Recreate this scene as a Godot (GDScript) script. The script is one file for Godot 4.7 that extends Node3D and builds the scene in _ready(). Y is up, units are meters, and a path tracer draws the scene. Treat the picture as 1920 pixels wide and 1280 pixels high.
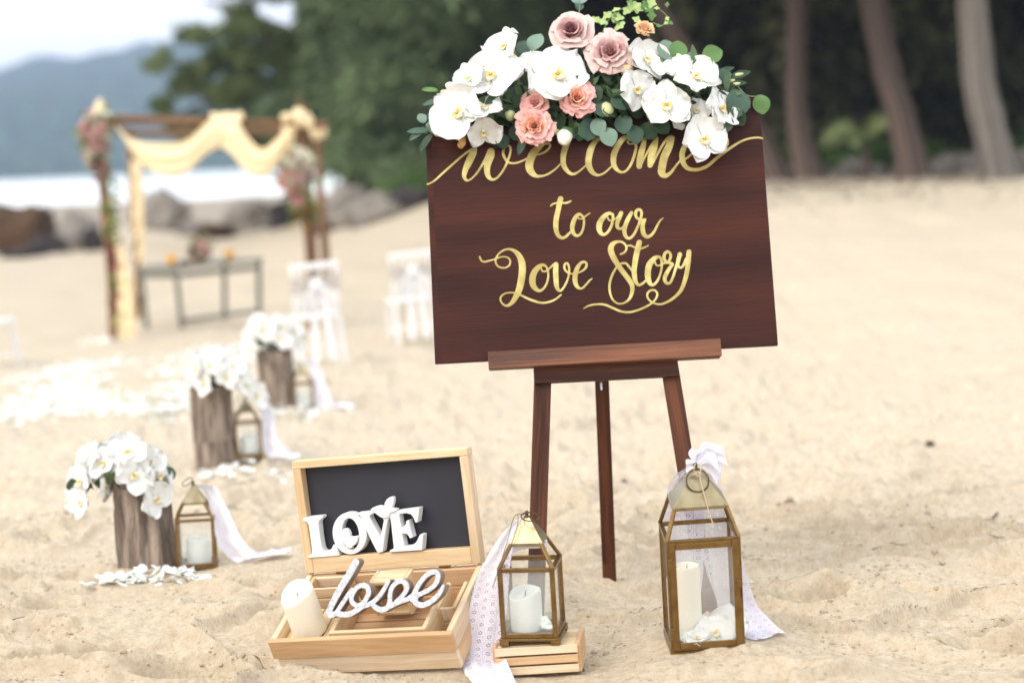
extends Node3D
# A welcome sign on an easel on a sandy beach, a wedding arch behind it. Units are metres, y is up, the camera looks along -z.

const SUN_DIR := Vector3(0.50, -0.66, -0.42)
var names := {}
var rng := RandomNumberGenerator.new()
var M := {}
var spots := []
var prints := []
var collars := []
var box_frame := Transform3D()
var noise_a := FastNoiseLite.new()
var noise_b := FastNoiseLite.new()
var noise_c := FastNoiseLite.new()


# ---------------------------------------------------------------- mesh collector
class MB:
	var v := PackedVector3Array()
	var n := PackedVector3Array()
	var t := PackedVector2Array()
	var c := PackedColorArray()
	var idx := PackedInt32Array()
	var col := Color.WHITE
	var colored := false

	func vert(p: Vector3, nn: Vector3, uv := Vector2.ZERO) -> int:
		v.append(p)
		n.append(nn)
		t.append(uv)
		c.append(col)
		return v.size() - 1

	func face(pts: Array, out: Vector3, uvs: Array = []) -> void:
		var nn: Vector3 = (pts[2] - pts[0]).cross(pts[1] - pts[0])
		if nn.length_squared() < 1e-18:
			return
		nn = nn.normalized()
		var flip := nn.dot(out) < 0.0
		if flip:
			nn = -nn
		var first := v.size()
		for i in pts.size():
			vert(pts[i], nn, uvs[i] if uvs.size() else Vector2(pts[i].x, pts[i].y))
		for i in range(1, pts.size() - 1):
			idx.append(first)
			if flip:
				idx.append(first + i + 1)
				idx.append(first + i)
			else:
				idx.append(first + i)
				idx.append(first + i + 1)

	func box(xf: Transform3D, size: Vector3, bevel := 0.0015, off := Vector2.ZERO) -> void:
		var h := size * 0.5
		bevel = minf(bevel, 0.45 * minf(h.x, minf(h.y, h.z)))
		var la := size.max_axis_index()
		var a1 := (la + 1) % 3
		var a2 := (la + 2) % 3
		for ax in 3:
			for s in [-1.0, 1.0]:
				var b := (ax + 1) % 3
				var d := (ax + 2) % 3
				var pts := []
				for k in [[-1, -1], [1, -1], [1, 1], [-1, 1]]:
					var p := Vector3()
					p[ax] = h[ax] * s
					p[b] = (h[b] - bevel) * k[0]
					p[d] = (h[d] - bevel) * k[1]
					pts.append(p)
				put_box_face(xf, pts, ax, la, a1, a2, off)
		for ax in 3:
			var b := (ax + 1) % 3
			var d := (ax + 2) % 3
			for sb in [-1.0, 1.0]:
				for sd in [-1.0, 1.0]:
					var pts := []
					for k in [[-1, 0], [1, 0], [1, 1], [-1, 1]]:
						var p := Vector3()
						p[ax] = (h[ax] - bevel) * k[0]
						p[b] = (h[b] if k[1] == 0 else h[b] - bevel) * sb
						p[d] = (h[d] - bevel if k[1] == 0 else h[d]) * sd
						pts.append(p)
					put_box_face(xf, pts, b, la, a1, a2, off)
		for sx in [-1.0, 1.0]:
			for sy in [-1.0, 1.0]:
				for sz in [-1.0, 1.0]:
					var s := Vector3(sx, sy, sz)
					put_box_face(xf, [Vector3(h.x, h.y - bevel, h.z - bevel) * s, Vector3(h.x - bevel, h.y, h.z - bevel) * s, Vector3(h.x - bevel, h.y - bevel, h.z) * s], 0, la, a1, a2, off)

	func put_box_face(xf: Transform3D, pts: Array, ax: int, la: int, a1: int, a2: int, off: Vector2) -> void:
		var uvs := []
		var w := []
		var mid := Vector3()
		for p in pts:
			mid += p
			if ax == la:
				uvs.append(off + Vector2(p[a1] * 0.12, p[a2]))
			else:
				uvs.append(off + Vector2(p[la], p[a2 if ax == a1 else a1]))
			w.append(xf * p)
		face(w, xf.basis * mid, uvs)

	func grid(nu: int, nv: int, f: Callable, closed := false) -> void:
		# f(u, v) -> Vector3 with u and v in 0..1
		var p := PackedVector3Array()
		for i in nu + 1:
			for j in nv + 1:
				p.append(f.call(float(i) / nu, float(j) / nv))
		var first := v.size()
		var row := nv + 1
		for i in nu + 1:
			for j in nv + 1:
				var i0 := maxi(i - 1, 0)
				var i1 := mini(i + 1, nu)
				var j0 := j - 1
				var j1 := j + 1
				if closed:
					j0 = nv - 1 if j == 0 else j - 1
					j1 = 1 if j == nv else j + 1
				else:
					j0 = maxi(j0, 0)
					j1 = mini(j1, nv)
				var du := p[i1 * row + j] - p[i0 * row + j]
				var dv := p[i * row + j1] - p[i * row + j0]
				var nn := du.cross(dv)
				if nn.length_squared() < 1e-16:
					var ii := 1 if i == 0 else nu - 1
					du = p[mini(ii + 1, nu) * row + j] - p[maxi(ii - 1, 0) * row + j]
					dv = p[ii * row + j1] - p[ii * row + j0]
					nn = du.cross(dv)
				vert(p[i * row + j], nn.normalized() if nn.length_squared() > 1e-18 else Vector3.UP, Vector2(float(j) / nv, float(i) / nu))
		for i in nu:
			for j in nv:
				var a := first + i * row + j
				for k in [a, a + 1, a + row, a + row, a + 1, a + row + 1]:
					idx.append(k)

	func tube(pts: Array, radii: Array, sides := 10, wob = null, uvs := 1.0, capped := true) -> void:
		var fr := []
		var nrm := Vector3.UP.cross(pts[1] - pts[0])
		if nrm.length() < 0.05 * (pts[1] - pts[0]).length():
			nrm = Vector3.RIGHT
		nrm = nrm.normalized()
		for i in pts.size():
			var tan: Vector3 = (pts[mini(i + 1, pts.size() - 1)] - pts[maxi(i - 1, 0)]).normalized()
			nrm = (nrm - tan * nrm.dot(tan)).normalized()
			fr.append([nrm, tan.cross(nrm)])
		var m := pts.size() - 1
		var first := v.size()
		grid(m, sides, func(u: float, w: float) -> Vector3:
			var i := int(round(u * m))
			var a := w * TAU
			var r: float = radii[i]
			if wob != null:
				r *= wob.call(u, w)
			return pts[i] + (fr[i][0] * cos(a) - fr[i][1] * sin(a)) * r, true)
		var run := 0.0
		for i in m + 1:
			if i:
				run += (pts[i] - pts[i - 1]).length()
			for j in sides + 1:
				t[first + i * (sides + 1) + j] = Vector2(run * uvs, float(j) / sides)
		if capped:
			for e in [0, m]:
				var ring := []
				var uv2 := []
				for j in sides:
					ring.append(v[first + e * (sides + 1) + j])
					uv2.append(Vector2(cos(j * TAU / sides), sin(j * TAU / sides)) * 0.05)
				face(ring, (pts[e] - pts[1 if e == 0 else m - 1]), uv2)

	func lathe(prof: Array, sides := 24, xf := Transform3D(), wob = null) -> void:
		var m := prof.size() - 1
		grid(m, sides, func(u: float, w: float) -> Vector3:
			var q: Vector2 = prof[int(round(u * m))]
			var a := w * TAU
			var p := Vector3(q.x * cos(a), q.y, q.x * sin(a))
			if wob != null:
				p = wob.call(p, u, w)
			return xf * p, true)

	func mesh() -> ArrayMesh:
		var a := []
		a.resize(Mesh.ARRAY_MAX)
		a[Mesh.ARRAY_VERTEX] = v
		a[Mesh.ARRAY_NORMAL] = n
		a[Mesh.ARRAY_TEX_UV] = t
		if colored:
			a[Mesh.ARRAY_COLOR] = c
		a[Mesh.ARRAY_INDEX] = idx
		var m := ArrayMesh.new()
		m.add_surface_from_arrays(Mesh.PRIMITIVE_TRIANGLES, a)
		return m


# ---------------------------------------------------------------- distance-field outlines turned into thick, rounded shapes
class Outline:
	var cell: float
	var org: Vector2
	var nx: int
	var ny: int
	var sd := PackedFloat32Array()

	func _init(lo: Vector2, hi: Vector2, c: float) -> void:
		cell = c
		org = lo - Vector2(3, 3) * c
		nx = int((hi.x - lo.x) / c) + 8
		ny = int((hi.y - lo.y) / c) + 8
		sd.resize(nx * ny)
		sd.fill(1.0)

	func disc(p: Vector2, r: float) -> void:
		var q := (p - org) / cell
		var k := r / cell + 2.5
		for j in range(maxi(0, int(q.y - k)), mini(ny - 1, int(q.y + k) + 1) + 1):
			for i in range(maxi(0, int(q.x - k)), mini(nx - 1, int(q.x + k) + 1) + 1):
				var d := Vector2(i - q.x, j - q.y).length() * cell - r
				if d < sd[j * nx + i]:
					sd[j * nx + i] = d

	func stroke(a: PackedFloat32Array) -> void:
		var m := a.size() / 3
		for s in m - 1:
			var i0 := maxi(s - 1, 0) * 3
			var i1 := s * 3
			var i2 := (s + 1) * 3
			var i3 := mini(s + 2, m - 1) * 3
			var p0 := Vector3(a[i0], a[i0 + 1], a[i0 + 2])
			var p1 := Vector3(a[i1], a[i1 + 1], a[i1 + 2])
			var p2 := Vector3(a[i2], a[i2 + 1], a[i2 + 2])
			var p3 := Vector3(a[i3], a[i3 + 1], a[i3 + 2])
			var steps := maxi(2, int((p2 - p1).length() / (cell * 0.45)))
			for k in steps + 1:
				var q := p1.cubic_interpolate(p2, p0, p3, float(k) / steps)
				disc(Vector2(q.x, q.y), maxf(q.z, cell * 0.4) * 0.5)

	func polygon(p: PackedVector2Array, cut := false) -> void:
		for j in ny:
			for i in nx:
				var q := org + Vector2(i, j) * cell
				var d := 1e9
				for k in p.size():
					d = minf(d, q.distance_to(Geometry2D.get_closest_point_to_segment(q, p[k], p[(k + 1) % p.size()])))
				if Geometry2D.is_point_in_polygon(q, p):
					d = -d
				sd[j * nx + i] = maxf(sd[j * nx + i], -d) if cut else minf(sd[j * nx + i], d)

	func grad(i: int, j: int) -> Vector2:
		var g := Vector2(sd[j * nx + mini(i + 1, nx - 1)] - sd[j * nx + maxi(i - 1, 0)], sd[mini(j + 1, ny - 1) * nx + i] - sd[maxi(j - 1, 0) * nx + i])
		return g.normalized() if g.length_squared() > 1e-14 else Vector2.ZERO

	func build(mb: MB, z0: float, z1: float, bevel: float, xf := Transform3D(), back := false) -> void:
		var cs := [[0, 0], [1, 0], [1, 1], [0, 1]]
		for j in ny - 1:
			for i in nx - 1:
				var s := [sd[j * nx + i], sd[j * nx + i + 1], sd[(j + 1) * nx + i + 1], sd[(j + 1) * nx + i]]
				if s[0] >= 0 and s[1] >= 0 and s[2] >= 0 and s[3] >= 0:
					continue
				var pts := []
				for k in 4:
					var k2 := (k + 1) % 4
					if s[k] < 0:
						pts.append([Vector2(i + cs[k][0], j + cs[k][1]), grad(i + cs[k][0], j + cs[k][1]), -s[k], false])
					if (s[k] < 0) != (s[k2] < 0):
						var f: float = s[k] / (s[k] - s[k2])
						var g := grad(i + cs[k][0], j + cs[k][1]).lerp(grad(i + cs[k2][0], j + cs[k2][1]), f).normalized()
						pts.append([Vector2(i + cs[k][0], j + cs[k][1]).lerp(Vector2(i + cs[k2][0], j + cs[k2][1]), f), g, 0.0, true])
				var first := mb.v.size()
				for p in pts:
					var q: Vector2 = org + p[0] * cell
					var e := clampf(1.0 - p[2] / bevel, 0.0, 1.0)
					var z := z1 - bevel * (1.0 - sqrt(maxf(0.0, 1.0 - e * e)))
					var sl := minf(e / sqrt(maxf(0.06, 1.0 - e * e)), 3.0)
					mb.vert(xf * Vector3(q.x, q.y, z), (xf.basis * Vector3(p[1].x * sl, p[1].y * sl, 1.0)).normalized(), q)
				for k in range(1, pts.size() - 1):
					mb.idx.append(first)
					mb.idx.append(first + k + 1)
					mb.idx.append(first + k)
				if back:
					first = mb.v.size()
					for p in pts:
						var q: Vector2 = org + p[0] * cell
						mb.vert(xf * Vector3(q.x, q.y, z0), xf.basis * Vector3(0, 0, -1), q)
					for k in range(1, pts.size() - 1):
						mb.idx.append(first)
						mb.idx.append(first + k)
						mb.idx.append(first + k + 1)
				for k in pts.size():
					var a: Array = pts[k]
					var b: Array = pts[(k + 1) % pts.size()]
					if a[3] and b[3]:
						var qa: Vector2 = org + a[0] * cell
						var qb: Vector2 = org + b[0] * cell
						first = mb.v.size()
						for w in [[qa, z0, a], [qb, z0, b], [qb, z1 - bevel, b], [qa, z1 - bevel, a]]:
							mb.vert(xf * Vector3(w[0].x, w[0].y, w[1]), (xf.basis * Vector3(w[2][1].x, w[2][1].y, 0)).normalized(), Vector2(w[0].x + w[0].y, w[1]))
						var nn: Vector3 = (mb.v[first + 2] - mb.v[first]).cross(mb.v[first + 1] - mb.v[first])
						var ok := nn.dot(mb.n[first]) > 0
						for w in ([0, 1, 2, 0, 2, 3] if ok else [0, 2, 1, 0, 3, 2]):
							mb.idx.append(first + w)


# ---------------------------------------------------------------- objects
func numbered(n: String) -> String:
	var k: int = names.get(n, 0)
	names[n] = k + 1
	return n if k == 0 else "%s_%03d" % [n, k]


func thing(called: String, label: String, category: String, at := Transform3D(), group := "") -> Node3D:
	var o := Node3D.new()
	o.name = numbered(called)
	add_child(o)
	o.transform = at
	return tag(o, label, category, group)


func tag(o: Node3D, label: String, category: String, group := "", kind := "") -> Node3D:
	if label:
		o.set_meta("label", label)
	if category:
		o.set_meta("category", category)
	if group:
		o.set_meta("group", group)
	if kind:
		o.set_meta("kind", kind)
	return o


func obj(called: String, mesh: Mesh, mat: Material, parent: Node3D = null, at := Transform3D()) -> MeshInstance3D:
	var o := MeshInstance3D.new()
	o.mesh = mesh
	o.material_override = mat
	if parent == null:
		o.name = numbered(called)
		add_child(o)
	else:
		o.name = called
		parent.add_child(o, true)
	o.transform = at
	return o


func put_box(called: String, parent: Node3D, at: Vector3, size: Vector3, mat: Material, basis := Basis(), bevel := 0.0015) -> MeshInstance3D:
	var mb := MB.new()
	mb.box(Transform3D(), size, bevel, Vector2(rng.randf_range(0.3, 0.7), rng.randf_range(0.2, 0.8)))
	return obj(called, mb.mesh(), mat, parent, Transform3D(basis, at))


func bar(called: String, parent: Node3D, a: Vector3, b: Vector3, w: float, d: float, mat: Material, face := Vector3.BACK, bevel := 0.0015) -> MeshInstance3D:
	# a straight bar from a to b; its width w lies across, its depth d along «face»
	var y := (b - a).normalized()
	var x := y.cross(face).normalized()
	var mb := MB.new()
	mb.box(Transform3D(), Vector3(w, (b - a).length(), d), bevel, Vector2(rng.randf_range(0.3, 0.7), rng.randf_range(0.2, 0.8)))
	return obj(called, mb.mesh(), mat, parent, Transform3D(Basis(x, y, x.cross(y)), (a + b) * 0.5))


func pose(yaw: float, pitch: float, roll: float, at: Vector3) -> Transform3D:
	return Transform3D(Basis(Vector3.UP, yaw) * Basis(Vector3.RIGHT, pitch) * Basis(Vector3.BACK, roll), at)


func curve(pts: Array, steps := 6) -> Array:
	var out := []
	for s in pts.size() - 1:
		var p0: Vector3 = pts[maxi(s - 1, 0)]
		var p3: Vector3 = pts[mini(s + 2, pts.size() - 1)]
		for k in steps:
			out.append((pts[s] as Vector3).cubic_interpolate(pts[s + 1], p0, p3, float(k) / steps))
	out.append(pts[-1])
	return out


# ---------------------------------------------------------------- materials
func noise(freq: float, seed_: int, octaves := 4, type := FastNoiseLite.TYPE_SIMPLEX_SMOOTH) -> FastNoiseLite:
	var f := FastNoiseLite.new()
	f.noise_type = type
	f.frequency = freq
	f.seed = seed_
	f.fractal_octaves = octaves
	f.fractal_type = FastNoiseLite.FRACTAL_FBM if octaves > 1 else FastNoiseLite.FRACTAL_NONE
	return f


func ramp(offs: Array, cols: Array) -> Gradient:
	var g := Gradient.new()
	g.offsets = PackedFloat32Array(offs)
	g.colors = PackedColorArray(cols)
	return g


func noise_tex(size: int, f: FastNoiseLite, g: Gradient = null, w := 0) -> NoiseTexture2D:
	var t := NoiseTexture2D.new()
	t.width = w if w else size
	t.height = size
	t.seamless = true
	t.noise = f
	t.generate_mipmaps = false
	if g:
		t.color_ramp = g
	return t


func mat(name_: String, col: Color, rough := 0.8, metal := 0.0, spec := 0.5) -> StandardMaterial3D:
	var m := StandardMaterial3D.new()
	m.resource_name = name_
	m.albedo_color = col
	m.roughness = rough
	m.metallic = metal
	m.metallic_specular = spec
	m.cull_mode = BaseMaterial3D.CULL_DISABLED
	return m


func srgb(r: float, g: float, b: float, a := 1.0) -> Color:
	return Color(r / 255.0, g / 255.0, b / 255.0, a)


func wood_tex(w: int, h: int, dark: Color, light: Color, bands: float, fine: float, seed_: int, knots := [], streaks := 0.55, bands_k := 0.6) -> ImageTexture:
	# u runs along the grain
	var f1 := noise(1.0, seed_, 3)
	var f2 := noise(1.0, seed_ + 1, 2)
	var f3 := noise(1.0, seed_ + 2, 2)
	var im := Image.create(w, h, false, Image.FORMAT_RGB8)
	for y in h:
		for x in w:
			var u := float(x) / w
			var q := float(y) / h
			var bend := f1.get_noise_2d(u * 1.1, q * 1.5) * 0.022
			var knot := 0.0
			for k in knots:
				var dd: float = Vector2((u - k.x) * 2.2, (q - k.y) * 5.0).length() / k.z
				bend += 0.03 * exp(-dd * dd) * signf(q - k.y)
				knot = maxf(knot, exp(-dd * dd * 2.2))
			var g := 0.5 + 0.5 * sin((q + bend) * bands * TAU + f2.get_noise_2d(u * 0.5, q * 6.0) * 3.0)
			var streak := 0.6 * f3.get_noise_2d(u * 3.0, (q + bend) * fine) + 0.4 * f3.get_noise_2d(u * 9.0 + 3.0, (q + bend) * fine * 2.3)
			var big := f2.get_noise_2d(u * 0.8 + 7.0, (q + bend) * 5.0)
			var k2 := clampf(0.5 + 0.14 * (g - 0.5) * streaks * 1.8 + streaks * streak + bands_k * big - 0.55 * knot, 0.0, 1.0)
			im.set_pixel(x, y, dark.lerp(light, k2))
	return ImageTexture.create_from_image(im)


func wood(name_: String, tex: Texture2D, tint := Color.WHITE, rough := 0.62, scale := Vector3(1, 1, 1), bump := 0.03) -> StandardMaterial3D:
	var m := mat(name_, tint, rough)
	m.albedo_texture = tex
	m.uv1_scale = scale
	if bump > 0.0:
		m.heightmap_enabled = true
		m.heightmap_texture = tex
		m.heightmap_scale = bump
	return m


func make_materials() -> void:
	# sand: fine grain in colour and relief, laid by world position
	var sand := mat("sand", srgb(255, 255, 255), 0.95, 0.0, 0.25)
	sand.albedo_texture = noise_tex(1024, noise(0.02, 3, 6), ramp([0.0, 0.36, 0.5, 0.64, 1.0], [srgb(194, 180, 160), srgb(205, 193, 174), srgb(211, 200, 182), srgb(216, 206, 190), srgb(225, 217, 203)]))
	sand.uv1_triplanar = true
	sand.uv1_world_triplanar = true
	sand.uv1_scale = Vector3.ONE * 1.1
	sand.heightmap_enabled = true
	sand.heightmap_texture = noise_tex(1024, noise(0.11, 9, 4))
	sand.heightmap_scale = 0.12
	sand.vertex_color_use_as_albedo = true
	sand.detail_enabled = true
	sand.detail_blend_mode = BaseMaterial3D.BLEND_MODE_MUL
	sand.detail_uv_layer = BaseMaterial3D.DETAIL_UV_1
	sand.detail_albedo = noise_tex(512, noise(0.12, 15, 3), ramp([0.0, 0.25, 0.45, 1.0], [srgb(186, 170, 150), srgb(236, 230, 222), srgb(252, 251, 249), srgb(255, 255, 255)]))
	M.sand = sand
	M.clod = mat("damp_sand", srgb(180, 164, 142), 0.95, 0.0, 0.2)

	var pine := wood_tex(768, 384, srgb(200, 170, 132), srgb(234, 214, 186), 9.0, 60.0, 11, [Vector3(0.36, 0.33, 0.035), Vector3(0.62, 0.68, 0.045), Vector3(0.5, 0.5, 0.03)], 0.55, 0.7)
	M.pine = wood("pine", pine, srgb(255, 255, 255), 0.6)
	M.pine_b = wood("pine_pale", pine, srgb(255, 250, 236), 0.6)
	M.pine_c = wood("pine_warm", pine, srgb(246, 230, 212), 0.6)
	M.board = wood("stained_board", wood_tex(1024, 768, srgb(36, 14, 9), srgb(86, 43, 30), 2.0, 110.0, 21, [Vector3(0.66, 0.11, 0.14), Vector3(0.62, 0.62, 0.06)], 0.28, 0.34), Color.WHITE, 0.5, Vector3(0.95, 1.25, 1), 0.012)
	var brown := wood_tex(512, 512, srgb(54, 29, 18), srgb(116, 71, 47), 10.0, 70.0, 31, [], 0.45)
	M.easel = wood("easel_wood", brown, Color.WHITE, 0.45, Vector3(1, 2, 1))
	M.board.metallic_specular = 0.3
	M.easel.metallic_specular = 0.3
	M.ledge = wood("ledge_wood", brown, srgb(255, 246, 228).lightened(0.2), 0.5, Vector3(1, 2, 1))
	M.ledge.albedo_color = Color(1.22, 1.2, 1.1)
	M.stump = wood("weathered_wood", wood_tex(512, 512, srgb(84, 72, 62), srgb(176, 158, 142), 12.0, 55.0, 41), Color.WHITE, 0.9, Vector3(2.0, 1.0, 1), 0.6)
	M.bark = wood("grey_bark", wood_tex(512, 512, srgb(66, 62, 58), srgb(150, 142, 132), 9.0, 30.0, 47), Color.WHITE, 0.95, Vector3(0.35, 2.0, 1), 2.0)
	M.bark_brown = wood("brown_bark", wood_tex(256, 256, srgb(46, 38, 34), srgb(120, 102, 92), 9.0, 30.0, 48), Color.WHITE, 0.95, Vector3(0.35, 2.0, 1), 2.0)
	M.pole = wood("arch_pole", wood_tex(256, 256, srgb(84, 58, 40), srgb(164, 124, 86), 6.0, 30.0, 53), Color.WHITE, 0.8, Vector3(1, 1, 1))

	M.gold = mat("gold_paint", srgb(214, 198, 128), 0.38, 0.45)
	M.gold.albedo_texture = noise_tex(256, noise(0.012, 66, 4), ramp([0.25, 0.75], [srgb(214, 206, 190), srgb(255, 255, 255)]))
	M.gold.uv1_scale = Vector3(4, 4, 4)
	M.chalk = mat("chalkboard", srgb(44, 44, 52), 0.7)
	M.chalk.albedo_texture = noise_tex(512, noise(0.008, 5, 5), ramp([0.0, 1.0], [srgb(225, 225, 230), srgb(255, 255, 255)]))
	M.white_paint = mat("white_painted_wood", srgb(233, 234, 234), 0.5)
	M.grey_paint = mat("whitewashed_wood", srgb(255, 255, 255), 0.75)
	M.grey_paint.albedo_texture = noise_tex(256, noise(0.03, 8, 4), ramp([0.0, 0.4, 0.62, 1.0], [srgb(170, 174, 182), srgb(196, 199, 206), srgb(213, 215, 222), srgb(232, 234, 238)]))
	M.grey_paint.uv1_scale = Vector3(9, 9, 9)
	M.raw_edge = mat("raw_wood_edge", srgb(158, 138, 122), 0.8)
	M.raw_edge.albedo_texture = noise_tex(256, noise(0.05, 88, 3), ramp([0.0, 1.0], [srgb(205, 195, 188), srgb(255, 255, 255)]))
	M.wax = mat("ivory_wax", srgb(247, 240, 221), 0.5)
	M.wax.subsurf_scatter_enabled = true
	M.wax.subsurf_scatter_strength = 0.35
	M.wax_cool = mat("white_wax", srgb(233, 238, 232), 0.5)
	M.wax_cool.subsurf_scatter_enabled = true
	M.wax_cool.subsurf_scatter_strength = 0.3
	M.wick = mat("wick", srgb(40, 36, 32), 0.9)
	M.brass = mat("antique_brass", srgb(150, 122, 78), 0.36, 0.92)
	M.brass.roughness_texture = noise_tex(256, noise(0.03, 61, 4), ramp([0.0, 1.0], [Color(0.6, 0.6, 0.6), Color(1, 1, 1)]))
	M.brass.roughness = 0.42
	M.brass.albedo_texture = noise_tex(256, noise(0.02, 62, 4), ramp([0.0, 0.4, 1.0], [srgb(205, 192, 176), srgb(238, 232, 224), srgb(255, 255, 255)]))
	M.brass.uv1_scale = Vector3(3, 3, 3)
	M.brass_cap = M.brass.duplicate()
	M.brass_cap.resource_name = "sky_lit_brass"
	M.brass_cap.albedo_color = srgb(176, 166, 136)  # paler copy of the brass: sky reflection on the caps put into colour
	M.brass_dark = mat("tarnished_brass", srgb(92, 76, 52), 0.45, 0.85)
	M.steel = mat("zinc_bolt", srgb(190, 192, 200), 0.3, 1.0)
	M.glass = mat("glass", Color(0.93, 0.96, 0.96, 0.09), 0.02)
	M.glass.transparency = BaseMaterial3D.TRANSPARENCY_ALPHA
	M.twine = mat("jute_twine", srgb(196, 176, 148), 0.9)
	M.wire = mat("grey_wire", srgb(110, 100, 90), 0.6, 0.3)

	var petal := mat("orchid_petal", srgb(243, 243, 240), 0.55, 0.0, 0.3)
	petal.albedo_texture = petal_tex()
	petal.backlight_enabled = true
	petal.backlight = Color(0.35, 0.35, 0.35)
	M.petal = petal
	M.petal_fallen = mat("fallen_petal", srgb(246, 249, 246), 0.6)
	M.petal_fallen.backlight_enabled = true
	M.petal_fallen.backlight = Color(0.25, 0.25, 0.25)
	M.lip = mat("orchid_lip", Color.WHITE, 0.5)
	M.lip.vertex_color_use_as_albedo = true
	for r in [["mauve", 202, 160, 156], ["mauve_deep", 160, 104, 116], ["mauve_pale", 226, 197, 190], ["pink", 246, 190, 182], ["peach", 248, 188, 162], ["apricot", 244, 204, 160], ["cream", 246, 244, 228], ["ochre", 214, 170, 104], ["bud_green", 208, 214, 160]]:
		var m := mat("rose_" + r[0], srgb(r[1], r[2], r[3]), 0.65, 0.0, 0.3)
		m.backlight_enabled = true
		m.backlight = Color(0.25, 0.25, 0.25)
		M[r[0]] = m
	for r in [["euca", 122, 148, 132], ["euca_dark", 72, 98, 82], ["leaf", 92, 128, 70], ["ivy", 168, 190, 122], ["dark_leaf", 46, 70, 48], ["stem", 128, 140, 96], ["twig", 112, 82, 62]]:
		var m := mat("leaf_" + r[0], srgb(r[1], r[2], r[3]), 0.55, 0.0, 0.4)
		m.backlight_enabled = true
		m.backlight = Color(0.2, 0.2, 0.2)
		M[r[0]] = m
	M.leaf_any = mat("mixed_leaves", Color.WHITE, 0.55, 0.0, 0.4)
	M.leaf_any.vertex_color_use_as_albedo = true
	M.leaf_any.backlight_enabled = true
	M.leaf_any.backlight = Color(0.25, 0.25, 0.25)
	M.blossom_any = mat("mixed_blossoms", Color.WHITE, 0.65, 0.0, 0.3)
	M.blossom_any.vertex_color_use_as_albedo = true

	M.lace = mat("white_lace", srgb(238, 234, 248), 0.8, 0.0, 0.2)
	M.lace.albedo_texture = lace_tex()
	M.lace.transparency = BaseMaterial3D.TRANSPARENCY_ALPHA_SCISSOR
	M.lace.alpha_scissor_threshold = 0.5
	M.lace.backlight_enabled = true
	M.lace.backlight = Color(0.5, 0.5, 0.5)
	M.tulle = mat("white_tulle", srgb(240, 238, 250), 0.8, 0.0, 0.2)
	M.tulle.backlight_enabled = true
	M.tulle.backlight = Color(0.6, 0.6, 0.6)
	M.drape = mat("cream_chiffon", srgb(250, 229, 188), 0.8, 0.0, 0.2)
	M.drape.backlight_enabled = true
	M.drape.backlight = Color(0.6, 0.58, 0.5)
	M.chair_cloth = mat("white_chair_cloth", srgb(240, 240, 242), 0.8, 0.0, 0.2)
	M.chair_cloth.backlight_enabled = true
	M.chair_cloth.backlight = Color(0.5, 0.5, 0.5)
	M.sash = mat("taupe_sash", srgb(206, 198, 190), 0.8)
	M.white_chair = mat("white_chair_paint", srgb(238, 238, 238), 0.45)
	M.table = mat("dark_table", srgb(118, 118, 110), 0.6)
	M.orange_glass = mat("amber_glass", srgb(240, 178, 84), 0.3)
	M.dark_dish = mat("dark_dish", srgb(60, 52, 56), 0.5)

	M.foliage = mat("foliage", Color.WHITE, 0.7, 0.0, 0.3)
	M.foliage.vertex_color_use_as_albedo = true
	M.foliage.backlight_enabled = true
	M.foliage.backlight = Color(0.3, 0.3, 0.3)
	M.rock = mat("rock", Color.WHITE, 0.9, 0.0, 0.3)
	M.rock.albedo_texture = noise_tex(512, noise(0.02, 71, 5), ramp([0.0, 0.4, 0.6, 1.0], [srgb(96, 88, 80), srgb(140, 132, 124), srgb(170, 163, 155), srgb(205, 198, 190)]))
	M.rock.uv1_triplanar = true
	M.rock.uv1_scale = Vector3.ONE * 0.8
	M.rock.heightmap_enabled = true
	M.rock.heightmap_texture = noise_tex(512, noise(0.03, 72, 5))
	M.rock.heightmap_scale = 4.0
	M.rock_brown = M.rock.duplicate()
	M.rock_brown.resource_name = "brown_rock"
	M.rock_brown.albedo_color = srgb(150, 124, 100)
	M.rock_dark = M.rock.duplicate()
	M.rock_dark.resource_name = "dark_rock"
	M.rock_dark.albedo_color = srgb(132, 128, 136)
	M.hill = mat("forested_hill", srgb(70, 100, 62), 0.95, 0.0, 0.1)
	M.hill.albedo_texture = noise_tex(512, noise(0.03, 75, 5), ramp([0.3, 0.7], [srgb(70, 84, 70), srgb(255, 255, 255)]))
	M.hill.uv1_triplanar = true
	M.hill.uv1_world_triplanar = true
	M.hill.uv1_scale = Vector3.ONE * 0.006
	M.sea = mat("sea", srgb(232, 238, 240), 0.5, 0.0, 0.6)  # near-white albedo stands in for sky glare on the water
	M.sea.heightmap_enabled = true
	M.sea.heightmap_texture = noise_tex(512, noise(0.03, 81, 4))
	M.sea.heightmap_scale = 12.0
	M.sea.uv1_triplanar = true
	M.sea.uv1_world_triplanar = true
	M.sea.uv1_scale = Vector3.ONE * 0.12
	M.glare_strip = mat("sea_glare", srgb(244, 247, 248), 0.9)  # white that paints the reflected sky along the near water
	M.forest_floor = mat("forest_floor", srgb(58, 52, 42), 0.95)
	M.driftwood = mat("driftwood", srgb(70, 58, 50), 0.9)


func petal_tex() -> ImageTexture:
	# faint veins running from the base of a petal to its tip
	var f := noise(1.0, 91, 2)
	var im := Image.create(128, 128, false, Image.FORMAT_RGB8)
	for y in 128:
		for x in 128:
			var a := f.get_noise_2d(x * 0.22, y * 0.015) * 0.5 + f.get_noise_2d(x * 0.03 + 40.0, y * 0.03) * 0.35
			var k := clampf(0.975 + a * 0.06, 0.0, 1.0)
			im.set_pixel(x, y, Color(k, k, k * 0.995))
	return ImageTexture.create_from_image(im)


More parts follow.
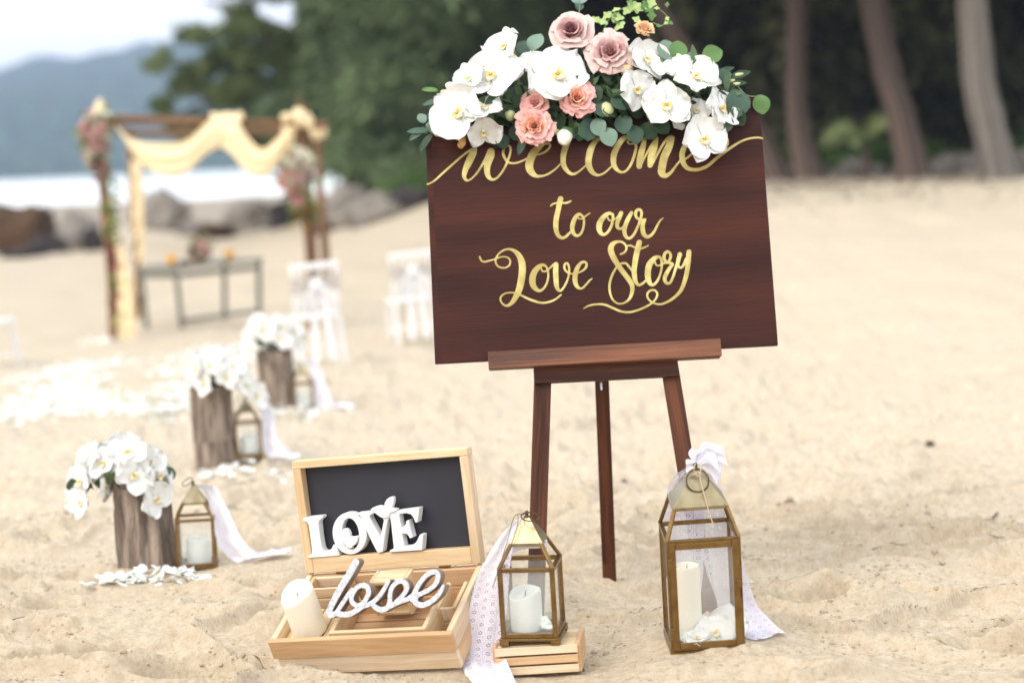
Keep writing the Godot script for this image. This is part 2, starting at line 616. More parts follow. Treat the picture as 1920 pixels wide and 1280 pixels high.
func lace_tex() -> ImageTexture:
	# openwork: small holes round little flowers; u across the ribbon, v along it
	var im := Image.create(256, 256, false, Image.FORMAT_RGBA8)
	for y in 256:
		for x in 256:
			var hole := false
			var c := Vector2(fmod(x, 64.0) - 32.0, fmod(y + (32.0 if int(x / 64.0) % 2 else 0.0), 64.0) - 32.0)
			var r := c.length()
			if r < 17.0 and r > 6.0 and absf(sin(c.angle() * 3.0)) > 0.62:
				hole = true
			var g := Vector2(fmod(x, 11.0) - 5.5, fmod(y, 11.0) - 5.5)
			if r > 24.0 and g.length() < 2.7:
				hole = true
			im.set_pixel(x, y, Color(1, 1, 1, 0.0 if hole else 1.0))
	return ImageTexture.create_from_image(im)


# ---------------------------------------------------------------- sand
func ss(a: float, b: float, x: float) -> float:
	var t := clampf((x - a) / (b - a), 0.0, 1.0)
	return t * t * (3.0 - 2.0 * t)


func land(x: float, z: float) -> float:
	# the lie of the beach: flat by the sign, rising to the trees, falling to the sea on the left
	var d := -z
	var right := ss(-4.6, 0.9, x + 0.1 * clampf(d - 29.0, 0.0, 25.0))
	var k := ss(-1.6, 3.2, x)
	var h := 0.92 * ss(lerpf(19.5, 11.0, k), lerpf(29.0, 23.0, k), d) * right + clampf(d - 33.0, 0.0, 40.0) * 0.05 * right * ss(-1.0, 2.0, x)
	h -= (1.0 - right) * 2.2 * ss(90.0, 170.0, d)
	return h


func sand_h(x: float, z: float) -> float:
	var d := -z
	var h := land(x, z)
	if d > 180.0:
		return h
	var near := 1.0 - ss(10.0, 26.0, d)
	h += noise_a.get_noise_2d(x * 0.55, z * 0.8) * (0.035 + 0.05 * (1.0 - near))
	if near > 0.0:
		var wx := noise_b.get_noise_2d(x * 1.3 + 31.0, z * 1.3) * 0.35
		var wz := noise_b.get_noise_2d(x * 1.1, z * 1.5 + 17.0) * 0.35
		var rough := ss(-0.3, 0.3, noise_a.get_noise_2d(x * 0.8 + 9.0, z * 0.9 - 4.0))
		var r1 := 1.0 - absf(noise_b.get_noise_2d((x + wx) * 0.7, (z + wz) * 2.2))
		var r2 := 1.0 - absf(noise_b.get_noise_2d((x - wz) * 1.7 + 5.0, (z + wx) * 4.5))
		h += near * (0.055 * pow(r1, 5.0) + 0.014 * pow(r2, 4.0) * (0.2 + rough))
		h += near * 0.026 * noise_a.get_noise_2d(x * 1.6 + 50.0, z * 2.8)
		if d < 14.0:
			# crumbly crusts: terraces with sharp little edges
			var q := noise_b.get_noise_2d((x + wz) * 1.5 + 60.0, (z + wx) * 3.2) * 3.2
			var st := q - floorf(q)
			h += (ss(0.30, 0.52, st) - st) * 0.014 * ss(0.15, 0.75, rough) * ss(14.0, 11.0, d)
			h += noise_c.get_noise_2d(x * 8.0, z * 9.0) * 0.005 * (0.10 + rough)
			if d < 9.0:
				h += noise_c.get_noise_2d(x * 30.0, z * 30.0) * 0.0022 * rough * rough * ss(-0.1, 0.4, noise_b.get_noise_2d(x * 2.0, z * 3.0 + 80.0))
		for p in prints:
			var dx: float = x - p[0]
			var dz: float = z - p[1]
			if absf(dx) < 0.9 and absf(dz) < 0.9:
				var a := dx * cos(p[2]) + dz * sin(p[2])
				var b := -dx * sin(p[2]) + dz * cos(p[2])
				var e := sqrt(a * a / (p[3] * p[3]) + b * b / (p[4] * p[4]))
				e *= 1.0 + 0.22 * noise_b.get_noise_2d(x * 9.0, z * 9.0)
				if e < 2.4:
					h += p[5] * (-(ss(1.18, 0.72, e) * p[6] + ss(1.35, 0.3, e) * (1.0 - p[6])) + 0.34 * exp(-pow((e - 1.35) / 0.3, 2.0)) * (0.6 + 0.5 * a / p[3]))
	for s in spots:
		var dd: float = Vector2(x - s[0], z - s[1]).length()
		if dd < s[2] * 2.2:
			h = lerpf(h, s[3] + (h - land(x, z)) * s[4], ss(2.2, 1.0, dd / s[2]))
	for s in collars:
		var dd: float = Vector2(x - s[0], z - s[1]).length()
		if dd < s[2] + 0.12:
			h += s[3] * exp(-pow((dd - s[2]) / 0.028, 2.0)) * (0.6 + 0.6 * noise_b.get_noise_2d(x * 14.0, z * 14.0))
	if d < 8.0:
		# the sand banked up under the tilted box
		var q := box_frame.affine_inverse() * Vector3(x, 0.0, z)
		var px := clampf(q.x, -0.285, 0.285)
		var e := box_frame.basis
		var nrm := e.y
		var plane := box_frame.origin.y - (nrm.x * (x - box_frame.origin.x) + nrm.z * (z - box_frame.origin.z)) / nrm.y
		var along := Vector2(x - box_frame.origin.x, z - box_frame.origin.z)
		var lx := along.dot(Vector2(e.x.x, e.x.z).normalized())
		var lz := along.dot(Vector2(-e.z.x, -e.z.z).normalized())
		var off := Vector2(maxf(absf(lx) - 0.25, 0.0), maxf(maxf(-lz, lz - 0.28), 0.0)).length()
		if off < 0.16:
			var target := plane - 0.016 - off * 0.3
			h = lerpf(h, target, ss(0.16, 0.02, off)) if lz > 0.0 else lerpf(h, minf(h, target), ss(0.1, 0.0, off))
	return h


func build_sand() -> void:
	noise_a = noise(1.0, 101, 3)
	noise_b = noise(1.0, 102, 2)
	noise_c = noise(1.0, 103, 3)
	rng.seed = 77
	for i in 230:
		var z := -rng.randf_range(4.7, 15.0)
		var x := rng.randf_range(-0.30, 0.30) * -z
		if absf(x) < 1.0 and z > -6.4 and z < -5.4 and x > -0.9 and x < 0.75:
			continue
		var heel := rng.randf() < 0.5
		prints.append([x, z, rng.randf_range(-0.6, 0.6) + (PI if rng.randf() < 0.5 else 0.0), rng.randf_range(0.08, 0.15) if heel else rng.randf_range(0.1, 0.26), rng.randf_range(0.045, 0.085), rng.randf_range(0.022, 0.058), 0.75 if rng.randf() < 0.55 else 0.1])
	# broader churned hollows farther up the beach
	for i in 150:
		var z := -rng.randf_range(7.6, 20.0)
		var x := rng.randf_range(-0.12, 0.30) * -z
		prints.append([x, z, rng.randf_range(-0.5, 0.5), rng.randf_range(0.14, 0.34), rng.randf_range(0.06, 0.16), rng.randf_range(0.03, 0.075), 0.3])
	var xs := []
	var zs := []
	var x := 0.0
	var step := 0.010
	while x < 420.0:
		xs.append(x)
		x += step
		if x > 1.7:
			step *= 1.055
	var all_x := []
	for i in range(xs.size() - 1, 0, -1):
		all_x.append(-xs[i])
	all_x.append_array(xs)
	var z := 3.4
	step = 0.04
	while z < 1250.0:
		zs.append(-z)
		if z > 4.7 and z < 7.4:
			step = 0.0085
		elif z >= 7.4:
			step = step * 1.022 if z < 40.0 else step * 1.1
		z += step
	var nx := all_x.size()
	var nz := zs.size()
	var mb := MB.new()
	mb.v.resize(nx * nz)
	mb.n.resize(nx * nz)
	mb.t.resize(nx * nz)
	mb.c.resize(nx * nz)
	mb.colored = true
	var every := prints
	for j in nz:
		prints = every.filter(func(q: Array) -> bool: return absf(q[1] - zs[j]) < 0.9)
		for i in nx:
			mb.v[j * nx + i] = Vector3(all_x[i], sand_h(all_x[i], zs[j]), zs[j])
			# lens vignetting put into the tint: darker near the sign, paler up the beach
			var dry := ss(5.2, 10.5, -zs[j] + 1.2 * noise_a.get_noise_2d(all_x[i] * 0.5 + 70.0, zs[j] * 0.5))  # dry: how far the tint leaves the vignette-darkened near tone
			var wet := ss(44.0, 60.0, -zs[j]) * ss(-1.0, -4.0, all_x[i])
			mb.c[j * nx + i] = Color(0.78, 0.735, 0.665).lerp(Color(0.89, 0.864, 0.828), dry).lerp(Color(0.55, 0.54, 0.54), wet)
	prints = every
	for j in nz:
		for i in nx:
			var dx := mb.v[j * nx + mini(i + 1, nx - 1)] - mb.v[j * nx + maxi(i - 1, 0)]
			var dz := mb.v[mini(j + 1, nz - 1) * nx + i] - mb.v[maxi(j - 1, 0) * nx + i]
			mb.n[j * nx + i] = dx.cross(dz).normalized()
	mb.idx.resize((nx - 1) * (nz - 1) * 6)
	var k := 0
	for j in nz - 1:
		for i in nx - 1:
			var a := j * nx + i
			for w in [a, a + nx, a + 1, a + 1, a + nx, a + nx + 1]:
				mb.idx[k] = w
				k += 1
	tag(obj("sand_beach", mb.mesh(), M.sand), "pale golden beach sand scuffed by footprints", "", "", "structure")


func on_sand(p: Vector3, sink := 0.0) -> Vector3:
	return Vector3(p.x, sand_h(p.x, p.z) - sink, p.z)


func lump(seed_: int, squash := 0.7, rough := 0.35, det := 1) -> ArrayMesh:
	# an irregular rounded lump of unit size
	var f := noise(0.9, seed_, 3)
	var mb := MB.new()
	var nv := 10 if det == 0 else 22
	mb.grid(nv / 2, nv, func(u: float, w: float) -> Vector3:
		var a := w * TAU
		var th := (1.0 - u) * PI
		var p := Vector3(sin(th) * cos(a), cos(th), sin(th) * sin(a))
		var r := 1.0 + f.get_noise_3dv(p) * rough * 2.0
		p *= r
		p.y *= squash
		return p, true)
	return mb.mesh()


func sand_clods() -> void:
	rng.seed = 5
	var mm := MultiMesh.new()
	mm.transform_format = MultiMesh.TRANSFORM_3D
	mm.mesh = lump(3, 0.7, 0.4, 0)
	var xf := []
	for c in 420:
		var z := -rng.randf_range(4.8, 8.5)
		var x := rng.randf_range(-0.27, 0.27) * -z
		var many := int(rng.randf_range(2, 18))
		var spread := rng.randf_range(0.02, 0.10)
		for i in many:
			var p := Vector3(x + rng.randfn() * spread * 1.6, 0, z + rng.randfn() * spread * 0.7)
			p.y = sand_h(p.x, p.z)
			var s := rng.randf_range(0.0020, 0.0060) * (1.9 if rng.randf() < 0.10 else 1.0)
			xf.append(Transform3D(Basis.from_euler(Vector3(rng.randf() * 6, rng.randf() * 6, rng.randf() * 6)).scaled(Vector3(s * rng.randf_range(0.8, 1.5), s, s)), p))
	mm.instance_count = xf.size()
	for i in xf.size():
		mm.set_instance_transform(i, xf[i])
	var o := MultiMeshInstance3D.new()
	o.name = numbered("sand_clods")
	o.multimesh = mm
	o.material_override = M.clod
	add_child(o)
	tag(o, "crumbs of damp sand lying on the beach round the sign", "sand", "", "stuff")


# ---------------------------------------------------------------- far setting
func build_far() -> void:
	# the bay and the hill across it
	var mb := MB.new()
	mb.grid(60, 40, func(u: float, w: float) -> Vector3:
		var d := 90.0 + 1450.0 * pow(u, 2.5)
		return Vector3(lerpf(-700.0, 260.0, w), -0.62, -d))
	tag(obj("sea", mb.mesh(), M.sea), "bay with the glare of the bright sky put into its near-white colour", "", "", "structure")
	mb = MB.new()
	var f := noise(0.9, 301, 4)
	mb.grid(14, 80, func(u: float, w: float) -> Vector3:
		var x := lerpf(-90.0, 8.0, w)
		var d := 126.0 + u * 30.0 + f.get_noise_2d(x * 0.05, 0) * 8.0
		return Vector3(x, -0.60 + 0.05 * sin(u * PI) + f.get_noise_2d(x * 0.6, u * 9.0) * 0.03, -d))
	tag(obj("shore_glare", mb.mesh(), M.glare_strip), "white strip standing in for sky glare on the water along the shore", "", "", "structure")  # added strip, the sky reflection on the water painted white
	mb = MB.new()
	var fh := noise(0.006, 302, 5)
	var fs := noise(0.05, 303, 3)
	mb.grid(44, 240, func(u: float, w: float) -> Vector3:
		var x := lerpf(-900.0, 520.0, w)
		var ridge := 50.0 + 26.0 * ss(-410.0, -300.0, x) + 16.0 * ss(-310.0, -190.0, x) - 60.0 * ss(20.0, 420.0, x) - 20.0 * ss(-480.0, -880.0, x)
		var prof := pow(sin(minf(u * 1.15, 1.0) * PI * 0.5), 1.3)
		var d := 720.0 + u * 980.0
		var y := ridge * prof * (1.0 + 0.16 * fh.get_noise_2d(x, d)) + fs.get_noise_2d(x, d) * 5.0 * prof + fh.get_noise_2d(x * 2.0 + 300.0, d * 0.6) * 10.0 * prof
		return Vector3(x, y - 1.5, -d))
	tag(obj("hill", mb.mesh(), M.hill), "forested hill across the bay, blue with haze", "", "", "structure")


func leaf_clump(seed_: int, count: int, size: float, droop := 0.0, narrow := 1.0) -> ArrayMesh:
	# a clump of small folded leaves in a unit ball
	var r := RandomNumberGenerator.new()
	r.seed = seed_
	var mb := MB.new()
	for i in count:
		var c := Vector3(r.randfn(), r.randfn(), r.randfn())
		c = c.normalized() * pow(r.randf(), 0.5)
		var dir := (c + Vector3(r.randfn(), r.randfn() - droop * 2.0, r.randfn()) * 0.7).normalized()
		var side := dir.cross(Vector3(r.randfn(), r.randfn(), r.randfn())).normalized()
		var up := side.cross(dir)
		var s := size * r.randf_range(0.7, 1.3)
		var a := c
		var b := c + dir * s * 0.5 + side * s * 0.28 * narrow + up * s * 0.08
		var d := c + dir * s * 0.5 - side * s * 0.28 * narrow + up * s * 0.08
		var e := c + dir * s
		mb.face([a, b, e], up)
		mb.face([a, e, d], up)
	return mb.mesh()


func multi(called: String, parent: Node3D, mesh: Mesh, xf: Array, cols: Array, m: Material) -> MultiMeshInstance3D:
	var mm := MultiMesh.new()
	mm.transform_format = MultiMesh.TRANSFORM_3D
	mm.use_colors = true
	mm.mesh = mesh
	mm.instance_count = xf.size()
	for i in xf.size():
		mm.set_instance_transform(i, xf[i])
		mm.set_instance_color(i, cols[i])
	var o := MultiMeshInstance3D.new()
	o.name = called if parent else numbered(called)
	o.multimesh = mm
	o.material_override = m
	o.set_meta("kind", "stuff")
	(parent if parent else self).add_child(o, true)
	return o


func crown(parent: Node3D, blobs: Array, per: float, mesh: Mesh, size: float, dark: Color, light: Color, called := "crown") -> void:
	# blobs: [centre, radii]; leaf clumps fill them, most of them near their skins
	var xf := []
	var cols := []
	for b in blobs:
		var rad: Vector3 = b[1]
		var count := int(per * pow(rad.x * rad.y * rad.z, 0.72))
		for i in count:
			var p := Vector3(rng.randfn(), rng.randfn(), rng.randfn()).normalized() * pow(rng.randf(), 0.42)
			var s := size * rng.randf_range(0.6, 1.3)
			xf.append(Transform3D(Basis.from_euler(Vector3(rng.randf_range(-0.5, 0.5), rng.randf() * TAU, rng.randf_range(-0.5, 0.5))).scaled(Vector3.ONE * s), (b[0] as Vector3) + p * rad))
			cols.append(dark.lerp(light, rng.randf()))
	multi(called, parent, mesh, xf, cols, M.foliage)


func trunk(parent: Node3D, pts: Array, r0: float, r1: float, m: Material, called := "trunk") -> void:
	var mb := MB.new()
	var path := curve(pts, 8)
	var radii := []
	for i in path.size():
		var k := float(i) / (path.size() - 1)
		radii.append(lerpf(r0, r1, pow(k, 0.6)) + r0 * 0.55 * exp(-k * 14.0))
	var f := noise(1.0, int(r0 * 1000) + 7, 3)
	mb.tube(path, radii, 20, func(u: float, w: float) -> float: return 1.0 + 0.16 * f.get_noise_3d(cos(w * TAU) * 1.6, sin(w * TAU) * 1.6, u * 5.0), 0.6)
	obj(called, mb.mesh(), m, parent)


func build_forest() -> void:
	rng.seed = 400
	var broad := leaf_clump(1, 26, 0.55)
	var needle := leaf_clump(2, 34, 0.75, 0.55, 0.35)
	var g0 := Color(0.055, 0.080, 0.026)
	var g1 := Color(0.220, 0.280, 0.105)
	var c0 := Color(0.075, 0.115, 0.055)
	var c1 := Color(0.210, 0.285, 0.140)
	var k0 := Color(0.075, 0.078, 0.044)
	var k1 := Color(0.280, 0.300, 0.140)

	# the broad tree over the arch, its boughs in layers with gaps of sky
	var base := Vector3(-2.5, -0.35, -39.0)
	var t := thing("spreading_tree", "dark spreading tree reaching out towards the bay above the arch", "tree", Transform3D(Basis(), base), "")
	trunk(t, [Vector3(0, 0, 0), Vector3(-0.3, 1.6, 0), Vector3(-0.9, 3.4, 0.1), Vector3(-1.2, 6.0, 0)], 0.28, 0.10, M.bark_brown)
	for q in [[Vector3(-0.8, 2.9, 0), Vector3(-2.2, 3.1, 0.3), Vector3(-3.6, 2.55, 0.4)], [Vector3(-0.9, 3.3, 0), Vector3(-2.3, 3.6, -0.2), Vector3(-3.6, 3.6, -0.2)], [Vector3(-1.0, 4.0, 0), Vector3(-1.9, 4.4, 0.2), Vector3(-2.8, 4.7, 0.1)]]:
		trunk(t, q, 0.07, 0.03, M.bark_brown, "limb")
	var pads := []
	for q in [[-3.75, 3.62, 0.20], [-3.5, 3.85, 0.16], [-3.3, 3.2, 0.34], [-3.55, 2.9, 0.26], [-3.3, 2.35, 0.42], [-2.75, 2.55, 0.36], [-2.9, 3.45, 0.40], [-2.4, 3.0, 0.42], [-2.15, 3.6, 0.45], [-1.75, 2.7, 0.38], [-1.6, 3.3, 0.50], [-1.1, 2.9, 0.45], [-2.6, 2.3, 0.34], [-2.2, 2.35, 0.36], [-1.7, 2.2, 0.4], [-1.2, 2.4, 0.45], [-0.8, 3.1, 0.5], [-0.5, 2.6, 0.5], [-0.6, 3.9, 0.6], [-1.3, 3.6, 0.5], [-2.5, 3.8, 0.35], [-2.7, 3.1, 0.36], [-2.0, 3.15, 0.4], [-2.9, 4.15, 0.34], [-2.3, 4.3, 0.45], [-1.6, 4.1, 0.55], [-0.9, 3.7, 0.6], [-2.0, 5.0, 0.6], [-1.1, 4.9, 0.8], [-0.5, 4.4, 0.7], [-1.6, 5.7, 0.9]]:
		for k in 3:
			pads.append([Vector3(q[0] + rng.randfn() * q[2] * 0.45, q[1] + rng.randfn() * q[2] * 0.22, rng.randfn() * 0.35), Vector3(q[2] * 0.72, q[2] * 0.30, q[2] * 0.75)])
	crown(t, pads, 900.0, broad, 0.13, g0, g1)

	# soft casuarinas behind the sign
	var spec := [
		[-2.25, -36.5, 4.8, 1.25, "grey-green casuarina whose low branches meet the right end of the arch"],
		[-1.35, -34.0, 4.6, 1.3, "feathery grey-green casuarina left of the sign with low hanging branches"],
		[0.15, -36.0, 5.2, 1.5, "feathery casuarina directly behind the sign and its flowers"],
		[-0.3, -41.0, 6.6, 1.7, "tall pale casuarina rising behind the two feathery ones"],
		[1.9, -40.0, 6.4, 1.6, "dark casuarina behind the right end of the sign"]]
	for i in spec.size():
		var s: Array = spec[i]
		base = on_sand(Vector3(s[0], 0, s[1]), 0.1)
		t = thing("casuarina_tree", s[4], "tree", Transform3D(Basis(), base), "casuarina trees behind the sign")
		trunk(t, [Vector3.ZERO, Vector3(0.15, s[2] * 0.35, 0), Vector3(0.05, s[2] * 0.7, 0), Vector3(0.1, s[2], 0)], 0.17, 0.05, M.bark_brown)
		var blobs := []
		for k in 22:
			var y: float = s[2] * ((0.26 if i == 0 else 0.12) + (0.78 if i == 0 else 0.92) * k / 21.0)
			var a := rng.randf() * TAU
			var sp: float = s[3] * (1.0 - 0.35 * k / 21.0) * (rng.randf_range(0.55, 1.35) if i == 0 else rng.randf_range(0.75, 1.15))
			blobs.append([Vector3(cos(a) * sp * 0.55, y, sin(a) * sp * 0.5), Vector3(sp * 0.60, s[2] * 0.055, sp * 0.55)])
		if i < 4:
			crown(t, blobs, 480.0 if i == 0 else 620.0, needle, 0.30, c0 * rng.randf_range(0.8, 1.05), c1 * rng.randf_range(0.85, 1.15))
		else:
			crown(t, blobs, 950.0, needle, 0.26, k0 * 1.5, k1 * 1.6)

	# undergrowth low along the edge of the trees
	for u in [[-1.15, -31.5, 0.55, 0.45, true, "bright green bush by the stones right of the arch"], [2.3, -33.0, 0.9, 0.45, false, "low green undergrowth between the sign and the forked trunk"], [4.1, -33.5, 0.9, 0.4, false, "low green undergrowth beside the small palm"], [5.9, -32.5, 0.8, 0.34, true, "bright patch of grassy undergrowth between the two right trunks"], [8.3, -32.0, 1.0, 0.4, true, "bright grassy undergrowth at the right edge"]]:
		var p := on_sand(Vector3(u[0], 0, u[1]))
		t = thing("undergrowth", u[5], "bush", Transform3D(Basis(), p), "undergrowth along the forest edge")
		var b := [[Vector3(0, u[3] * 0.5, 0), Vector3(u[2], u[3] * 0.6, 0.6)], [Vector3(u[2] * 0.6, u[3] * 0.35, 0.1), Vector3(u[2] * 0.6, u[3] * 0.5, 0.5)], [Vector3(-u[2] * 0.7, u[3] * 0.3, 0.1), Vector3(u[2] * 0.6, u[3] * 0.4, 0.5)]]
		crown(t, b, 900.0, broad, 0.13, Color(0.05, 0.10, 0.03) if u[4] else g0 * 1.2, Color(0.20, 0.34, 0.09) if u[4] else g1, "leaves")

	# the five trunks on the right, their crowns high above the frame
	var tr := [
		[[Vector3(3.31, 0, -25.8), Vector3(3.03, 0.75, -25.9), Vector3(2.48, 1.3, -26.0), Vector3(1.83, 2.6, -26.2), Vector3(1.33, 4.4, -26.5)], 0.15, 0.11, "bark_brown", "leaning forked trunk that bends away behind the sign"],
		[[Vector3(3.66, 0, -25.6), Vector3(3.53, 0.9, -25.7), Vector3(3.57, 1.9, -25.8), Vector3(3.68, 4.6, -26.0)], 0.17, 0.105, "bark_brown", "slim reddish trunk standing where the leaning one begins"],
		[[Vector3(4.74, 0, -24.6), Vector3(4.60, 0.8, -24.7), Vector3(4.42, 1.7, -24.9), Vector3(4.07, 4.6, -25.2)], 0.2, 0.14, "bark_brown", "thick brown trunk leaning left beside the small palm"],
		[[Vector3(5.27, 0, -22.6), Vector3(5.14, 0.7, -22.7), Vector3(5.05, 1.5, -22.8), Vector3(4.98, 4.6, -23.0)], 0.22, 0.145, "bark", "thick grey trunk nearest the right edge"]]
	for q in tr:
		var b0: Vector3 = on_sand(q[0][0], 0.08)
		t = thing("tall_tree", q[4], "tree", Transform3D(Basis(), b0), "tall trees at the edge of the forest")
		var pts := []
		for p in q[0]:
			pts.append(p - Vector3(q[0][0].x, 0, q[0][0].z))
		trunk(t, pts, q[1], q[2], M[q[3]])
		var top: Vector3 = pts[-1]
		crown(t, [[top + Vector3(0, 0.6, 0), Vector3(1.9, 1.0, 1.8)], [top + Vector3(-1.2, 0.3, 0.6), Vector3(1.2, 0.7, 1.2)], [top + Vector3(1.2, 0.4, -0.6), Vector3(1.3, 0.7, 1.2)]], 420.0, broad, 0.3, g0, g1)

	# the young palm between them
	base = on_sand(Vector3(4.3, 0, -25.6), 0.03)
	t = thing("young_palm", "young palm with drooping pale fronds in front of the dark forest", "palm", Transform3D(Basis(), base))
	trunk(t, [Vector3.ZERO, Vector3(0.03, 0.2, 0), Vector3(0.0, 0.42, 0)], 0.06, 0.04, M.bark_brown)
	M.frond = mat("palm_frond", srgb(120, 134, 84), 0.6)
	for q in [[-0.45, 0.28, 0.0], [-0.35, 0.42, 0.1], [0.35, 0.5, 0.0], [0.15, 0.42, 0.3], [-0.12, 0.05, 0.15], [-0.5, 0.12, -0.1]]:
		var mb := MB.new()
		var a := Vector3(0, 0.4, 0)
		var tip := Vector3(q[0], 0.4 + q[1] * 0.55, q[2])
		var ctrl := Vector3(q[0] * 0.5, 0.62 + q[1] * 0.4, q[2] * 0.5)
		for k in 16:
			var u := 0.15 + 0.85 * k / 15.0
			var p := a.lerp(ctrl, u).lerp(ctrl.lerp(tip, u), u)
			var tan := (ctrl - a).lerp(tip - ctrl, u).normalized()
			var sd := tan.cross(Vector3(0.2, 0.3, 1)).normalized()
			for s in [-1.0, 1.0]:
				var l := 0.17 * sin(0.3 + u * 2.5)
				var e: Vector3 = p + (tan * 0.7 + sd * s + Vector3(0, -0.5, 0)).normalized() * l
				mb.face([p, p + tan * 0.03, e], Vector3(0, 0.3, 1))
		obj("frond", mb.mesh(), M.frond, t)

	# the mass of the forest behind, too deep and dim to count its trees
	var xf := []
	var cols := []
	for i in 15000:
		var x := rng.randf_range(-1.0, 26.0)
		var d := 37.5 + 16.0 * pow(rng.randf(), 1.2) - 0.16 * x
		var y := land(x, -d) + rng.randf_range(-0.2, 10.5)
		if x < 1.5:
			y = land(x, -d) + rng.randf_range(-0.2, 7.0)
		xf.append(Transform3D(Basis.from_euler(Vector3(rng.randf(), rng.randf() * TAU, rng.randf())).scaled(Vector3.ONE * rng.randf_range(0.4, 0.9)), Vector3(x, y, -d)))
		cols.append(k0.lerp(k1, rng.randf() * rng.randf()) * (0.8 + 0.9 * ss(0.1, 0.5, noise_a.get_noise_2d(x * 0.35, y * 0.35 + d * 0.1))))
	tag(multi("forest", null, broad, xf, cols, M.foliage), "dark forest closing off the beach behind the trunks", "forest", "", "stuff")
	# its roof of leaves over the trunks
	xf = []
	cols = []
	for i in 2400:
		var x := rng.randf_range(0.5, 20.0)
		var d := rng.randf_range(23.5, 42.0)
		xf.append(Transform3D(Basis.from_euler(Vector3(rng.randf(), rng.randf() * TAU, rng.randf())).scaled(Vector3.ONE * rng.randf_range(0.4, 0.85)), Vector3(x, rng.randf_range(5.2, 8.2), -d)))
		cols.append(g0.lerp(g1, rng.randf()))
	tag(multi("forest_canopy", null, broad, xf, cols, M.foliage), "roof of leaves high over the trunks at the edge of the forest", "canopy", "", "stuff")


func build_litter_band() -> void:
	# dry leaves and needles that the trees have dropped on the sand before them
	rng.seed = 430
	var xf := []
	var cols := []
	for i in 5200:
		var x := rng.randf_range(-1.0, 9.0)
		var d := 21.4 + rng.randfn() * 1.1 + rng.randf_range(0.0, 4.0) * ss(-1.0, 3.0, x)
		if d < 18.0:
			continue
		var p := Vector3(x, 0, -d)
		p.y = sand_h(x, -d) + 0.012
		xf.append(Transform3D(Basis.from_euler(Vector3(-PI / 2 + rng.randf_range(-0.3, 0.3), rng.randf() * TAU, 0)).scaled(Vector3(1, rng.randf_range(1, 2.2), 1) * rng.randf_range(0.05, 0.10)), p))
		cols.append(Color(0.12, 0.10, 0.08).lerp(Color(0.30, 0.26, 0.21), rng.randf()))
	tag(multi("leaf_litter", null, leaf_mesh(1), xf, cols, M.leaf_any), "dry grey-brown leaves scattered on the sand before the trees", "leaves", "", "stuff")


func build_rocks() -> void:
	var r := [
		[Vector3(-8.757, 0, -38.43), Vector3(0.78, 0.62, 0.6), "rock_brown", 0.1, "big brown boulder at the left edge by the water", 0.1],
		[Vector3(-7.751, 0, -38.34), Vector3(0.42, 0.52, 0.4), "rock", 0.3, "grey boulder right of the big brown one", 0.15],
		[Vector3(-7.995, 0, -37.33), Vector3(0.3, 0.26, 0.3), "rock_dark", 1.1, "small dark stone between the brown and grey boulders", 0.1],
		[Vector3(-8.146, 0, -35.92), Vector3(0.42, 0.12, 0.25), "rock_dark", 0.3, "flat dark stone in front of the big brown boulder", 0.02],
		[Vector3(-7.28, 0, -37.49), Vector3(0.2, 0.3, 0.25), "rock_dark", 0.5, "narrow dark stone behind the left post of the arch", 0.05],
		[Vector3(-7.78, 0, -48.64), Vector3(0.56, 0.66, 0.5), "rock", 0.8, "pale boulder with sloping shoulders seen through the arch", 0.1],
		[Vector3(-5.659, 0, -41.47), Vector3(0.36, 0.26, 0.3), "rock_brown", 0.2, "low brown stone seen through the arch above the table", 0.05],
		[Vector3(-6.336, 0, -43.28), Vector3(0.35, 0.25, 0.3), "rock", 1.4, "low grey stone left of the low brown one", 0.05],
		[Vector3(-5.107, 0, -42.49), Vector3(0.55, 0.50, 0.5), "rock", 2.2, "broad grey rock left of the arch's right posts", 0.1],
		[Vector3(-4.147, 0, -39.86), Vector3(0.3, 0.38, 0.3), "rock_dark", 2.9, "dark grey rock just behind the right posts of the arch", 0.1],
		[Vector3(-2.357, 0.539, -32), Vector3(0.55, 0.42, 0.4), "rock", 0.4, "light grey rock right of the arch", 0.1],
		[Vector3(-1.816, 0.6083, -31), Vector3(0.5, 0.32, 0.4), "rock", 1.9, "grey rock sloping down beside the casuarina", 0.1],
		[Vector3(-2.704, 0.4737, -32), Vector3(0.3, 0.3, 0.3), "rock_dark", 2.4, "small dark rock at the foot of the light grey one", 0.05],
		[Vector3(-1.343, 0.8049, -31), Vector3(0.35, 0.3, 0.3), "rock_dark", 0.9, "dark stone under the branches left of the sign", 0.05]]
	var i := 0
	for q in r:
		i += 1
		var p: Vector3 = on_sand(q[0])
		var o := obj("boulder", lump(500 + i, 0.95, 0.30), M[q[2]], null, Transform3D(Basis(Vector3.UP, q[3]).scaled(q[1]), p + Vector3(0, (q[1] as Vector3).y * 0.55 - q[5], 0)))
		tag(o, q[4], "rock", "rocks along the back of the beach")
	# a rough row of stones along the forest edge
	rng.seed = 12
	var where := ["left of the small palm's foot", "right of the small palm's foot", "left of the thick brown trunk", "right of the thick brown trunk", "between the brown and the grey trunk", "left of the grey trunk", "right of the grey trunk", "at the right edge of the picture"]
	var xs := [3.72, 4.28, 4.52, 4.95, 5.35, 5.7, 6.25, 6.6]
	for k in 8:
		var p := on_sand(Vector3(xs[k], 0, -26.6 + 0.15 * k))
		var s := Vector3(rng.randf_range(0.2, 0.3), rng.randf_range(0.13, 0.2), 0.22)
		tag(obj("edge_stone", lump(600 + k, 0.9, 0.3), M.rock, null, Transform3D(Basis(Vector3.UP, rng.randf() * 6.0).scaled(s), p + Vector3(0, s.y * 0.4, 0))), "grey stone at the forest edge " + where[k], "stone", "stones along the forest edge")


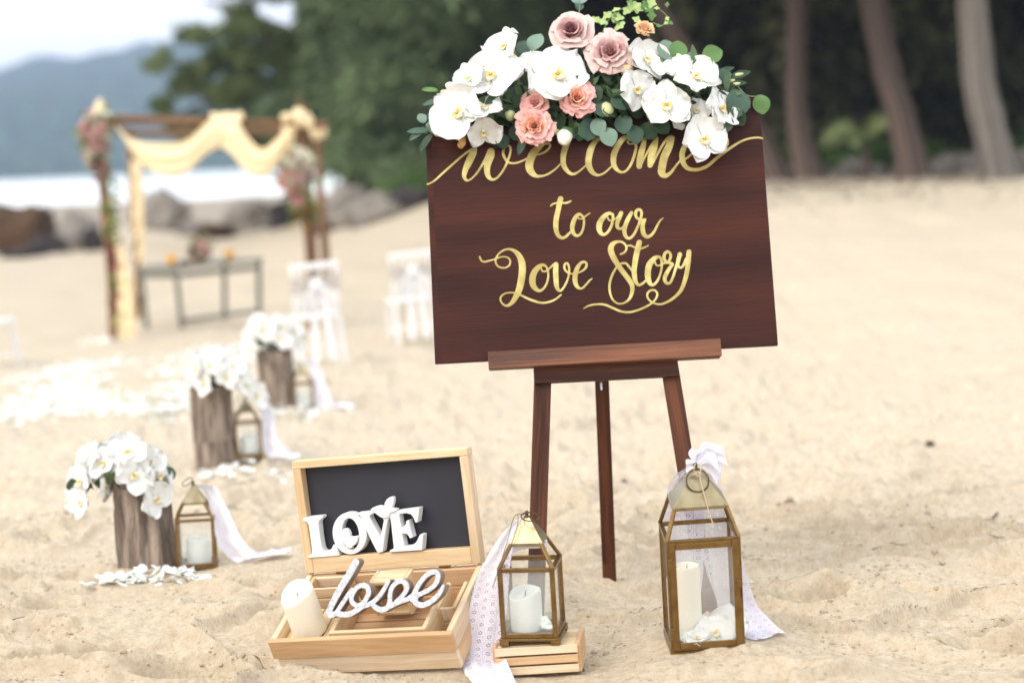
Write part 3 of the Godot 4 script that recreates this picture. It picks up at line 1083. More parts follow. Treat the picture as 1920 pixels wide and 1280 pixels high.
# ---------------------------------------------------------------- the sign and its easel
func build_sign() -> void:
	var fr := pose(-0.0206, -0.2931, 0.0142, Vector3(0.2826, 0.7849, -6.40))
	var sign_ := thing("welcome_sign", "dark stained wooden board lettered in gold, welcome to our love story", "sign", fr)
	var mb := MB.new()
	mb.box(Transform3D(), Vector3(1.0358, 0.7866, 0.018), 0.0015, Vector2(0.5, 0.5))
	obj("board", mb.mesh(), M.board, sign_, Transform3D(Basis(), Vector3(0, 0.3933, -0.009)))
	var words := {}
	words["welcome"] = [
		PackedFloat32Array([-0.5178, 0.5614, 0.0055, -0.5087, 0.5646, 0.0055, -0.4947, 0.5724, 0.0060, -0.4663, 0.5963, 0.0066, -0.4379, 0.6202, 0.0066, -0.4094, 0.6437, 0.0066, -0.3839, 0.6613, 0.0071, -0.3694, 0.6682, 0.0093]),
		PackedFloat32Array([-0.3687, 0.6658, 0.0181, -0.3734, 0.6521, 0.0219, -0.3854, 0.6286, 0.0230, -0.3975, 0.6037, 0.0181, -0.4033, 0.5841, 0.0137, -0.4011, 0.5721, 0.0104, -0.3932, 0.5665, 0.0071, -0.3797, 0.5728, 0.0060, -0.3625, 0.5903, 0.0066, -0.3449, 0.6163, 0.0077, -0.3315, 0.6397, 0.0093, -0.3211, 0.6557, 0.0164]),
		PackedFloat32Array([-0.3170, 0.6560, 0.0214, -0.3190, 0.6419, 0.0235, -0.3283, 0.6196, 0.0224, -0.3325, 0.5999, 0.0191, -0.3307, 0.5800, 0.0158, -0.3225, 0.5676, 0.0109, -0.3117, 0.5652, 0.0076, -0.2976, 0.5744, 0.0071, -0.2801, 0.5969, 0.0071, -0.2664, 0.6246, 0.0071, -0.2578, 0.6497, 0.0071, -0.2576, 0.6663, 0.0071, -0.2655, 0.6713, 0.0077, -0.2755, 0.6644, 0.0077, -0.2804, 0.6482, 0.0082, -0.2757, 0.6308, 0.0088, -0.2654, 0.6174, 0.0077, -0.2492, 0.6133, 0.0066, -0.2299, 0.6168, 0.0066, -0.2075, 0.6263, 0.0060]),
		PackedFloat32Array([-0.1824, 0.6357, 0.0049, -0.1658, 0.6387, 0.0060, -0.1504, 0.6449, 0.0071, -0.1381, 0.6556, 0.0071, -0.1347, 0.6668, 0.0071, -0.1422, 0.6716, 0.0082, -0.1573, 0.6696, 0.0126, -0.1730, 0.6576, 0.0197, -0.1869, 0.6428, 0.0241, -0.1982, 0.6206, 0.0251, -0.2019, 0.6009, 0.0246, -0.1974, 0.5836, 0.0218, -0.1831, 0.5692, 0.0126, -0.1626, 0.5680, 0.0076, -0.1418, 0.5748, 0.0065, -0.1220, 0.5878, 0.0060, -0.1070, 0.6017, 0.0055]),
		PackedFloat32Array([-0.0257, 0.7564, 0.0171, -0.0495, 0.7241, 0.0192, -0.0720, 0.6896, 0.0192, -0.0895, 0.6514, 0.0188, -0.0970, 0.6198, 0.0171, -0.0949, 0.5948, 0.0157, -0.0817, 0.5745, 0.0116, -0.0667, 0.5683, 0.0089, -0.0474, 0.5778, 0.0061, -0.0273, 0.5944, 0.0055]),
		PackedFloat32Array([-0.0531, 0.7214, 0.0041, -0.0358, 0.7233, 0.0048, -0.0198, 0.7281, 0.0041]),
		PackedFloat32Array([0.0371, 0.6683, 0.0068, 0.0283, 0.6759, 0.0082, 0.0111, 0.6741, 0.0150, -0.0047, 0.6554, 0.0191, -0.0160, 0.6258, 0.0205, -0.0196, 0.5975, 0.0198, -0.0102, 0.5722, 0.0157, 0.0062, 0.5606, 0.0089, 0.0271, 0.5665, 0.0061, 0.0493, 0.5847, 0.0055]),
		PackedFloat32Array([0.1151, 0.6680, 0.0075, 0.1037, 0.6773, 0.0116, 0.0896, 0.6713, 0.0164, 0.0711, 0.6474, 0.0188, 0.0587, 0.6179, 0.0184, 0.0584, 0.5895, 0.0157, 0.0716, 0.5696, 0.0102, 0.0884, 0.5665, 0.0075, 0.1065, 0.5832, 0.0082, 0.1214, 0.6143, 0.0089, 0.1292, 0.6423, 0.0082, 0.1250, 0.6621, 0.0075, 0.1152, 0.6695, 0.0061, 0.1052, 0.6636, 0.0048, 0.1082, 0.6556, 0.0048, 0.1218, 0.6548, 0.0048, 0.1387, 0.6624, 0.0048, 0.1569, 0.6699, 0.0075]),
		PackedFloat32Array([0.1590, 0.6712, 0.0096, 0.1506, 0.6446, 0.0177, 0.1402, 0.6096, 0.0198, 0.1351, 0.5815, 0.0177]),
		PackedFloat32Array([0.1398, 0.5812, 0.0048, 0.1638, 0.6260, 0.0061, 0.1864, 0.6596, 0.0096]),
		PackedFloat32Array([0.1931, 0.6685, 0.0136, 0.1843, 0.6373, 0.0211, 0.1735, 0.6077, 0.0211, 0.1685, 0.5824, 0.0157]),
		PackedFloat32Array([0.1739, 0.5807, 0.0054, 0.1977, 0.6234, 0.0075, 0.2186, 0.6556, 0.0089, 0.2347, 0.6675, 0.0150]),
		PackedFloat32Array([0.2401, 0.6658, 0.0191, 0.2309, 0.6400, 0.0232, 0.2152, 0.6088, 0.0245, 0.2057, 0.5774, 0.0238, 0.2030, 0.5563, 0.0224, 0.2133, 0.5469, 0.0150, 0.2310, 0.5565, 0.0095, 0.2494, 0.5785, 0.0068, 0.2641, 0.5947, 0.0061]),
		PackedFloat32Array([0.2655, 0.5900, 0.0061, 0.2922, 0.6062, 0.0068, 0.3137, 0.6316, 0.0075, 0.3071, 0.6516, 0.0089, 0.2844, 0.6440, 0.0143, 0.2709, 0.6198, 0.0170, 0.2689, 0.5951, 0.0170, 0.2764, 0.5734, 0.0150, 0.2927, 0.5625, 0.0122, 0.3164, 0.5611, 0.0109, 0.3444, 0.5712, 0.0102, 0.3767, 0.5960, 0.0095, 0.4125, 0.6205, 0.0088, 0.4481, 0.6409, 0.0075, 0.4760, 0.6500, 0.0068, 0.5034, 0.6519, 0.0061, 0.5178, 0.6487, 0.0054]),
	]
	words["to our"] = [
		PackedFloat32Array([-0.1111, 0.4924, 0.0164, -0.1151, 0.4793, 0.0168, -0.1207, 0.4568, 0.0159, -0.1270, 0.4343, 0.0163, -0.1304, 0.4116, 0.0163, -0.1301, 0.3934, 0.0150, -0.1250, 0.3771, 0.0128, -0.1144, 0.3685, 0.0106, -0.1044, 0.3703, 0.0092, -0.0952, 0.3777, 0.0084, -0.0848, 0.3867, 0.0075]),
		PackedFloat32Array([-0.1420, 0.4717, 0.0053, -0.1351, 0.4771, 0.0053, -0.1228, 0.4798, 0.0057, -0.1074, 0.4785, 0.0062, -0.0941, 0.4782, 0.0075, -0.0851, 0.4811, 0.0066, -0.0794, 0.4842, 0.0040]),
		PackedFloat32Array([-0.0458, 0.4319, 0.0071, -0.0564, 0.4405, 0.0093, -0.0679, 0.4320, 0.0128, -0.0774, 0.4132, 0.0145, -0.0810, 0.3951, 0.0141, -0.0774, 0.3801, 0.0119, -0.0668, 0.3727, 0.0092, -0.0554, 0.3789, 0.0079, -0.0474, 0.3955, 0.0075, -0.0439, 0.4158, 0.0075, -0.0459, 0.4308, 0.0071, -0.0564, 0.4405, 0.0071]),
		PackedFloat32Array([-0.0630, 0.4329, 0.0049, -0.0572, 0.4253, 0.0049, -0.0461, 0.4274, 0.0049, -0.0346, 0.4354, 0.0049, -0.0243, 0.4417, 0.0044]),
		PackedFloat32Array([0.0448, 0.4336, 0.0088, 0.0340, 0.4377, 0.0106, 0.0203, 0.4304, 0.0145, 0.0061, 0.4130, 0.0176, 0.0011, 0.3950, 0.0176, 0.0041, 0.3789, 0.0141, 0.0147, 0.3715, 0.0097, 0.0285, 0.3809, 0.0088, 0.0395, 0.3997, 0.0084, 0.0451, 0.4199, 0.0084, 0.0439, 0.4337, 0.0084, 0.0340, 0.4383, 0.0088]),
		PackedFloat32Array([0.0289, 0.4254, 0.0048, 0.0332, 0.4156, 0.0053, 0.0437, 0.4154, 0.0053, 0.0528, 0.4195, 0.0053, 0.0621, 0.4281, 0.0057]),
		PackedFloat32Array([0.0710, 0.4367, 0.0132, 0.0639, 0.4211, 0.0132, 0.0567, 0.4033, 0.0123, 0.0582, 0.3906, 0.0101, 0.0674, 0.3872, 0.0088, 0.0781, 0.3929, 0.0088]),
		PackedFloat32Array([0.1028, 0.4360, 0.0110, 0.0920, 0.4184, 0.0132, 0.0819, 0.3973, 0.0141, 0.0773, 0.3793, 0.0136, 0.0807, 0.3620, 0.0114, 0.0909, 0.3558, 0.0092, 0.1035, 0.3642, 0.0084, 0.1145, 0.3818, 0.0084, 0.1241, 0.4017, 0.0079, 0.1316, 0.4230, 0.0084, 0.1333, 0.4366, 0.0084, 0.1267, 0.4449, 0.0088, 0.1181, 0.4404, 0.0097, 0.1147, 0.4292, 0.0097, 0.1189, 0.4180, 0.0088, 0.1296, 0.4117, 0.0075, 0.1428, 0.4121, 0.0079]),
		PackedFloat32Array([0.1416, 0.4110, 0.0092, 0.1354, 0.3988, 0.0132, 0.1333, 0.3830, 0.0145, 0.1356, 0.3669, 0.0141, 0.1449, 0.3573, 0.0119, 0.1573, 0.3611, 0.0097, 0.1691, 0.3741, 0.0079, 0.1790, 0.3918, 0.0070, 0.1887, 0.4060, 0.0057, 0.1981, 0.4139, 0.0031]),
	]
	words["love"] = [
		PackedFloat32Array([-0.3677, 0.3237, 0.0057, -0.3631, 0.3119, 0.0065, -0.3548, 0.3070, 0.0065, -0.3388, 0.3095, 0.0053, -0.3203, 0.3137, 0.0049, -0.3079, 0.3182, 0.0049, -0.2916, 0.3194, 0.0049, -0.2792, 0.3135, 0.0057, -0.2750, 0.3034, 0.0061, -0.2791, 0.2915, 0.0057, -0.2912, 0.2850, 0.0053, -0.3054, 0.2863, 0.0057, -0.3162, 0.2940, 0.0061, -0.3199, 0.3059, 0.0061, -0.3177, 0.3167, 0.0057, -0.3094, 0.3288, 0.0057, -0.2947, 0.3393, 0.0065, -0.2782, 0.3425, 0.0073, -0.2622, 0.3366, 0.0110, -0.2497, 0.3233, 0.0163, -0.2411, 0.3040, 0.0203, -0.2390, 0.2809, 0.0215, -0.2417, 0.2580, 0.0219, -0.2465, 0.2354, 0.0215, -0.2524, 0.2149, 0.0202, -0.2624, 0.1946, 0.0174, -0.2763, 0.1747, 0.0125, -0.2909, 0.1663, 0.0081, -0.3028, 0.1709, 0.0065, -0.3103, 0.1828, 0.0057, -0.3088, 0.1947, 0.0057, -0.2972, 0.2039, 0.0053, -0.2808, 0.2065, 0.0053, -0.2647, 0.2041, 0.0053, -0.2508, 0.1982, 0.0061, -0.2331, 0.1878, 0.0073, -0.2114, 0.1773, 0.0077, -0.1875, 0.1693, 0.0073, -0.1652, 0.1705, 0.0069, -0.1446, 0.1777, 0.0065, -0.1260, 0.1912, 0.0053]),
		PackedFloat32Array([-0.1674, 0.2821, 0.0073, -0.1763, 0.2874, 0.0097, -0.1898, 0.2812, 0.0150, -0.2038, 0.2653, 0.0187, -0.2103, 0.2459, 0.0199, -0.2098, 0.2271, 0.0186, -0.2014, 0.2131, 0.0138, -0.1896, 0.2072, 0.0089, -0.1770, 0.2148, 0.0073, -0.1671, 0.2309, 0.0069, -0.1619, 0.2515, 0.0069, -0.1628, 0.2703, 0.0065, -0.1678, 0.2831, 0.0065, -0.1763, 0.2878, 0.0073]),
		PackedFloat32Array([-0.1820, 0.2756, 0.0053, -0.1783, 0.2674, 0.0057, -0.1682, 0.2673, 0.0057, -0.1555, 0.2762, 0.0057, -0.1445, 0.2856, 0.0065, -0.1366, 0.2887, 0.0081]),
		PackedFloat32Array([-0.1363, 0.2866, 0.0150, -0.1386, 0.2669, 0.0166, -0.1389, 0.2460, 0.0166, -0.1388, 0.2252, 0.0150, -0.1356, 0.2094, 0.0117, -0.1280, 0.2038, 0.0081, -0.1184, 0.2116, 0.0069, -0.1073, 0.2297, 0.0065, -0.1002, 0.2480, 0.0065, -0.0971, 0.2687, 0.0069, -0.0993, 0.2839, 0.0073, -0.1051, 0.2884, 0.0073, -0.1105, 0.2828, 0.0073, -0.1111, 0.2716, 0.0073, -0.1046, 0.2612, 0.0069, -0.0918, 0.2548, 0.0057, -0.0786, 0.2545, 0.0057]),
		PackedFloat32Array([-0.0714, 0.2564, 0.0053, -0.0569, 0.2623, 0.0061, -0.0462, 0.2721, 0.0073, -0.0435, 0.2834, 0.0073, -0.0503, 0.2895, 0.0077, -0.0616, 0.2859, 0.0101, -0.0722, 0.2715, 0.0134, -0.0793, 0.2531, 0.0150, -0.0815, 0.2345, 0.0154, -0.0784, 0.2176, 0.0125, -0.0700, 0.2084, 0.0085, -0.0599, 0.2083, 0.0069, -0.0471, 0.2200, 0.0065, -0.0384, 0.2296, 0.0061, -0.0296, 0.2361, 0.0036]),
	]
	words["story"] = [
		PackedFloat32Array([0.0618, 0.3075, 0.0063, 0.0733, 0.3123, 0.0068, 0.0804, 0.3239, 0.0072, 0.0769, 0.3372, 0.0072, 0.0658, 0.3461, 0.0076, 0.0510, 0.3463, 0.0101, 0.0378, 0.3383, 0.0156, 0.0327, 0.3222, 0.0182, 0.0378, 0.3023, 0.0182, 0.0472, 0.2822, 0.0169, 0.0587, 0.2620, 0.0160, 0.0722, 0.2416, 0.0160, 0.0838, 0.2236, 0.0160, 0.0907, 0.2059, 0.0139, 0.0889, 0.1865, 0.0118, 0.0804, 0.1676, 0.0084, 0.0650, 0.1559, 0.0067, 0.0459, 0.1539, 0.0059, 0.0302, 0.1660, 0.0067, 0.0230, 0.1859, 0.0072, 0.0217, 0.2076, 0.0076, 0.0263, 0.2290, 0.0076, 0.0370, 0.2523, 0.0072, 0.0508, 0.2711, 0.0067, 0.0639, 0.2786, 0.0076, 0.0765, 0.2773, 0.0076, 0.0843, 0.2670, 0.0076, 0.0929, 0.2546, 0.0072]),
		PackedFloat32Array([0.1210, 0.3417, 0.0161, 0.1165, 0.3262, 0.0173, 0.1099, 0.3048, 0.0173, 0.1042, 0.2811, 0.0169, 0.0998, 0.2575, 0.0160, 0.0997, 0.2358, 0.0152, 0.1028, 0.2172, 0.0122, 0.1113, 0.2082, 0.0093, 0.1232, 0.2128, 0.0076, 0.1343, 0.2219, 0.0067]),
		PackedFloat32Array([0.0814, 0.3312, 0.0055, 0.0925, 0.3330, 0.0059, 0.1049, 0.3269, 0.0059, 0.1193, 0.3212, 0.0063, 0.1343, 0.3241, 0.0059, 0.1478, 0.3305, 0.0038]),
		PackedFloat32Array([0.1827, 0.2876, 0.0076, 0.1750, 0.2928, 0.0097, 0.1627, 0.2876, 0.0148, 0.1479, 0.2711, 0.0185, 0.1416, 0.2508, 0.0189, 0.1402, 0.2292, 0.0181, 0.1443, 0.2127, 0.0139, 0.1533, 0.2059, 0.0093, 0.1655, 0.2147, 0.0080, 0.1761, 0.2336, 0.0072, 0.1833, 0.2571, 0.0072, 0.1846, 0.2777, 0.0076, 0.1808, 0.2910, 0.0076, 0.1751, 0.2933, 0.0084]),
		PackedFloat32Array([0.1641, 0.2773, 0.0055, 0.1687, 0.2666, 0.0059, 0.1793, 0.2660, 0.0059, 0.1906, 0.2715, 0.0063]),
		PackedFloat32Array([0.1902, 0.2715, 0.0067, 0.2030, 0.2745, 0.0076, 0.2113, 0.2860, 0.0084, 0.2130, 0.2985, 0.0084, 0.2051, 0.3077, 0.0089, 0.1958, 0.3008, 0.0097, 0.1924, 0.2871, 0.0101, 0.1988, 0.2754, 0.0097, 0.2102, 0.2713, 0.0097, 0.2168, 0.2665, 0.0093, 0.2070, 0.2547, 0.0114, 0.1969, 0.2390, 0.0126, 0.1904, 0.2231, 0.0122, 0.1951, 0.2098, 0.0097, 0.2063, 0.2103, 0.0084, 0.2158, 0.2271, 0.0080, 0.2247, 0.2505, 0.0088, 0.2343, 0.2749, 0.0114, 0.2412, 0.2974, 0.0135]),
		PackedFloat32Array([0.2416, 0.2963, 0.0131, 0.2353, 0.2781, 0.0126, 0.2329, 0.2630, 0.0097, 0.2402, 0.2552, 0.0080, 0.2489, 0.2600, 0.0084, 0.2600, 0.2811, 0.0093]),
		PackedFloat32Array([0.2695, 0.3034, 0.0147, 0.2670, 0.2850, 0.0156, 0.2632, 0.2592, 0.0147, 0.2573, 0.2334, 0.0139, 0.2494, 0.2100, 0.0126, 0.2372, 0.1847, 0.0113, 0.2192, 0.1663, 0.0092, 0.1973, 0.1524, 0.0080, 0.1737, 0.1451, 0.0067, 0.1529, 0.1495, 0.0063, 0.1380, 0.1622, 0.0067, 0.1347, 0.1771, 0.0067, 0.1438, 0.1887, 0.0067, 0.1575, 0.1892, 0.0067, 0.1653, 0.1780, 0.0067, 0.1601, 0.1631, 0.0067, 0.1467, 0.1498, 0.0067, 0.1271, 0.1391, 0.0067, 0.1034, 0.1307, 0.0071, 0.0779, 0.1256, 0.0076, 0.0529, 0.1292, 0.0076, 0.0304, 0.1401, 0.0076, 0.0058, 0.1523, 0.0076, -0.0171, 0.1557, 0.0067, -0.0425, 0.1528, 0.0063, -0.0603, 0.1447, 0.0034]),
	]
	for w in words:
		var lo := Vector2(9, 9)
		var hi := Vector2(-9, -9)
		for s in words[w]:
			for k in range(0, s.size(), 3):
				lo = lo.min(Vector2(s[k], s[k + 1]))
				hi = hi.max(Vector2(s[k], s[k + 1]))
		var o := Outline.new(lo - Vector2(0.03, 0.03), hi + Vector2(0.03, 0.03), 0.0014)
		for s in words[w]:
			o.stroke(PackedFloat32Array(s))
		# the two swashes run out at the edges of the board
		var m2 := MB.new()
		o.build(m2, 0.0002, 0.0011, 0.0009)
		var lettering := obj("lettering", m2.mesh(), M.gold, sign_)
		lettering.set_meta("label", "gold hand lettering reading " + w)

	var e := thing("easel", "brown wooden tripod easel carrying the welcome sign", "easel", fr)
	# points on the easel in the frame of the board
	for q in [[Vector3(-0.1858, 0.0572, -0.036), Vector3(-0.258, -0.8092, -0.036)], [Vector3(0.1824, 0.0369, -0.036), Vector3(0.2636, -0.8329, -0.036)]]:
		var a: Vector3 = q[0]
		var b: Vector3 = q[1]
		var up := (a - b).normalized()
		bar("front_leg", e, b, a + up * 0.62 * (1.0 if a.x < 0.0 else 1.0), 0.052, 0.026, M.easel)
	bar("crossbar", e, Vector3(-0.2217, -0.0511, -0.012), Vector3(0.2127, -0.0519, -0.012), 0.052, 0.020, M.easel)
	bar("top_bar", e, Vector3(-0.10, 0.55, -0.055), Vector3(0.12, 0.55, -0.055), 0.05, 0.018, M.easel)
	bar("ledge", e, Vector3(-0.3557, -0.0061, 0.03), Vector3(0.3441, -0.0037, 0.03), 0.053, 0.014, M.ledge)
	bar("ledge_shelf", e, Vector3(-0.3549, -0.0218, 0.01) + Vector3(0, -0.004, 0), Vector3(0.3401, -0.0223, 0.01) + Vector3(0, -0.004, 0), 0.012, 0.024, M.ledge)
	var foot: Vector3 = fr.affine_inverse() * (Vector3(0.2837, 0, -6.826))
	bar("back_leg", e, foot + Vector3(0, -0.02, 0), Vector3(-0.005, 0.50, -0.075), 0.044, 0.026, M.easel)
	var pin := MB.new()
	pin.tube([Vector3(-0.0202, -0.0791, -0.035), Vector3(-0.0199, -0.1021, -0.035)], [0.0035, 0.003], 8)
	obj("bolt", pin.mesh(), M.steel, e)


# ---------------------------------------------------------------- flowers
func petal_mesh(L: float, W: float, shape: int, cup: float, curl: float, ruffle: float, seed_: int, nu := 9, nv := 8) -> ArrayMesh:
	# a petal that grows along +y from the origin and faces +z
	var f := noise(1.0, seed_, 2)
	var mb := MB.new()
	mb.grid(nu, nv, func(u: float, w: float) -> Vector3:
		var x := w * 2.0 - 1.0
		var prof := 0.0
		if shape == 0:  # broad orchid petal: narrow claw, then nearly round
			prof = pow(sin(PI * clampf(pow(u, 0.72) * 0.97 + 0.015, 0.0, 1.0)), 0.62)
		elif shape == 1:  # sepal: oval
			prof = pow(sin(PI * clampf(u * 0.93 + 0.05, 0.0, 1.0)), 0.7)
		else:  # rose petal: wedge with a broad rolled lip
			prof = pow(u, 0.55) * pow(maxf(0.0, 1.0 - pow(u, 5.0) * 0.55), 0.5) + 0.12 * (1.0 - u)
		var hw := W * prof
		var len := L * u
		if shape == 2:
			len -= L * 0.16 * x * x * u * u
		var z := cup * W * (x * x * (0.35 + 0.65 * u) - 0.2) + curl * L * u * u
		z += ruffle * W * f.get_noise_2d(x * 1.6 + seed_, u * 2.0) * u
		if shape == 2:
			z -= ruffle * W * 2.2 * pow(maxf(0.0, u - 0.72) / 0.28, 2.0) * 0.5
		return Vector3(x * hw, len, z))
	return mb.mesh()


var orchid_parts := {}


func orchid_kit() -> void:
	var broad := []
	var sepal := []
	for i in 3:
		broad.append(petal_mesh(0.5, 0.40, 0, [0.16, -0.10, 0.26][i], [-0.12, 0.10, 0.02][i], 0.30, 11 + i, 10, 9))
		sepal.append(petal_mesh(0.5, 0.205, 1, [0.16, 0.22, 0.05][i], [-0.10, 0.06, 0.12][i], 0.2, 21 + i, 9, 7))
	orchid_parts = {"broad": broad, "sepal": sepal}
	# column and lip: a hooded middle, two yellow side lobes and a forked tongue
	var mb := MB.new()
	mb.colored = true
	mb.col = Color(0.86, 0.84, 0.78)
	mb.tube(curve([Vector3(0, 0.02, 0.0), Vector3(0, 0.045, 0.05), Vector3(0, 0.03, 0.095)], 4), [0.035, 0.036, 0.038, 0.039, 0.04, 0.04, 0.038, 0.034, 0.02], 8)
	for s in [-1.0, 1.0]:
		mb.col = Color(0.78, 0.60, 0.16)
		mb.grid(5, 4, func(u: float, w: float) -> Vector3:
			var x := w * 2.0 - 1.0
			return Vector3(s * (0.02 + 0.075 * u), -0.03 + 0.06 * x * sin(PI * (u * 0.85 + 0.1)) + 0.03 * u, 0.05 + 0.05 * sin(u * 2.4)))
	mb.col = Color(0.80, 0.74, 0.50)
	mb.grid(8, 4, func(u: float, w: float) -> Vector3:
		var x := w * 2.0 - 1.0
		var hw := 0.05 + 0.045 * sin(PI * u) - 0.075 * pow(u, 3.0)
		return Vector3(x * hw, -0.02 - 0.15 * u + 0.02 * x * x, 0.05 + 0.06 * sin(u * 2.6) - 0.03 * x * x))
	mb.col = Color(0.62, 0.30, 0.06)
	mb.tube([Vector3(0, -0.01, 0.06), Vector3(0, -0.045, 0.09)], [0.016, 0.02], 7)
	for s in [-1.0, 1.0]:
		mb.col = Color(0.84, 0.80, 0.66)
		mb.tube(curve([Vector3(s * 0.012, -0.165, 0.06), Vector3(s * 0.03, -0.2, 0.08), Vector3(s * 0.07, -0.19, 0.10)], 4), [0.008, 0.008, 0.007, 0.006, 0.005, 0.004, 0.003, 0.003, 0.002], 5)
	orchid_parts.lip = mb.mesh()


func look(at: Vector3, dir: Vector3, turn: float, s: float) -> Transform3D:
	# z looks along dir, then a turn about it, then a scale
	var z := dir.normalized()
	var x := Vector3.UP.cross(z)
	x = x.normalized() if x.length() > 0.05 else Vector3.RIGHT
	return Transform3D(Basis(x, z.cross(x), z) * Basis(Vector3.BACK, turn) * Basis().scaled(Vector3.ONE * s), at)


func orchid(parent: Node3D, at: Vector3, dir: Vector3, turn: float, size: float, open := 1.0) -> MeshInstance3D:
	var o := obj("orchid", orchid_parts.lip, M.lip, parent, look(at, dir, turn, size))
	for s in [-1.0, 1.0]:
		var b := Basis(Vector3.BACK, -s * (1.42 + rng.randf_range(-0.12, 0.12))) * Basis(Vector3.RIGHT, 0.16 + rng.randf_range(-0.12, 0.2) + (1.0 - open) * 0.8)
		b = b * Basis().scaled(Vector3.ONE * rng.randf_range(0.86, 1.08))
		obj("petal", orchid_parts.broad[rng.randi() % 3], M.petal, o, Transform3D(b, Vector3(s * 0.01, 0.0, 0.02 + 0.004 * s)))
	for a in [0.0, 2.35, -2.35]:
		var b := Basis(Vector3.BACK, a + rng.randf_range(-0.12, 0.12)) * Basis(Vector3.RIGHT, 0.08 + rng.randf_range(-0.1, 0.14) + (1.0 - open) * 0.7)
		obj("sepal", orchid_parts.sepal[rng.randi() % 3], M.petal, o, Transform3D(b, Vector3(0, 0.0, 0.0)))
	return o


func rose(parent: Node3D, at: Vector3, dir: Vector3, size: float, outer: String, inner: String, ruffle: float, full := 1.0, open := 1.0, heart := "") -> void:
	# size is the width of the open flower; the heart is one mesh, every outer petal its own.
	# each petal wraps part of a bell round the axis, and its lip rolls outwards
	var head := obj("rose", ArrayMesh.new(), M[heart if heart else inner], parent, look(at, dir, rng.randf() * TAU, size))
	var core := MB.new()
	core.lathe([Vector2(0.0, -0.30), Vector2(0.08, -0.27), Vector2(0.11, -0.20), Vector2(0.06, -0.14)], 8, Transform3D(Basis(Vector3.RIGHT, PI / 2), Vector3.ZERO))
	var layers := 6
	for k in layers:
		var u := float(k) / (layers - 1)
		var n := int(round(lerpf(3.0, 6.0, u) * full))
		var rt := lerpf(0.045, 0.40 * open, pow(u, 1.25))
		var rb := lerpf(0.015, 0.10, u)
		var hh := lerpf(0.36, 0.40, u) * (1.0 - 0.50 * u * u * open)
		var fl := lerpf(0.005, 0.10 * open, u)
		for i in n:
			var ph := TAU * i / n + k * 1.3 + rng.randf_range(-0.35, 0.35)
			var skew := rng.randf_range(-0.06, 0.06) * u
			var half := lerpf(1.5, 0.80, u) * rng.randf_range(0.85, 1.2) * (1.15 if full <= 1.0 else 0.9)
			var f := noise(1.0, rng.randi() % 10000, 2)
			var rr := rt * rng.randf_range(0.86, 1.10)
			var hv := hh * rng.randf_range(0.86, 1.08)
			var mb := core if k < 2 else MB.new()
			mb.grid(8, 9, func(s: float, w: float) -> Vector3:
				var x := w * 2.0 - 1.0
				var lip := maxf(0.0, (s - 0.62) / 0.38)
				var a := ph + x * half * (0.45 + 0.55 * sqrt(s)) * (1.0 - 0.25 * pow(s, 4.0))
				var r := lerpf(rb, rr, pow(s, 0.75)) + fl * lip * lip + 0.012 * x * k * 0.4
				r += ruffle * 0.22 * rr * f.get_noise_2d(x * 1.3, s * 1.5) * s - ruffle * 0.05 * exp(-x * x * 14.0) * s * s
				var z := hv * (s - 0.20 * x * x * s * s) - fl * 0.7 * lip * lip + ruffle * 0.06 * f.get_noise_2d(x * 3.0 + 20.0, s) * s * s
				z += skew * x + (rt * 0.10 * s * s * f.get_noise_2d(x * 2.0 - 9.0, s * 2.0))
				return Vector3(cos(a) * r, sin(a) * r, z - 0.22))
			if k >= 2:
				obj("petal", mb.mesh(), M[outer if k > 3 or (k > 2 and rng.randf() < 0.5) else inner], head)
	head.mesh = core.mesh()


func bud(parent: Node3D, at: Vector3, dir: Vector3, L: float, W: float, m: Material) -> void:
	var mb := MB.new()
	mb.lathe([Vector2(0.0, 0.0), Vector2(0.28, 0.06), Vector2(0.46, 0.28), Vector2(0.5, 0.5), Vector2(0.4, 0.78), Vector2(0.2, 0.95), Vector2(0.0, 1.0)], 10, Transform3D(), func(p: Vector3, u: float, w: float) -> Vector3: return Vector3(p.x * (1.0 + 0.12 * sin(w * TAU * 3.0 + u * 4.0)), p.y, p.z * (1.0 + 0.12 * cos(w * TAU * 3.0 + u * 4.0))))
	var b := look(at, dir, 0.0, 1.0).basis * Basis(Vector3.RIGHT, PI / 2)
	obj("bud", mb.mesh(), m, parent, Transform3D(b * Basis().scaled(Vector3(W, L, W)), at - dir.normalized() * L * 0.5))


func leaf_mesh(kind: int) -> ArrayMesh:
	var mb := MB.new()
	mb.grid(8, 6, func(u: float, w: float) -> Vector3:
		var x := w * 2.0 - 1.0
		var hw := 0.0
		if kind == 0:
			hw = 0.46 * pow(sin(PI * clampf(u * 0.96 + 0.03, 0, 1)), 0.6)
		elif kind == 1:
			hw = 0.17 * pow(sin(PI * clampf(u * 0.97 + 0.02, 0, 1)), 0.8)
		else:
			hw = 0.34 * pow(sin(PI * clampf(u * 0.97 + 0.02, 0, 1)), 0.7) * (1.0 + 0.35 * cos(u * 13.0))
		return Vector3(x * hw, u, 0.10 * absf(x) * hw * 2.0 - 0.16 * u * u + 0.03 * sin(u * 6.0 + x)))
	return mb.mesh()


func leaf(parent: Node3D, mesh: Mesh, at: Vector3, dir: Vector3, face: Vector3, size: float, m: Material) -> void:
	# dir: the way the leaf points; face: the way its upper side looks
	var y := dir.normalized()
	var z := (face - y * face.dot(y)).normalized()
	obj("leaf", mesh, m, parent, Transform3D(Basis(y.cross(z), y, z) * Basis().scaled(Vector3.ONE * size), at))


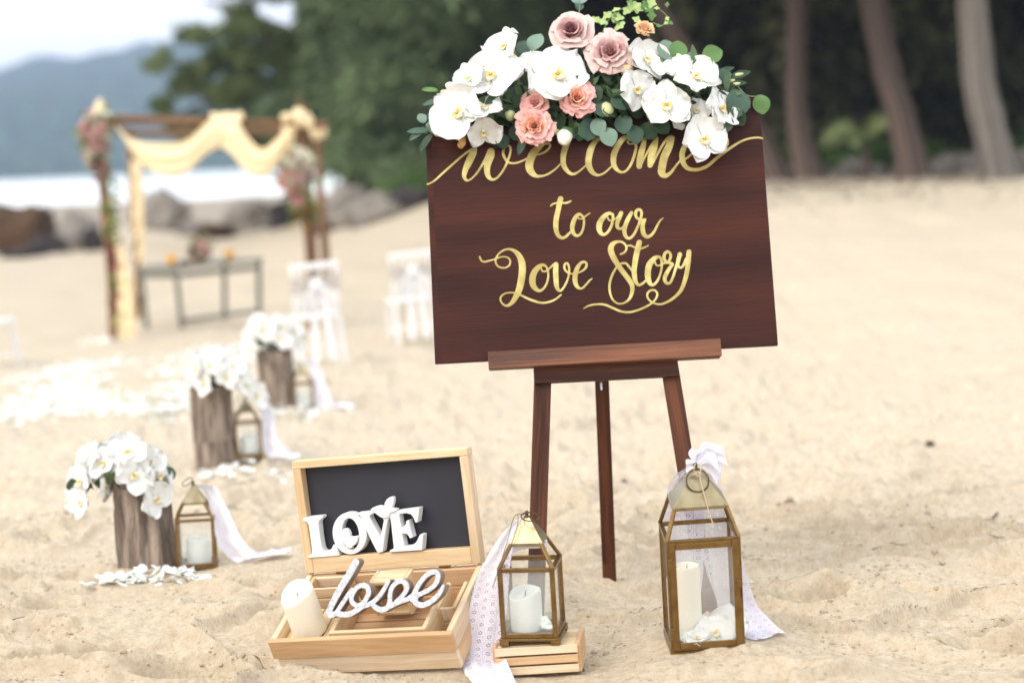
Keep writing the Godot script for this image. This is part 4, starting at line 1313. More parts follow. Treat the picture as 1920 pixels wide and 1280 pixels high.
func build_flowers() -> void:
	rng.seed = 2024

	var fr := pose(-0.0206, -0.2931, 0.0142, Vector3(0.2826, 0.7849, -6.40))
	var f := thing("flower_garland", "garland of white orchids, dusty pink roses and eucalyptus along the top of the sign", "flowers", fr)
	var round_leaf := leaf_mesh(0)
	var long_leaf := leaf_mesh(1)
	var ivy_leaf := leaf_mesh(2)

	# a bed of dark leaves and stems that the flowers are pushed into
	var xf := []
	var cols := []
	for i in 520:
		var u := 0.0
		u = (rng.randf() + rng.randf() - 1.0) * 0.46
		var p := Vector3(u + 0.03, 0.786 + rng.randfn() * 0.036 - absf(u) * 0.06 + 0.05 * (1.0 - absf(u) * 2.2), 0.012 + absf(rng.randfn()) * 0.022 * (1.0 - absf(u)))
		if p.y > 0.79 and rng.randf() < 0.5:
			p.z -= 0.03
		var b := Basis.from_euler(Vector3(rng.randf_range(-0.9, 0.9), rng.randf_range(-0.9, 0.9), rng.randf() * TAU))
		xf.append(Transform3D(b.scaled(Vector3.ONE * rng.randf_range(0.028, 0.055)), p))
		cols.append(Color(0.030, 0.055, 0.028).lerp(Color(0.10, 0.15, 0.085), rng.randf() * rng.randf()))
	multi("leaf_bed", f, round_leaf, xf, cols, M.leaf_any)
	xf = []
	cols = []
	for i in 260:
		var u := (rng.randf() + rng.randf() - 1.0) * 0.47
		var p := Vector3(u + 0.02, 0.782 + rng.randfn() * 0.034 - absf(u) * 0.05 + 0.05 * (1.0 - absf(u) * 2.2), 0.02 + absf(rng.randfn()) * 0.02)
		var b := Basis.from_euler(Vector3(rng.randf_range(-0.7, 0.7), rng.randf_range(-0.9, 0.9), rng.randf_range(-2.6, 2.6) - signf(u) * 1.0))
		xf.append(Transform3D(b.scaled(Vector3.ONE * rng.randf_range(0.04, 0.075)), p))
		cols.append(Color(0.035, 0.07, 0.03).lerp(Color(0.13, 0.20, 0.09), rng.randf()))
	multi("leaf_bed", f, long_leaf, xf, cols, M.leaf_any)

	# orchids: place, the way they look, turn, width
	for q in [
		[Vector3(-0.2987, 0.8731, 0.075), Vector3(-0.35, 0.25, 0.9), -0.25, 0.190], [Vector3(-0.2553, 0.9723, 0.05), Vector3(-0.6, 0.35, 0.7), 0.1, 0.145],
		[Vector3(-0.1063, 0.8566, 0.09), Vector3(0.25, 0.25, 0.92), 0.75, 0.205], [Vector3(-0.1858, 0.9059, 0.07), Vector3(0.1, 0.3, 0.9), 1.3, 0.085],
		[Vector3(-0.3715, 0.8721, 0.06), Vector3(-0.45, 0.3, 0.85), 0.35, 0.115], [Vector3(-0.4122, 0.7582, 0.07), Vector3(-0.3, 0.15, 0.95), 0.9, 0.185],
		[Vector3(-0.3295, 0.7655, 0.085), Vector3(0.15, 0.65, 0.75), 0.2, 0.125], [Vector3(-0.3367, 0.7024, 0.06), Vector3(0.1, -0.7, 0.7), 0.1, 0.115],
		[Vector3(0.1714, 0.9021, 0.06), Vector3(0.6, 0.3, 0.75), -0.25, 0.150], [Vector3(0.1354, 0.803, 0.075), Vector3(0.45, -0.15, 0.9), 0.5, 0.140],
		[Vector3(0.2715, 0.872, 0.05), Vector3(-0.1, 0.5, 0.85), 0.1, 0.105], [Vector3(0.3181, 0.8299, 0.075), Vector3(0.2, 0.5, 0.8), 0.55, 0.165],
		[Vector3(0.2257, 0.7433, 0.085), Vector3(0.05, 0.1, 1.0), 0.0, 0.170], [Vector3(0.389, 0.7333, 0.06), Vector3(0.8, 0.15, 0.6), 0.15, 0.150],
		[Vector3(0.3292, 0.632, 0.075), Vector3(0.35, 0.1, 0.95), 0.35, 0.160], [Vector3(0.3178, 0.7322, 0.05), Vector3(0.0, 0.2, 0.95), -0.3, 0.095],
		[Vector3(0.2671, 0.7045, 0.05), Vector3(0.2, -0.1, 0.95), 0.9, 0.06]]:
		orchid(f, q[0], q[1], q[2], q[3])
	# roses
	rose(f, Vector3(-0.0508, 1.006, 0.085), Vector3(-0.10, 0.22, 0.95), 0.160, "mauve_pale", "mauve", 0.35, 0.85, 0.88, "mauve_deep")
	rose(f, Vector3(0.0639, 0.9253, 0.1), Vector3(0.0, 0.12, 1.0), 0.155, "mauve_pale", "mauve", 0.45, 1.3, 1.05)
	rose(f, Vector3(-0.0451, 0.7848, 0.095), Vector3(0.05, 0.05, 1.0), 0.132, "pink", "peach", 0.6, 1.25, 0.95)
	rose(f, Vector3(-0.1741, 0.7802, 0.08), Vector3(-0.1, 0.15, 1.0), 0.105, "pink", "pink", 0.5, 1.0, 0.9)
	rose(f, Vector3(-0.1796, 0.7024, 0.085), Vector3(-0.05, -0.15, 1.0), 0.135, "pink", "peach", 0.6, 1.25, 0.95)
	rose(f, Vector3(0.175, 0.9998, 0.085), Vector3(0.25, 0.55, 0.75), 0.092, "apricot", "apricot", 0.8, 1.0, 0.72)
	bud(f, Vector3(-0.0905, 0.6693, 0.055), Vector3(-0.05, -0.9, 0.4), 0.056, 0.048, M.cream)
	bud(f, Vector3(0.0447, 0.7517, 0.055), Vector3(0.1, -0.9, 0.4), 0.05, 0.042, M.bud_green)
	bud(f, Vector3(-0.253, 0.7519, 0.05), Vector3(-0.2, -0.1, 0.9), 0.036, 0.034, M.bud_green)
	bud(f, Vector3(-0.1139, 0.6909, 0.05), Vector3(-0.6, -0.3, 0.6), 0.026, 0.018, M.bud_green)
	bud(f, Vector3(-0.4262, 0.8614, 0.03), Vector3(-0.9, 0.15, 0.3), 0.046, 0.028, M.cream)
	bud(f, Vector3(-0.4468, 0.8436, 0.03), Vector3(-0.95, 0.05, 0.3), 0.036, 0.018, M.bud_green)
	bud(f, Vector3(-0.4037, 0.6837, 0.045), Vector3(0.15, -0.9, 0.3), 0.05, 0.026, M.ochre)
	bud(f, Vector3(-0.4079, 0.6685, 0.04), Vector3(-0.2, -0.5, 0.5), 0.024, 0.022, M.ochre)
	bud(f, Vector3(0.3994, 0.6337, 0.045), Vector3(0.1, -0.95, 0.3), 0.046, 0.022, M.ochre)
	bud(f, Vector3(0.1117, 0.8694, 0.075), Vector3(0.3, -0.2, 0.9), 0.05, 0.04, M.apricot)
	for q in [[1368,152], [1378,158], [1384,140]]:
		bud(f, garland_at(q[0], q[1]), Vector3(0.95, 0.1, 0.2), 0.036, 0.012, M.bud_green)

	# eucalyptus: grey-green round leaves
	for q in [
		[Vector3(-0.1755, 0.959, 0.04), Vector3(0.5, 1, 0.1), 0.062, "euca"], [Vector3(-0.1843, 0.9509, 0.03), Vector3(-0.5, 0.8, 0), 0.055, "euca_dark"], [Vector3(-0.2048, 0.9418, 0.02), Vector3(-0.9, 0.5, 0), 0.05, "leaf"],
		[Vector3(0.2416, 0.9066, 0.035), Vector3(-0.05, 1, 0.1), 0.066, "euca"], [Vector3(0.2727, 0.9048, 0.035), Vector3(0.1, 1, 0.05), 0.064, "leaf"], [Vector3(0.3225, 0.8828, 0.03), Vector3(-0.2, 1, 0), 0.05, "euca"],
		[Vector3(0.3503, 0.9054, 0.03), Vector3(1, 0.4, 0.1), 0.066, "leaf"], [Vector3(0.3534, 0.8586, 0.035), Vector3(1, 0.45, 0.2), 0.046, "euca"],
		[Vector3(0.4508, 0.7978, 0.035), Vector3(-0.1, -1, 0.1), 0.088, "euca_dark"], [Vector3(0.5175, 0.785, 0.01), Vector3(0.15, -1, 0), 0.06, "leaf"],
		[Vector3(0.0155, 0.726, 0.05), Vector3(0, -1, 0.15), 0.056, "euca"], [Vector3(0.0381, 0.694, 0.05), Vector3(0.25, -1, 0.15), 0.06, "euca"], [Vector3(-0.0053, 0.732, 0.035), Vector3(-0.2, -1, 0.1), 0.07, "euca_dark"],
		[Vector3(0.1208, 0.704, 0.03), Vector3(0.2, -1, 0.1), 0.06, "euca_dark"], [Vector3(0.0966, 0.738, 0.035), Vector3(-0.1, -1, 0.2), 0.062, "euca_dark"], [Vector3(0.1526, 0.7104, 0.02), Vector3(0.6, -0.8, 0.1), 0.06, "dark_leaf"],
		[Vector3(-0.3889, 0.83, 0.045), Vector3(-1, -0.15, 0.1), 0.055, "euca"], [Vector3(-0.5019, 0.7538, 0.025), Vector3(0.2, -1, 0.1), 0.036, "euca"], [Vector3(-0.5169, 0.7513, 0.025), Vector3(-0.5, 1, 0.1), 0.034, "euca"],
		[Vector3(-0.4736, 0.7777, 0.015), Vector3(-1, -0.7, 0), 0.05, "euca_dark"], [Vector3(-0.4511, 0.8022, 0.015), Vector3(-1, -0.5, 0), 0.045, "leaf"], [Vector3(-0.2855, 0.702, 0.03), Vector3(0.2, -1, 0.1), 0.05, "dark_leaf"],
		[Vector3(-0.2401, 0.725, 0.03), Vector3(0.1, -1, 0.1), 0.05, "dark_leaf"], [Vector3(-0.0326, 0.7129, 0.03), Vector3(-0.3, -1, 0.1), 0.05, "dark_leaf"], [Vector3(0.0033, 0.8295, 0.06), Vector3(0.2, -1, 0.3), 0.06, "dark_leaf"],
		[Vector3(0.0167, 0.7773, 0.06), Vector3(0.3, -1, 0.3), 0.055, "euca_dark"], [Vector3(-0.0133, 0.882, 0.05), Vector3(-0.1, -1, 0.3), 0.06, "dark_leaf"], [Vector3(0.0665, 0.7915, 0.06), Vector3(0.6, -0.8, 0.3), 0.06, "euca_dark"],
		[Vector3(0.1707, 0.7492, 0.04), Vector3(0.7, -0.7, 0.2), 0.06, "leaf"], [Vector3(0.1969, 0.7166, 0.03), Vector3(0.5, -0.8, 0.2), 0.055, "dark_leaf"], [Vector3(-0.2505, 0.8425, 0.04), Vector3(0.5, -0.9, 0.1), 0.06, "euca_dark"],
		[Vector3(-0.2454, 0.7853, 0.03), Vector3(0.2, -1, 0.1), 0.055, "leaf"], [Vector3(-0.1202, 0.7576, 0.04), Vector3(0.4, -1, 0.1), 0.06, "dark_leaf"], [Vector3(-0.0201, 1.112, 0.02), Vector3(-0.7, 1, 0.1), 0.034, "euca"], [Vector3(-0.0185, 1.112, 0.02), Vector3(0.7, 1, 0.1), 0.034, "euca"],
		[Vector3(-0.0215, 1.088, 0.02), Vector3(0.1, 1, 0.1), 0.032, "euca_dark"], [Vector3(0.3696, 0.7889, 0.04), Vector3(0.4, -1, 0.2), 0.05, "leaf"], [Vector3(0.3807, 0.8312, 0.04), Vector3(0.9, 0.3, 0.2), 0.055, "euca_dark"]]:
		leaf(f, round_leaf, q[0], q[1], Vector3(rng.randf_range(-0.35, 0.35), rng.randf_range(-0.1, 0.5), 1), q[2], M[q[3]])
	# slim leaves and sprigs at both ends
	for q in [[830, 188, -1.0, -0.1], [822, 170, -1.0, 0.2], [850, 190, -1.0, -0.4], [872, 192, -0.9, -0.5], [812, 250, -0.6, -0.7], [806, 246, -0.9, 0.1], [800, 238, -0.9, -0.6], [1345, 138, 1.0, 0.4], [1352, 150, 1.0, 0.1], [1362, 160, 1.0, 0.15], [1366, 148, 1.0, 0.35], [1340, 160, 1.0, -0.3], [1030, 232, 0.6, -0.5], [1046, 240, 0.8, -0.3], [1074, 226, 0.5, -0.9], [1160, 200, 0.5, -0.9], [940, 190, -0.4, -0.9], [975, 225, 0.6, -0.8], [985, 250, -0.3, -0.9], [1222, 140, 0.8, 0.5], [1232, 150, 0.9, -0.1], [1246, 160, 0.8, -0.4], [1330, 190, 0.3, -0.9], [1318, 215, 0.2, -1.0], [1320, 225, -0.2, -1.0]]:
		leaf(f, long_leaf, garland_at(q[0], q[1]), Vector3(q[2], q[3], 0.1), Vector3(rng.randf_range(-0.5, 0.5), 0.3, 1), rng.randf_range(0.05, 0.075), M[["leaf", "euca_dark", "dark_leaf"][rng.randi() % 3]])
	# ivy that arches over the top on the right
	for q in [[1126, 42], [1132, 34], [1140, 44], [1147, 30], [1150, 42], [1156, 22], [1160, 36], [1164, 14], [1170, 26], [1172, 40], [1178, 10], [1181, 20], [1186, 32], [1190, 14], [1196, 24], [1202, 18], [1207, 10], [1212, 22], [1219, 14], [1224, 26], [1222, 38], [1231, 48], [1246, 44], [1250, 30], [1252, 12], [1238, 14], [1254, 40]]:
		leaf(f, ivy_leaf, garland_at(q[0], q[1]), Vector3(rng.randf_range(-1, 1), rng.randf_range(-0.6, 1), 0.1), Vector3(rng.randf_range(-0.5, 0.5), rng.randf_range(0, 0.6), 1), (rng.randf_range(0.026, 0.042) if q[0] < 1226 else 0.018), M[["ivy", "leaf", "ivy"][rng.randi() % 3]])
	for q in [[[1130, 60], [1150, 24], [1196, 6], [1235, 14], [1256, 32]], [[1225, 40], [1240, 46], [1256, 40]], [[1240, 120], [1262, 92], [1300, 112], [1330, 98]], [[1340, 150], [1370, 140], [1396, 138]], [[1345, 150], [1380, 160], [1400, 178], [1424, 180]], [[1384, 150], [1386, 165]], [[1085, 40], [1086, 20], [1087, 4]], [[860, 190], [825, 205], [806, 226], [800, 250]], [[870, 178], [845, 180], [822, 182]], [[1120, 180], [1150, 195], [1180, 225], [1188, 238]], [[1110, 190], [1116, 215], [1136, 244]], [[1196, 150], [1216, 168], [1222, 186]], [[1030, 240], [1046, 228], [1075, 215]]]:
		var pts := []
		for k in q:
			pts.append(garland_at(k[0], k[1]) + Vector3(0, 0, -0.004))
		pts = curve(pts, 5)
		var rad := []
		for k in pts.size():
			rad.append(lerpf(0.0022, 0.0012, float(k) / pts.size()))
		var mb := MB.new()
		mb.tube(pts, rad, 6)
		obj("stem", mb.mesh(), M.stem, f)


func garland_at(x: float, y: float) -> Vector3:
	# a point of the garland, given where it lies along the board (its plane stands 35 mm off the wood)
	return Vector3(-0.0114, 0.856, 0.035) + Vector3(0.1637, -0.0096, 0) * ((x - 1100.0) / 100.0) + Vector3(-0.0096, -0.1709, 0) * ((y - 150.0) / 100.0)


# ---------------------------------------------------------------- the wooden box and what is in it
func rail(called: String, parent: Node3D, a: Vector3, b: Vector3, m: Material) -> void:
	put_box(called, parent, (a + b) * 0.5, (b - a).abs(), m, Basis(), 0.0018)


func build_box() -> void:
	rng.seed = 31
	var W := 0.5445
	var D := 0.3165
	var H := 0.1182
	var h := W * 0.5
	var k := 0.017
	var b := thing("wooden_box", "open pale wooden box with a chalkboard in its lid, tilted towards the viewer", "box", box_frame)
	rail("front_plank", b, Vector3(-h + 0.006, 0.0, -k), Vector3(h, 0.055, 0.0), M.pine)
	rail("front_plank", b, Vector3(-h - 0.004, 0.058, -k + 0.004), Vector3(h + 0.002, H, 0.004), M.pine_c)
	for s in [-1.0, 1.0]:
		var x0: float = h - k if s > 0 else -h
		rail("side_plank", b, Vector3(x0, 0.0, -D), Vector3(x0 + k, 0.055, -k - 0.0005), M.pine_c)
		rail("side_plank", b, Vector3(x0, 0.058, -D), Vector3(x0 + k, H, -k + 0.0035), M.pine)
	rail("back_plank", b, Vector3(-h + k + 0.0005, 0.0, -D), Vector3(h - k - 0.0005, 0.055, -D + k), M.pine_c)
	rail("back_plank", b, Vector3(-h + k + 0.0005, 0.058, -D), Vector3(h - k - 0.0005, H - 0.004, -D + k), M.pine_c)
	for i in 5:
		var z0 := -D + k + 0.002 + i * 0.0565
		rail("floor_slat", b, Vector3(-h + k + 0.001, 0.004, z0), Vector3(h - k - 0.001, 0.014, z0 + 0.052), M.pine)
	# the lid
	var lid := Transform3D(Basis(Vector3.RIGHT, -0.4292), Vector3(0, H + 0.002, -D))
	var LH := 0.326
	var t := 0.034
	for q in [["lid_rail", Vector3(-h, LH - t, -0.022), Vector3(h, LH, 0.016)], ["lid_rail", Vector3(-h + t, 0.0, -0.022), Vector3(h - t, t, 0.016)], ["lid_stile", Vector3(-h, 0.0, -0.022), Vector3(-h + t - 0.008, LH - t - 0.0004, 0.016)], ["lid_stile", Vector3(h - t + 0.008, 0.0, -0.022), Vector3(h, LH - t - 0.0004, 0.016)]]:
		var a: Vector3 = q[1]
		var c: Vector3 = q[2]
		if q[0] == "lid_rail" and a.y < 0.1:
			a.x = -h + t - 0.0075
			c.x = h - t + 0.0075
			c.y = 0.046
		if q[0] == "lid_rail" and a.y > 0.1:
			a.y = LH - t + 0.012
		if q[0] == "lid_stile":
			c.y = LH - t + 0.0116
		put_box(q[0], b, lid * ((a + c) * 0.5), (c - a).abs(), [M.pine, M.pine_b][rng.randi() % 2], lid.basis, 0.002)
	put_box("chalkboard", b, lid * Vector3(0, LH * 0.5 + 0.01, -0.017), Vector3(W - 2 * t + 0.018, LH - 0.06, 0.006), M.chalk, lid.basis, 0.0005)
	for x in [-0.16, 0.16]:
		put_box("hinge", b, Vector3(x, H + 0.004, -D + 0.006), Vector3(0.035, 0.005, 0.014), M.brass, Basis(), 0.0006)

	# LOVE, leaning against the chalkboard on the rail of the lid
	var wl: Transform3D = box_frame * lid
	var love := thing("block_letters", "white block letters spelling love with butterflies, in front of the chalkboard", "letters", wl)
	var shapes := {}
	shapes["L"] = [
		PackedFloat32Array([-0.2572, 0.1600, -0.2471, 0.1637, -0.1963, 0.1649, -0.1932, 0.1632, -0.1950, 0.1572, -0.2045, 0.1523, -0.2091, 0.1450, -0.2098, 0.1059, -0.2082, 0.0732, -0.2046, 0.0647, -0.1969, 0.0617, -0.1872, 0.0629, -0.1780, 0.0693, -0.1706, 0.0797, -0.1599, 0.0802, -0.1586, 0.0638, -0.1557, 0.0474, -0.2063, 0.0459, -0.2565, 0.0458, -0.2565, 0.0506, -0.2463, 0.0536, -0.2411, 0.0598, -0.2405, 0.0947, -0.2411, 0.1383, -0.2434, 0.1471, -0.2489, 0.1510, -0.2577, 0.1528]),
	]
	shapes["O"] = [
		PackedFloat32Array([-0.0614, 0.1118, -0.0621, 0.1023, -0.0641, 0.0931, -0.0673, 0.0842, -0.0718, 0.0759, -0.0772, 0.0684, -0.0837, 0.0619, -0.0909, 0.0566, -0.0986, 0.0525, -0.1069, 0.0498, -0.1153, 0.0486, -0.1237, 0.0489, -0.1319, 0.0507, -0.1397, 0.0539, -0.1469, 0.0584, -0.1533, 0.0642, -0.1588, 0.0711, -0.1632, 0.0790, -0.1664, 0.0876, -0.1683, 0.0967, -0.1689, 0.1062, -0.1682, 0.1157, -0.1662, 0.1250, -0.1629, 0.1339, -0.1584, 0.1422, -0.1529, 0.1497, -0.1464, 0.1562, -0.1392, 0.1615, -0.1314, 0.1655, -0.1231, 0.1681, -0.1147, 0.1693, -0.1063, 0.1689, -0.0982, 0.1671, -0.0904, 0.1639, -0.0833, 0.1593, -0.0769, 0.1535, -0.0715, 0.1466, -0.0671, 0.1388, -0.0640, 0.1302, -0.0620, 0.1212]),
		PackedFloat32Array([-0.0860, 0.1092, -0.0863, 0.1022, -0.0873, 0.0953, -0.0890, 0.0888, -0.0912, 0.0827, -0.0940, 0.0772, -0.0972, 0.0725, -0.1008, 0.0686, -0.1047, 0.0657, -0.1088, 0.0639, -0.1130, 0.0631, -0.1172, 0.0634, -0.1213, 0.0648, -0.1252, 0.0673, -0.1288, 0.0708, -0.1320, 0.0752, -0.1347, 0.0803, -0.1369, 0.0862, -0.1385, 0.0926, -0.1394, 0.0994, -0.1397, 0.1064, -0.1394, 0.1134, -0.1383, 0.1202, -0.1367, 0.1268, -0.1345, 0.1329, -0.1317, 0.1384, -0.1284, 0.1431, -0.1248, 0.1469, -0.1209, 0.1498, -0.1168, 0.1516, -0.1126, 0.1524, -0.1084, 0.1521, -0.1043, 0.1506, -0.1004, 0.1481, -0.0969, 0.1447, -0.0937, 0.1403, -0.0910, 0.1351, -0.0888, 0.1293, -0.0872, 0.1229, -0.0863, 0.1161]),
	]
	shapes["V"] = [
		PackedFloat32Array([-0.0826, 0.1664, -0.0571, 0.1676, -0.0295, 0.1678, -0.0308, 0.1616, -0.0395, 0.1594, -0.0451, 0.1561, -0.0455, 0.1501, -0.0330, 0.1213, -0.0206, 0.0926, -0.0104, 0.1200, -0.0038, 0.1389, -0.0053, 0.1454, -0.0106, 0.1490, -0.0105, 0.1533, 0.0184, 0.1536, 0.0169, 0.1462, 0.0106, 0.1423, 0.0057, 0.1319, -0.0065, 0.0939, -0.0189, 0.0505, -0.0349, 0.0482, -0.0499, 0.0836, -0.0649, 0.1276, -0.0722, 0.1517, -0.0759, 0.1584, -0.0834, 0.1606]),
	]
	shapes["E"] = [
		PackedFloat32Array([0.0142, 0.1635, 0.0451, 0.1658, 0.1105, 0.1692, 0.1068, 0.1513, 0.1000, 0.1282, 0.0926, 0.1278, 0.0891, 0.1417, 0.0824, 0.1517, 0.0692, 0.1562, 0.0483, 0.1554, 0.0468, 0.1508, 0.0478, 0.1175, 0.0573, 0.1191, 0.0627, 0.1252, 0.0651, 0.1342, 0.0735, 0.1367, 0.0760, 0.1126, 0.0794, 0.0867, 0.0701, 0.0838, 0.0664, 0.0928, 0.0614, 0.0981, 0.0481, 0.0993, 0.0507, 0.0638, 0.0612, 0.0629, 0.0753, 0.0645, 0.0879, 0.0723, 0.0950, 0.0826, 0.1023, 0.0939, 0.1124, 0.0920, 0.1078, 0.0701, 0.1026, 0.0486, 0.0524, 0.0486, 0.0024, 0.0482, 0.0040, 0.0542, 0.0128, 0.0563, 0.0169, 0.0603, 0.0175, 0.0904, 0.0184, 0.1397, 0.0166, 0.1526, 0.0133, 0.1567]),
	]
	shapes["butterfly"] = [
		PackedFloat32Array([0.0065, 0.1683, 0.0059, 0.1812, 0.0092, 0.1917, 0.0179, 0.2014, 0.0273, 0.2055, 0.0344, 0.2068, 0.0388, 0.2016, 0.0368, 0.1899, 0.0321, 0.1812, 0.0300, 0.1741, 0.0391, 0.1726, 0.0462, 0.1705, 0.0415, 0.1650, 0.0307, 0.1620, 0.0212, 0.1605, 0.0178, 0.1526, 0.0090, 0.1478, -0.0027, 0.1474, -0.0114, 0.1518, -0.0187, 0.1581, -0.0250, 0.1628, -0.0338, 0.1665, -0.0374, 0.1749, -0.0298, 0.1792, -0.0200, 0.1824, -0.0093, 0.1839, -0.0014, 0.1825, 0.0041, 0.1800, 0.0050, 0.1748]),
	]
	shapes["butterfly_small"] = [
		PackedFloat32Array([-0.1418, 0.0997, -0.1412, 0.1105, -0.1368, 0.1189, -0.1289, 0.1245, -0.1205, 0.1253, -0.1142, 0.1198, -0.1107, 0.1109, -0.1113, 0.1018, -0.1040, 0.0997, -0.0956, 0.1009, -0.0872, 0.1021, -0.0878, 0.0944, -0.0919, 0.0849, -0.0990, 0.0767, -0.1076, 0.0735, -0.1108, 0.0676, -0.1189, 0.0685, -0.1261, 0.0728, -0.1286, 0.0790, -0.1348, 0.0820, -0.1401, 0.0862, -0.1430, 0.0911]),
	]
	var lift := 0.0
	for q in shapes:
		var lo := Vector2(9, 9)
		var hi := Vector2(-9, -9)
		for loop in shapes[q]:
			for j in range(0, loop.size(), 2):
				lo = lo.min(Vector2(loop[j], loop[j + 1]))
				hi = hi.max(Vector2(loop[j], loop[j + 1]))
		var o := Outline.new(lo, hi, 0.0012)
		var first := true
		for loop in shapes[q]:
			var pg := PackedVector2Array()
			for j in range(0, loop.size(), 2):
				pg.append(Vector2(loop[j], loop[j + 1]))
			o.polygon(pg, not first)
			first = false
		var mb := MB.new()
		lift += 0.0011
		var fly: bool = q.begins_with("butterfly")
		var z1 := 0.020 + lift + (0.004 if fly else 0.0)
		o.build(mb, z1 - (0.016 if fly else 0.029), z1, 0.0025, Transform3D(), true)
		obj("butterfly" if fly else "letter", mb.mesh(), M.white_paint, love)

	# the handwritten love, propped on the little crate
	var sl := Transform3D(Basis(Vector3.RIGHT, -0.600), Vector3(0.03, 0.135, -0.035))
	var word := thing("script_word", "whitewashed wooden word love in joined handwriting, propped in the box", "letters", box_frame * sl)
	var strokes := []
	strokes.append(PackedFloat32Array([-0.0355, 0.1685, 0.0200, -0.0569, 0.1378, 0.0200, -0.0805, 0.1075, 0.0192, -0.1044, 0.0732, 0.0184, -0.1215, 0.0445, 0.0171, -0.1247, 0.0338, 0.0158, -0.1180, 0.0276, 0.0145, -0.1034, 0.0339, 0.0131, -0.0858, 0.0547, 0.0127, -0.0670, 0.0773, 0.0126, -0.0507, 0.0942, 0.0126]))
	strokes.append(PackedFloat32Array([-0.0153, 0.1042, 0.0139, -0.0306, 0.1030, 0.0135, -0.0443, 0.0919, 0.0130, -0.0540, 0.0748, 0.0131, -0.0526, 0.0610, 0.0131, -0.0401, 0.0516, 0.0130, -0.0236, 0.0547, 0.0130, -0.0098, 0.0687, 0.0134, -0.0017, 0.0840, 0.0138, -0.0048, 0.0988, 0.0143, -0.0152, 0.1058, 0.0143]))
	strokes.append(PackedFloat32Array([-0.1223, 0.0298, 0.0145, -0.1024, 0.0318, 0.0144, -0.0829, 0.0290, 0.0157, -0.0632, 0.0291, 0.0157, -0.0431, 0.0370, 0.0152, -0.0229, 0.0478, 0.0143, -0.0053, 0.0519, 0.0134, 0.0124, 0.0599, 0.0129, 0.0306, 0.0746, 0.0129, 0.0469, 0.0943, 0.0120, 0.0598, 0.1122, 0.0099]))
	strokes.append(PackedFloat32Array([0.0077, 0.0523, 0.0130, 0.0200, 0.0410, 0.0151, 0.0370, 0.0363, 0.0155, 0.0524, 0.0424, 0.0142, 0.0598, 0.0576, 0.0133, 0.0620, 0.0770, 0.0133, 0.0684, 0.0942, 0.0133, 0.0843, 0.1080, 0.0133, 0.1015, 0.1101, 0.0137, 0.1126, 0.0979, 0.0137, 0.1096, 0.0844, 0.0132, 0.0970, 0.0695, 0.0132, 0.0812, 0.0566, 0.0133, 0.0656, 0.0466, 0.0133]))
	strokes.append(PackedFloat32Array([0.0457, 0.0388, 0.0137, 0.0678, 0.0475, 0.0133, 0.0897, 0.0552, 0.0128, 0.1114, 0.0610, 0.0132, 0.1290, 0.0699, 0.0140]))
	strokes.append(PackedFloat32Array([0.1263, 0.0603, 0.0149, 0.1360, 0.0792, 0.0140, 0.1524, 0.1036, 0.0132, 0.1749, 0.1238, 0.0131, 0.1965, 0.1301, 0.0135, 0.2064, 0.1203, 0.0139, 0.1988, 0.0994, 0.0131, 0.1788, 0.0839, 0.0127, 0.1570, 0.0753, 0.0127, 0.1418, 0.0693, 0.0136, 0.1347, 0.0580, 0.0153, 0.1404, 0.0470, 0.0157, 0.1572, 0.0434, 0.0153, 0.1767, 0.0492, 0.0144, 0.1965, 0.0618, 0.0135, 0.2123, 0.0784, 0.0122, 0.2199, 0.0916, 0.0084]))
	var so := Outline.new(Vector2(-0.22, -0.12), Vector2(0.22, 0.18), 0.0013)
	for s in strokes:
		so.stroke(PackedFloat32Array(s))
	var m2 := MB.new()
	so.build(m2, -0.003, 0.0, 0.0014, Transform3D(), true)
	obj("face", m2.mesh(), M.grey_paint, word)
	m2 = MB.new()
	so.build(m2, -0.034, -0.0032, 0.0006, Transform3D(), true)
	obj("raw_edge", m2.mesh(), M.raw_edge, word)

	# what it stands on: a shallow crate, an open frame, and a crate at the back
	var c1 := thing("small_crate", "shallow wooden tray in the box holding up the handwritten word", "crate", box_frame * Transform3D(Basis(), Vector3(0.045, 0.0145, -0.045)), "")
	rail("front_plank", c1, Vector3(-0.145, 0.074, 0.008), Vector3(0.145, 0.104, 0.020), M.pine_b)
	rail("front_plank", c1, Vector3(-0.145, 0.001, 0.008), Vector3(0.145, 0.070, 0.020), M.pine_c)
	for x in [-0.145, 0.132]:
		rail("side_plank", c1, Vector3(x, 0.001, -0.15), Vector3(x + 0.013, 0.104, 0.0075), M.pine_b)
	for i in 4:
		rail("slat", c1, Vector3(-0.131, 0.03, -0.145 + i * 0.034), Vector3(0.131, 0.038, -0.117 + i * 0.034), M.pine_c)
	rail("back_plank", c1, Vector3(-0.131, 0.039, -0.15), Vector3(0.131, 0.088, -0.146), M.pine_c)
	var c2 := thing("open_frame", "small open wooden frame box standing behind the handwritten word", "crate", box_frame * Transform3D(Basis(Vector3.RIGHT, -0.12), Vector3(0.045, 0.072, -0.172)))
	for q in [[Vector3(-0.056, 0, -0.05), Vector3(-0.046, 0.105, 0.02)], [Vector3(0.046, 0, -0.05), Vector3(0.056, 0.105, 0.02)], [Vector3(-0.0455, 0.095, -0.05), Vector3(0.0455, 0.105, 0.02)], [Vector3(-0.0455, 0, -0.05), Vector3(0.0455, 0.01, 0.02)]]:
		rail("side", c2, q[0], q[1], M.pine_b)
	for i in 3:
		rail("back_slat", c2, Vector3(-0.044 + i * 0.031, 0.011, -0.049), Vector3(-0.018 + i * 0.031, 0.0945, -0.043), M.pine_c)
	var c3 := thing("back_crate", "small slatted crate at the back left corner inside the box", "crate", box_frame * Transform3D(Basis(), Vector3(-0.19, 0.0145, -0.262)))
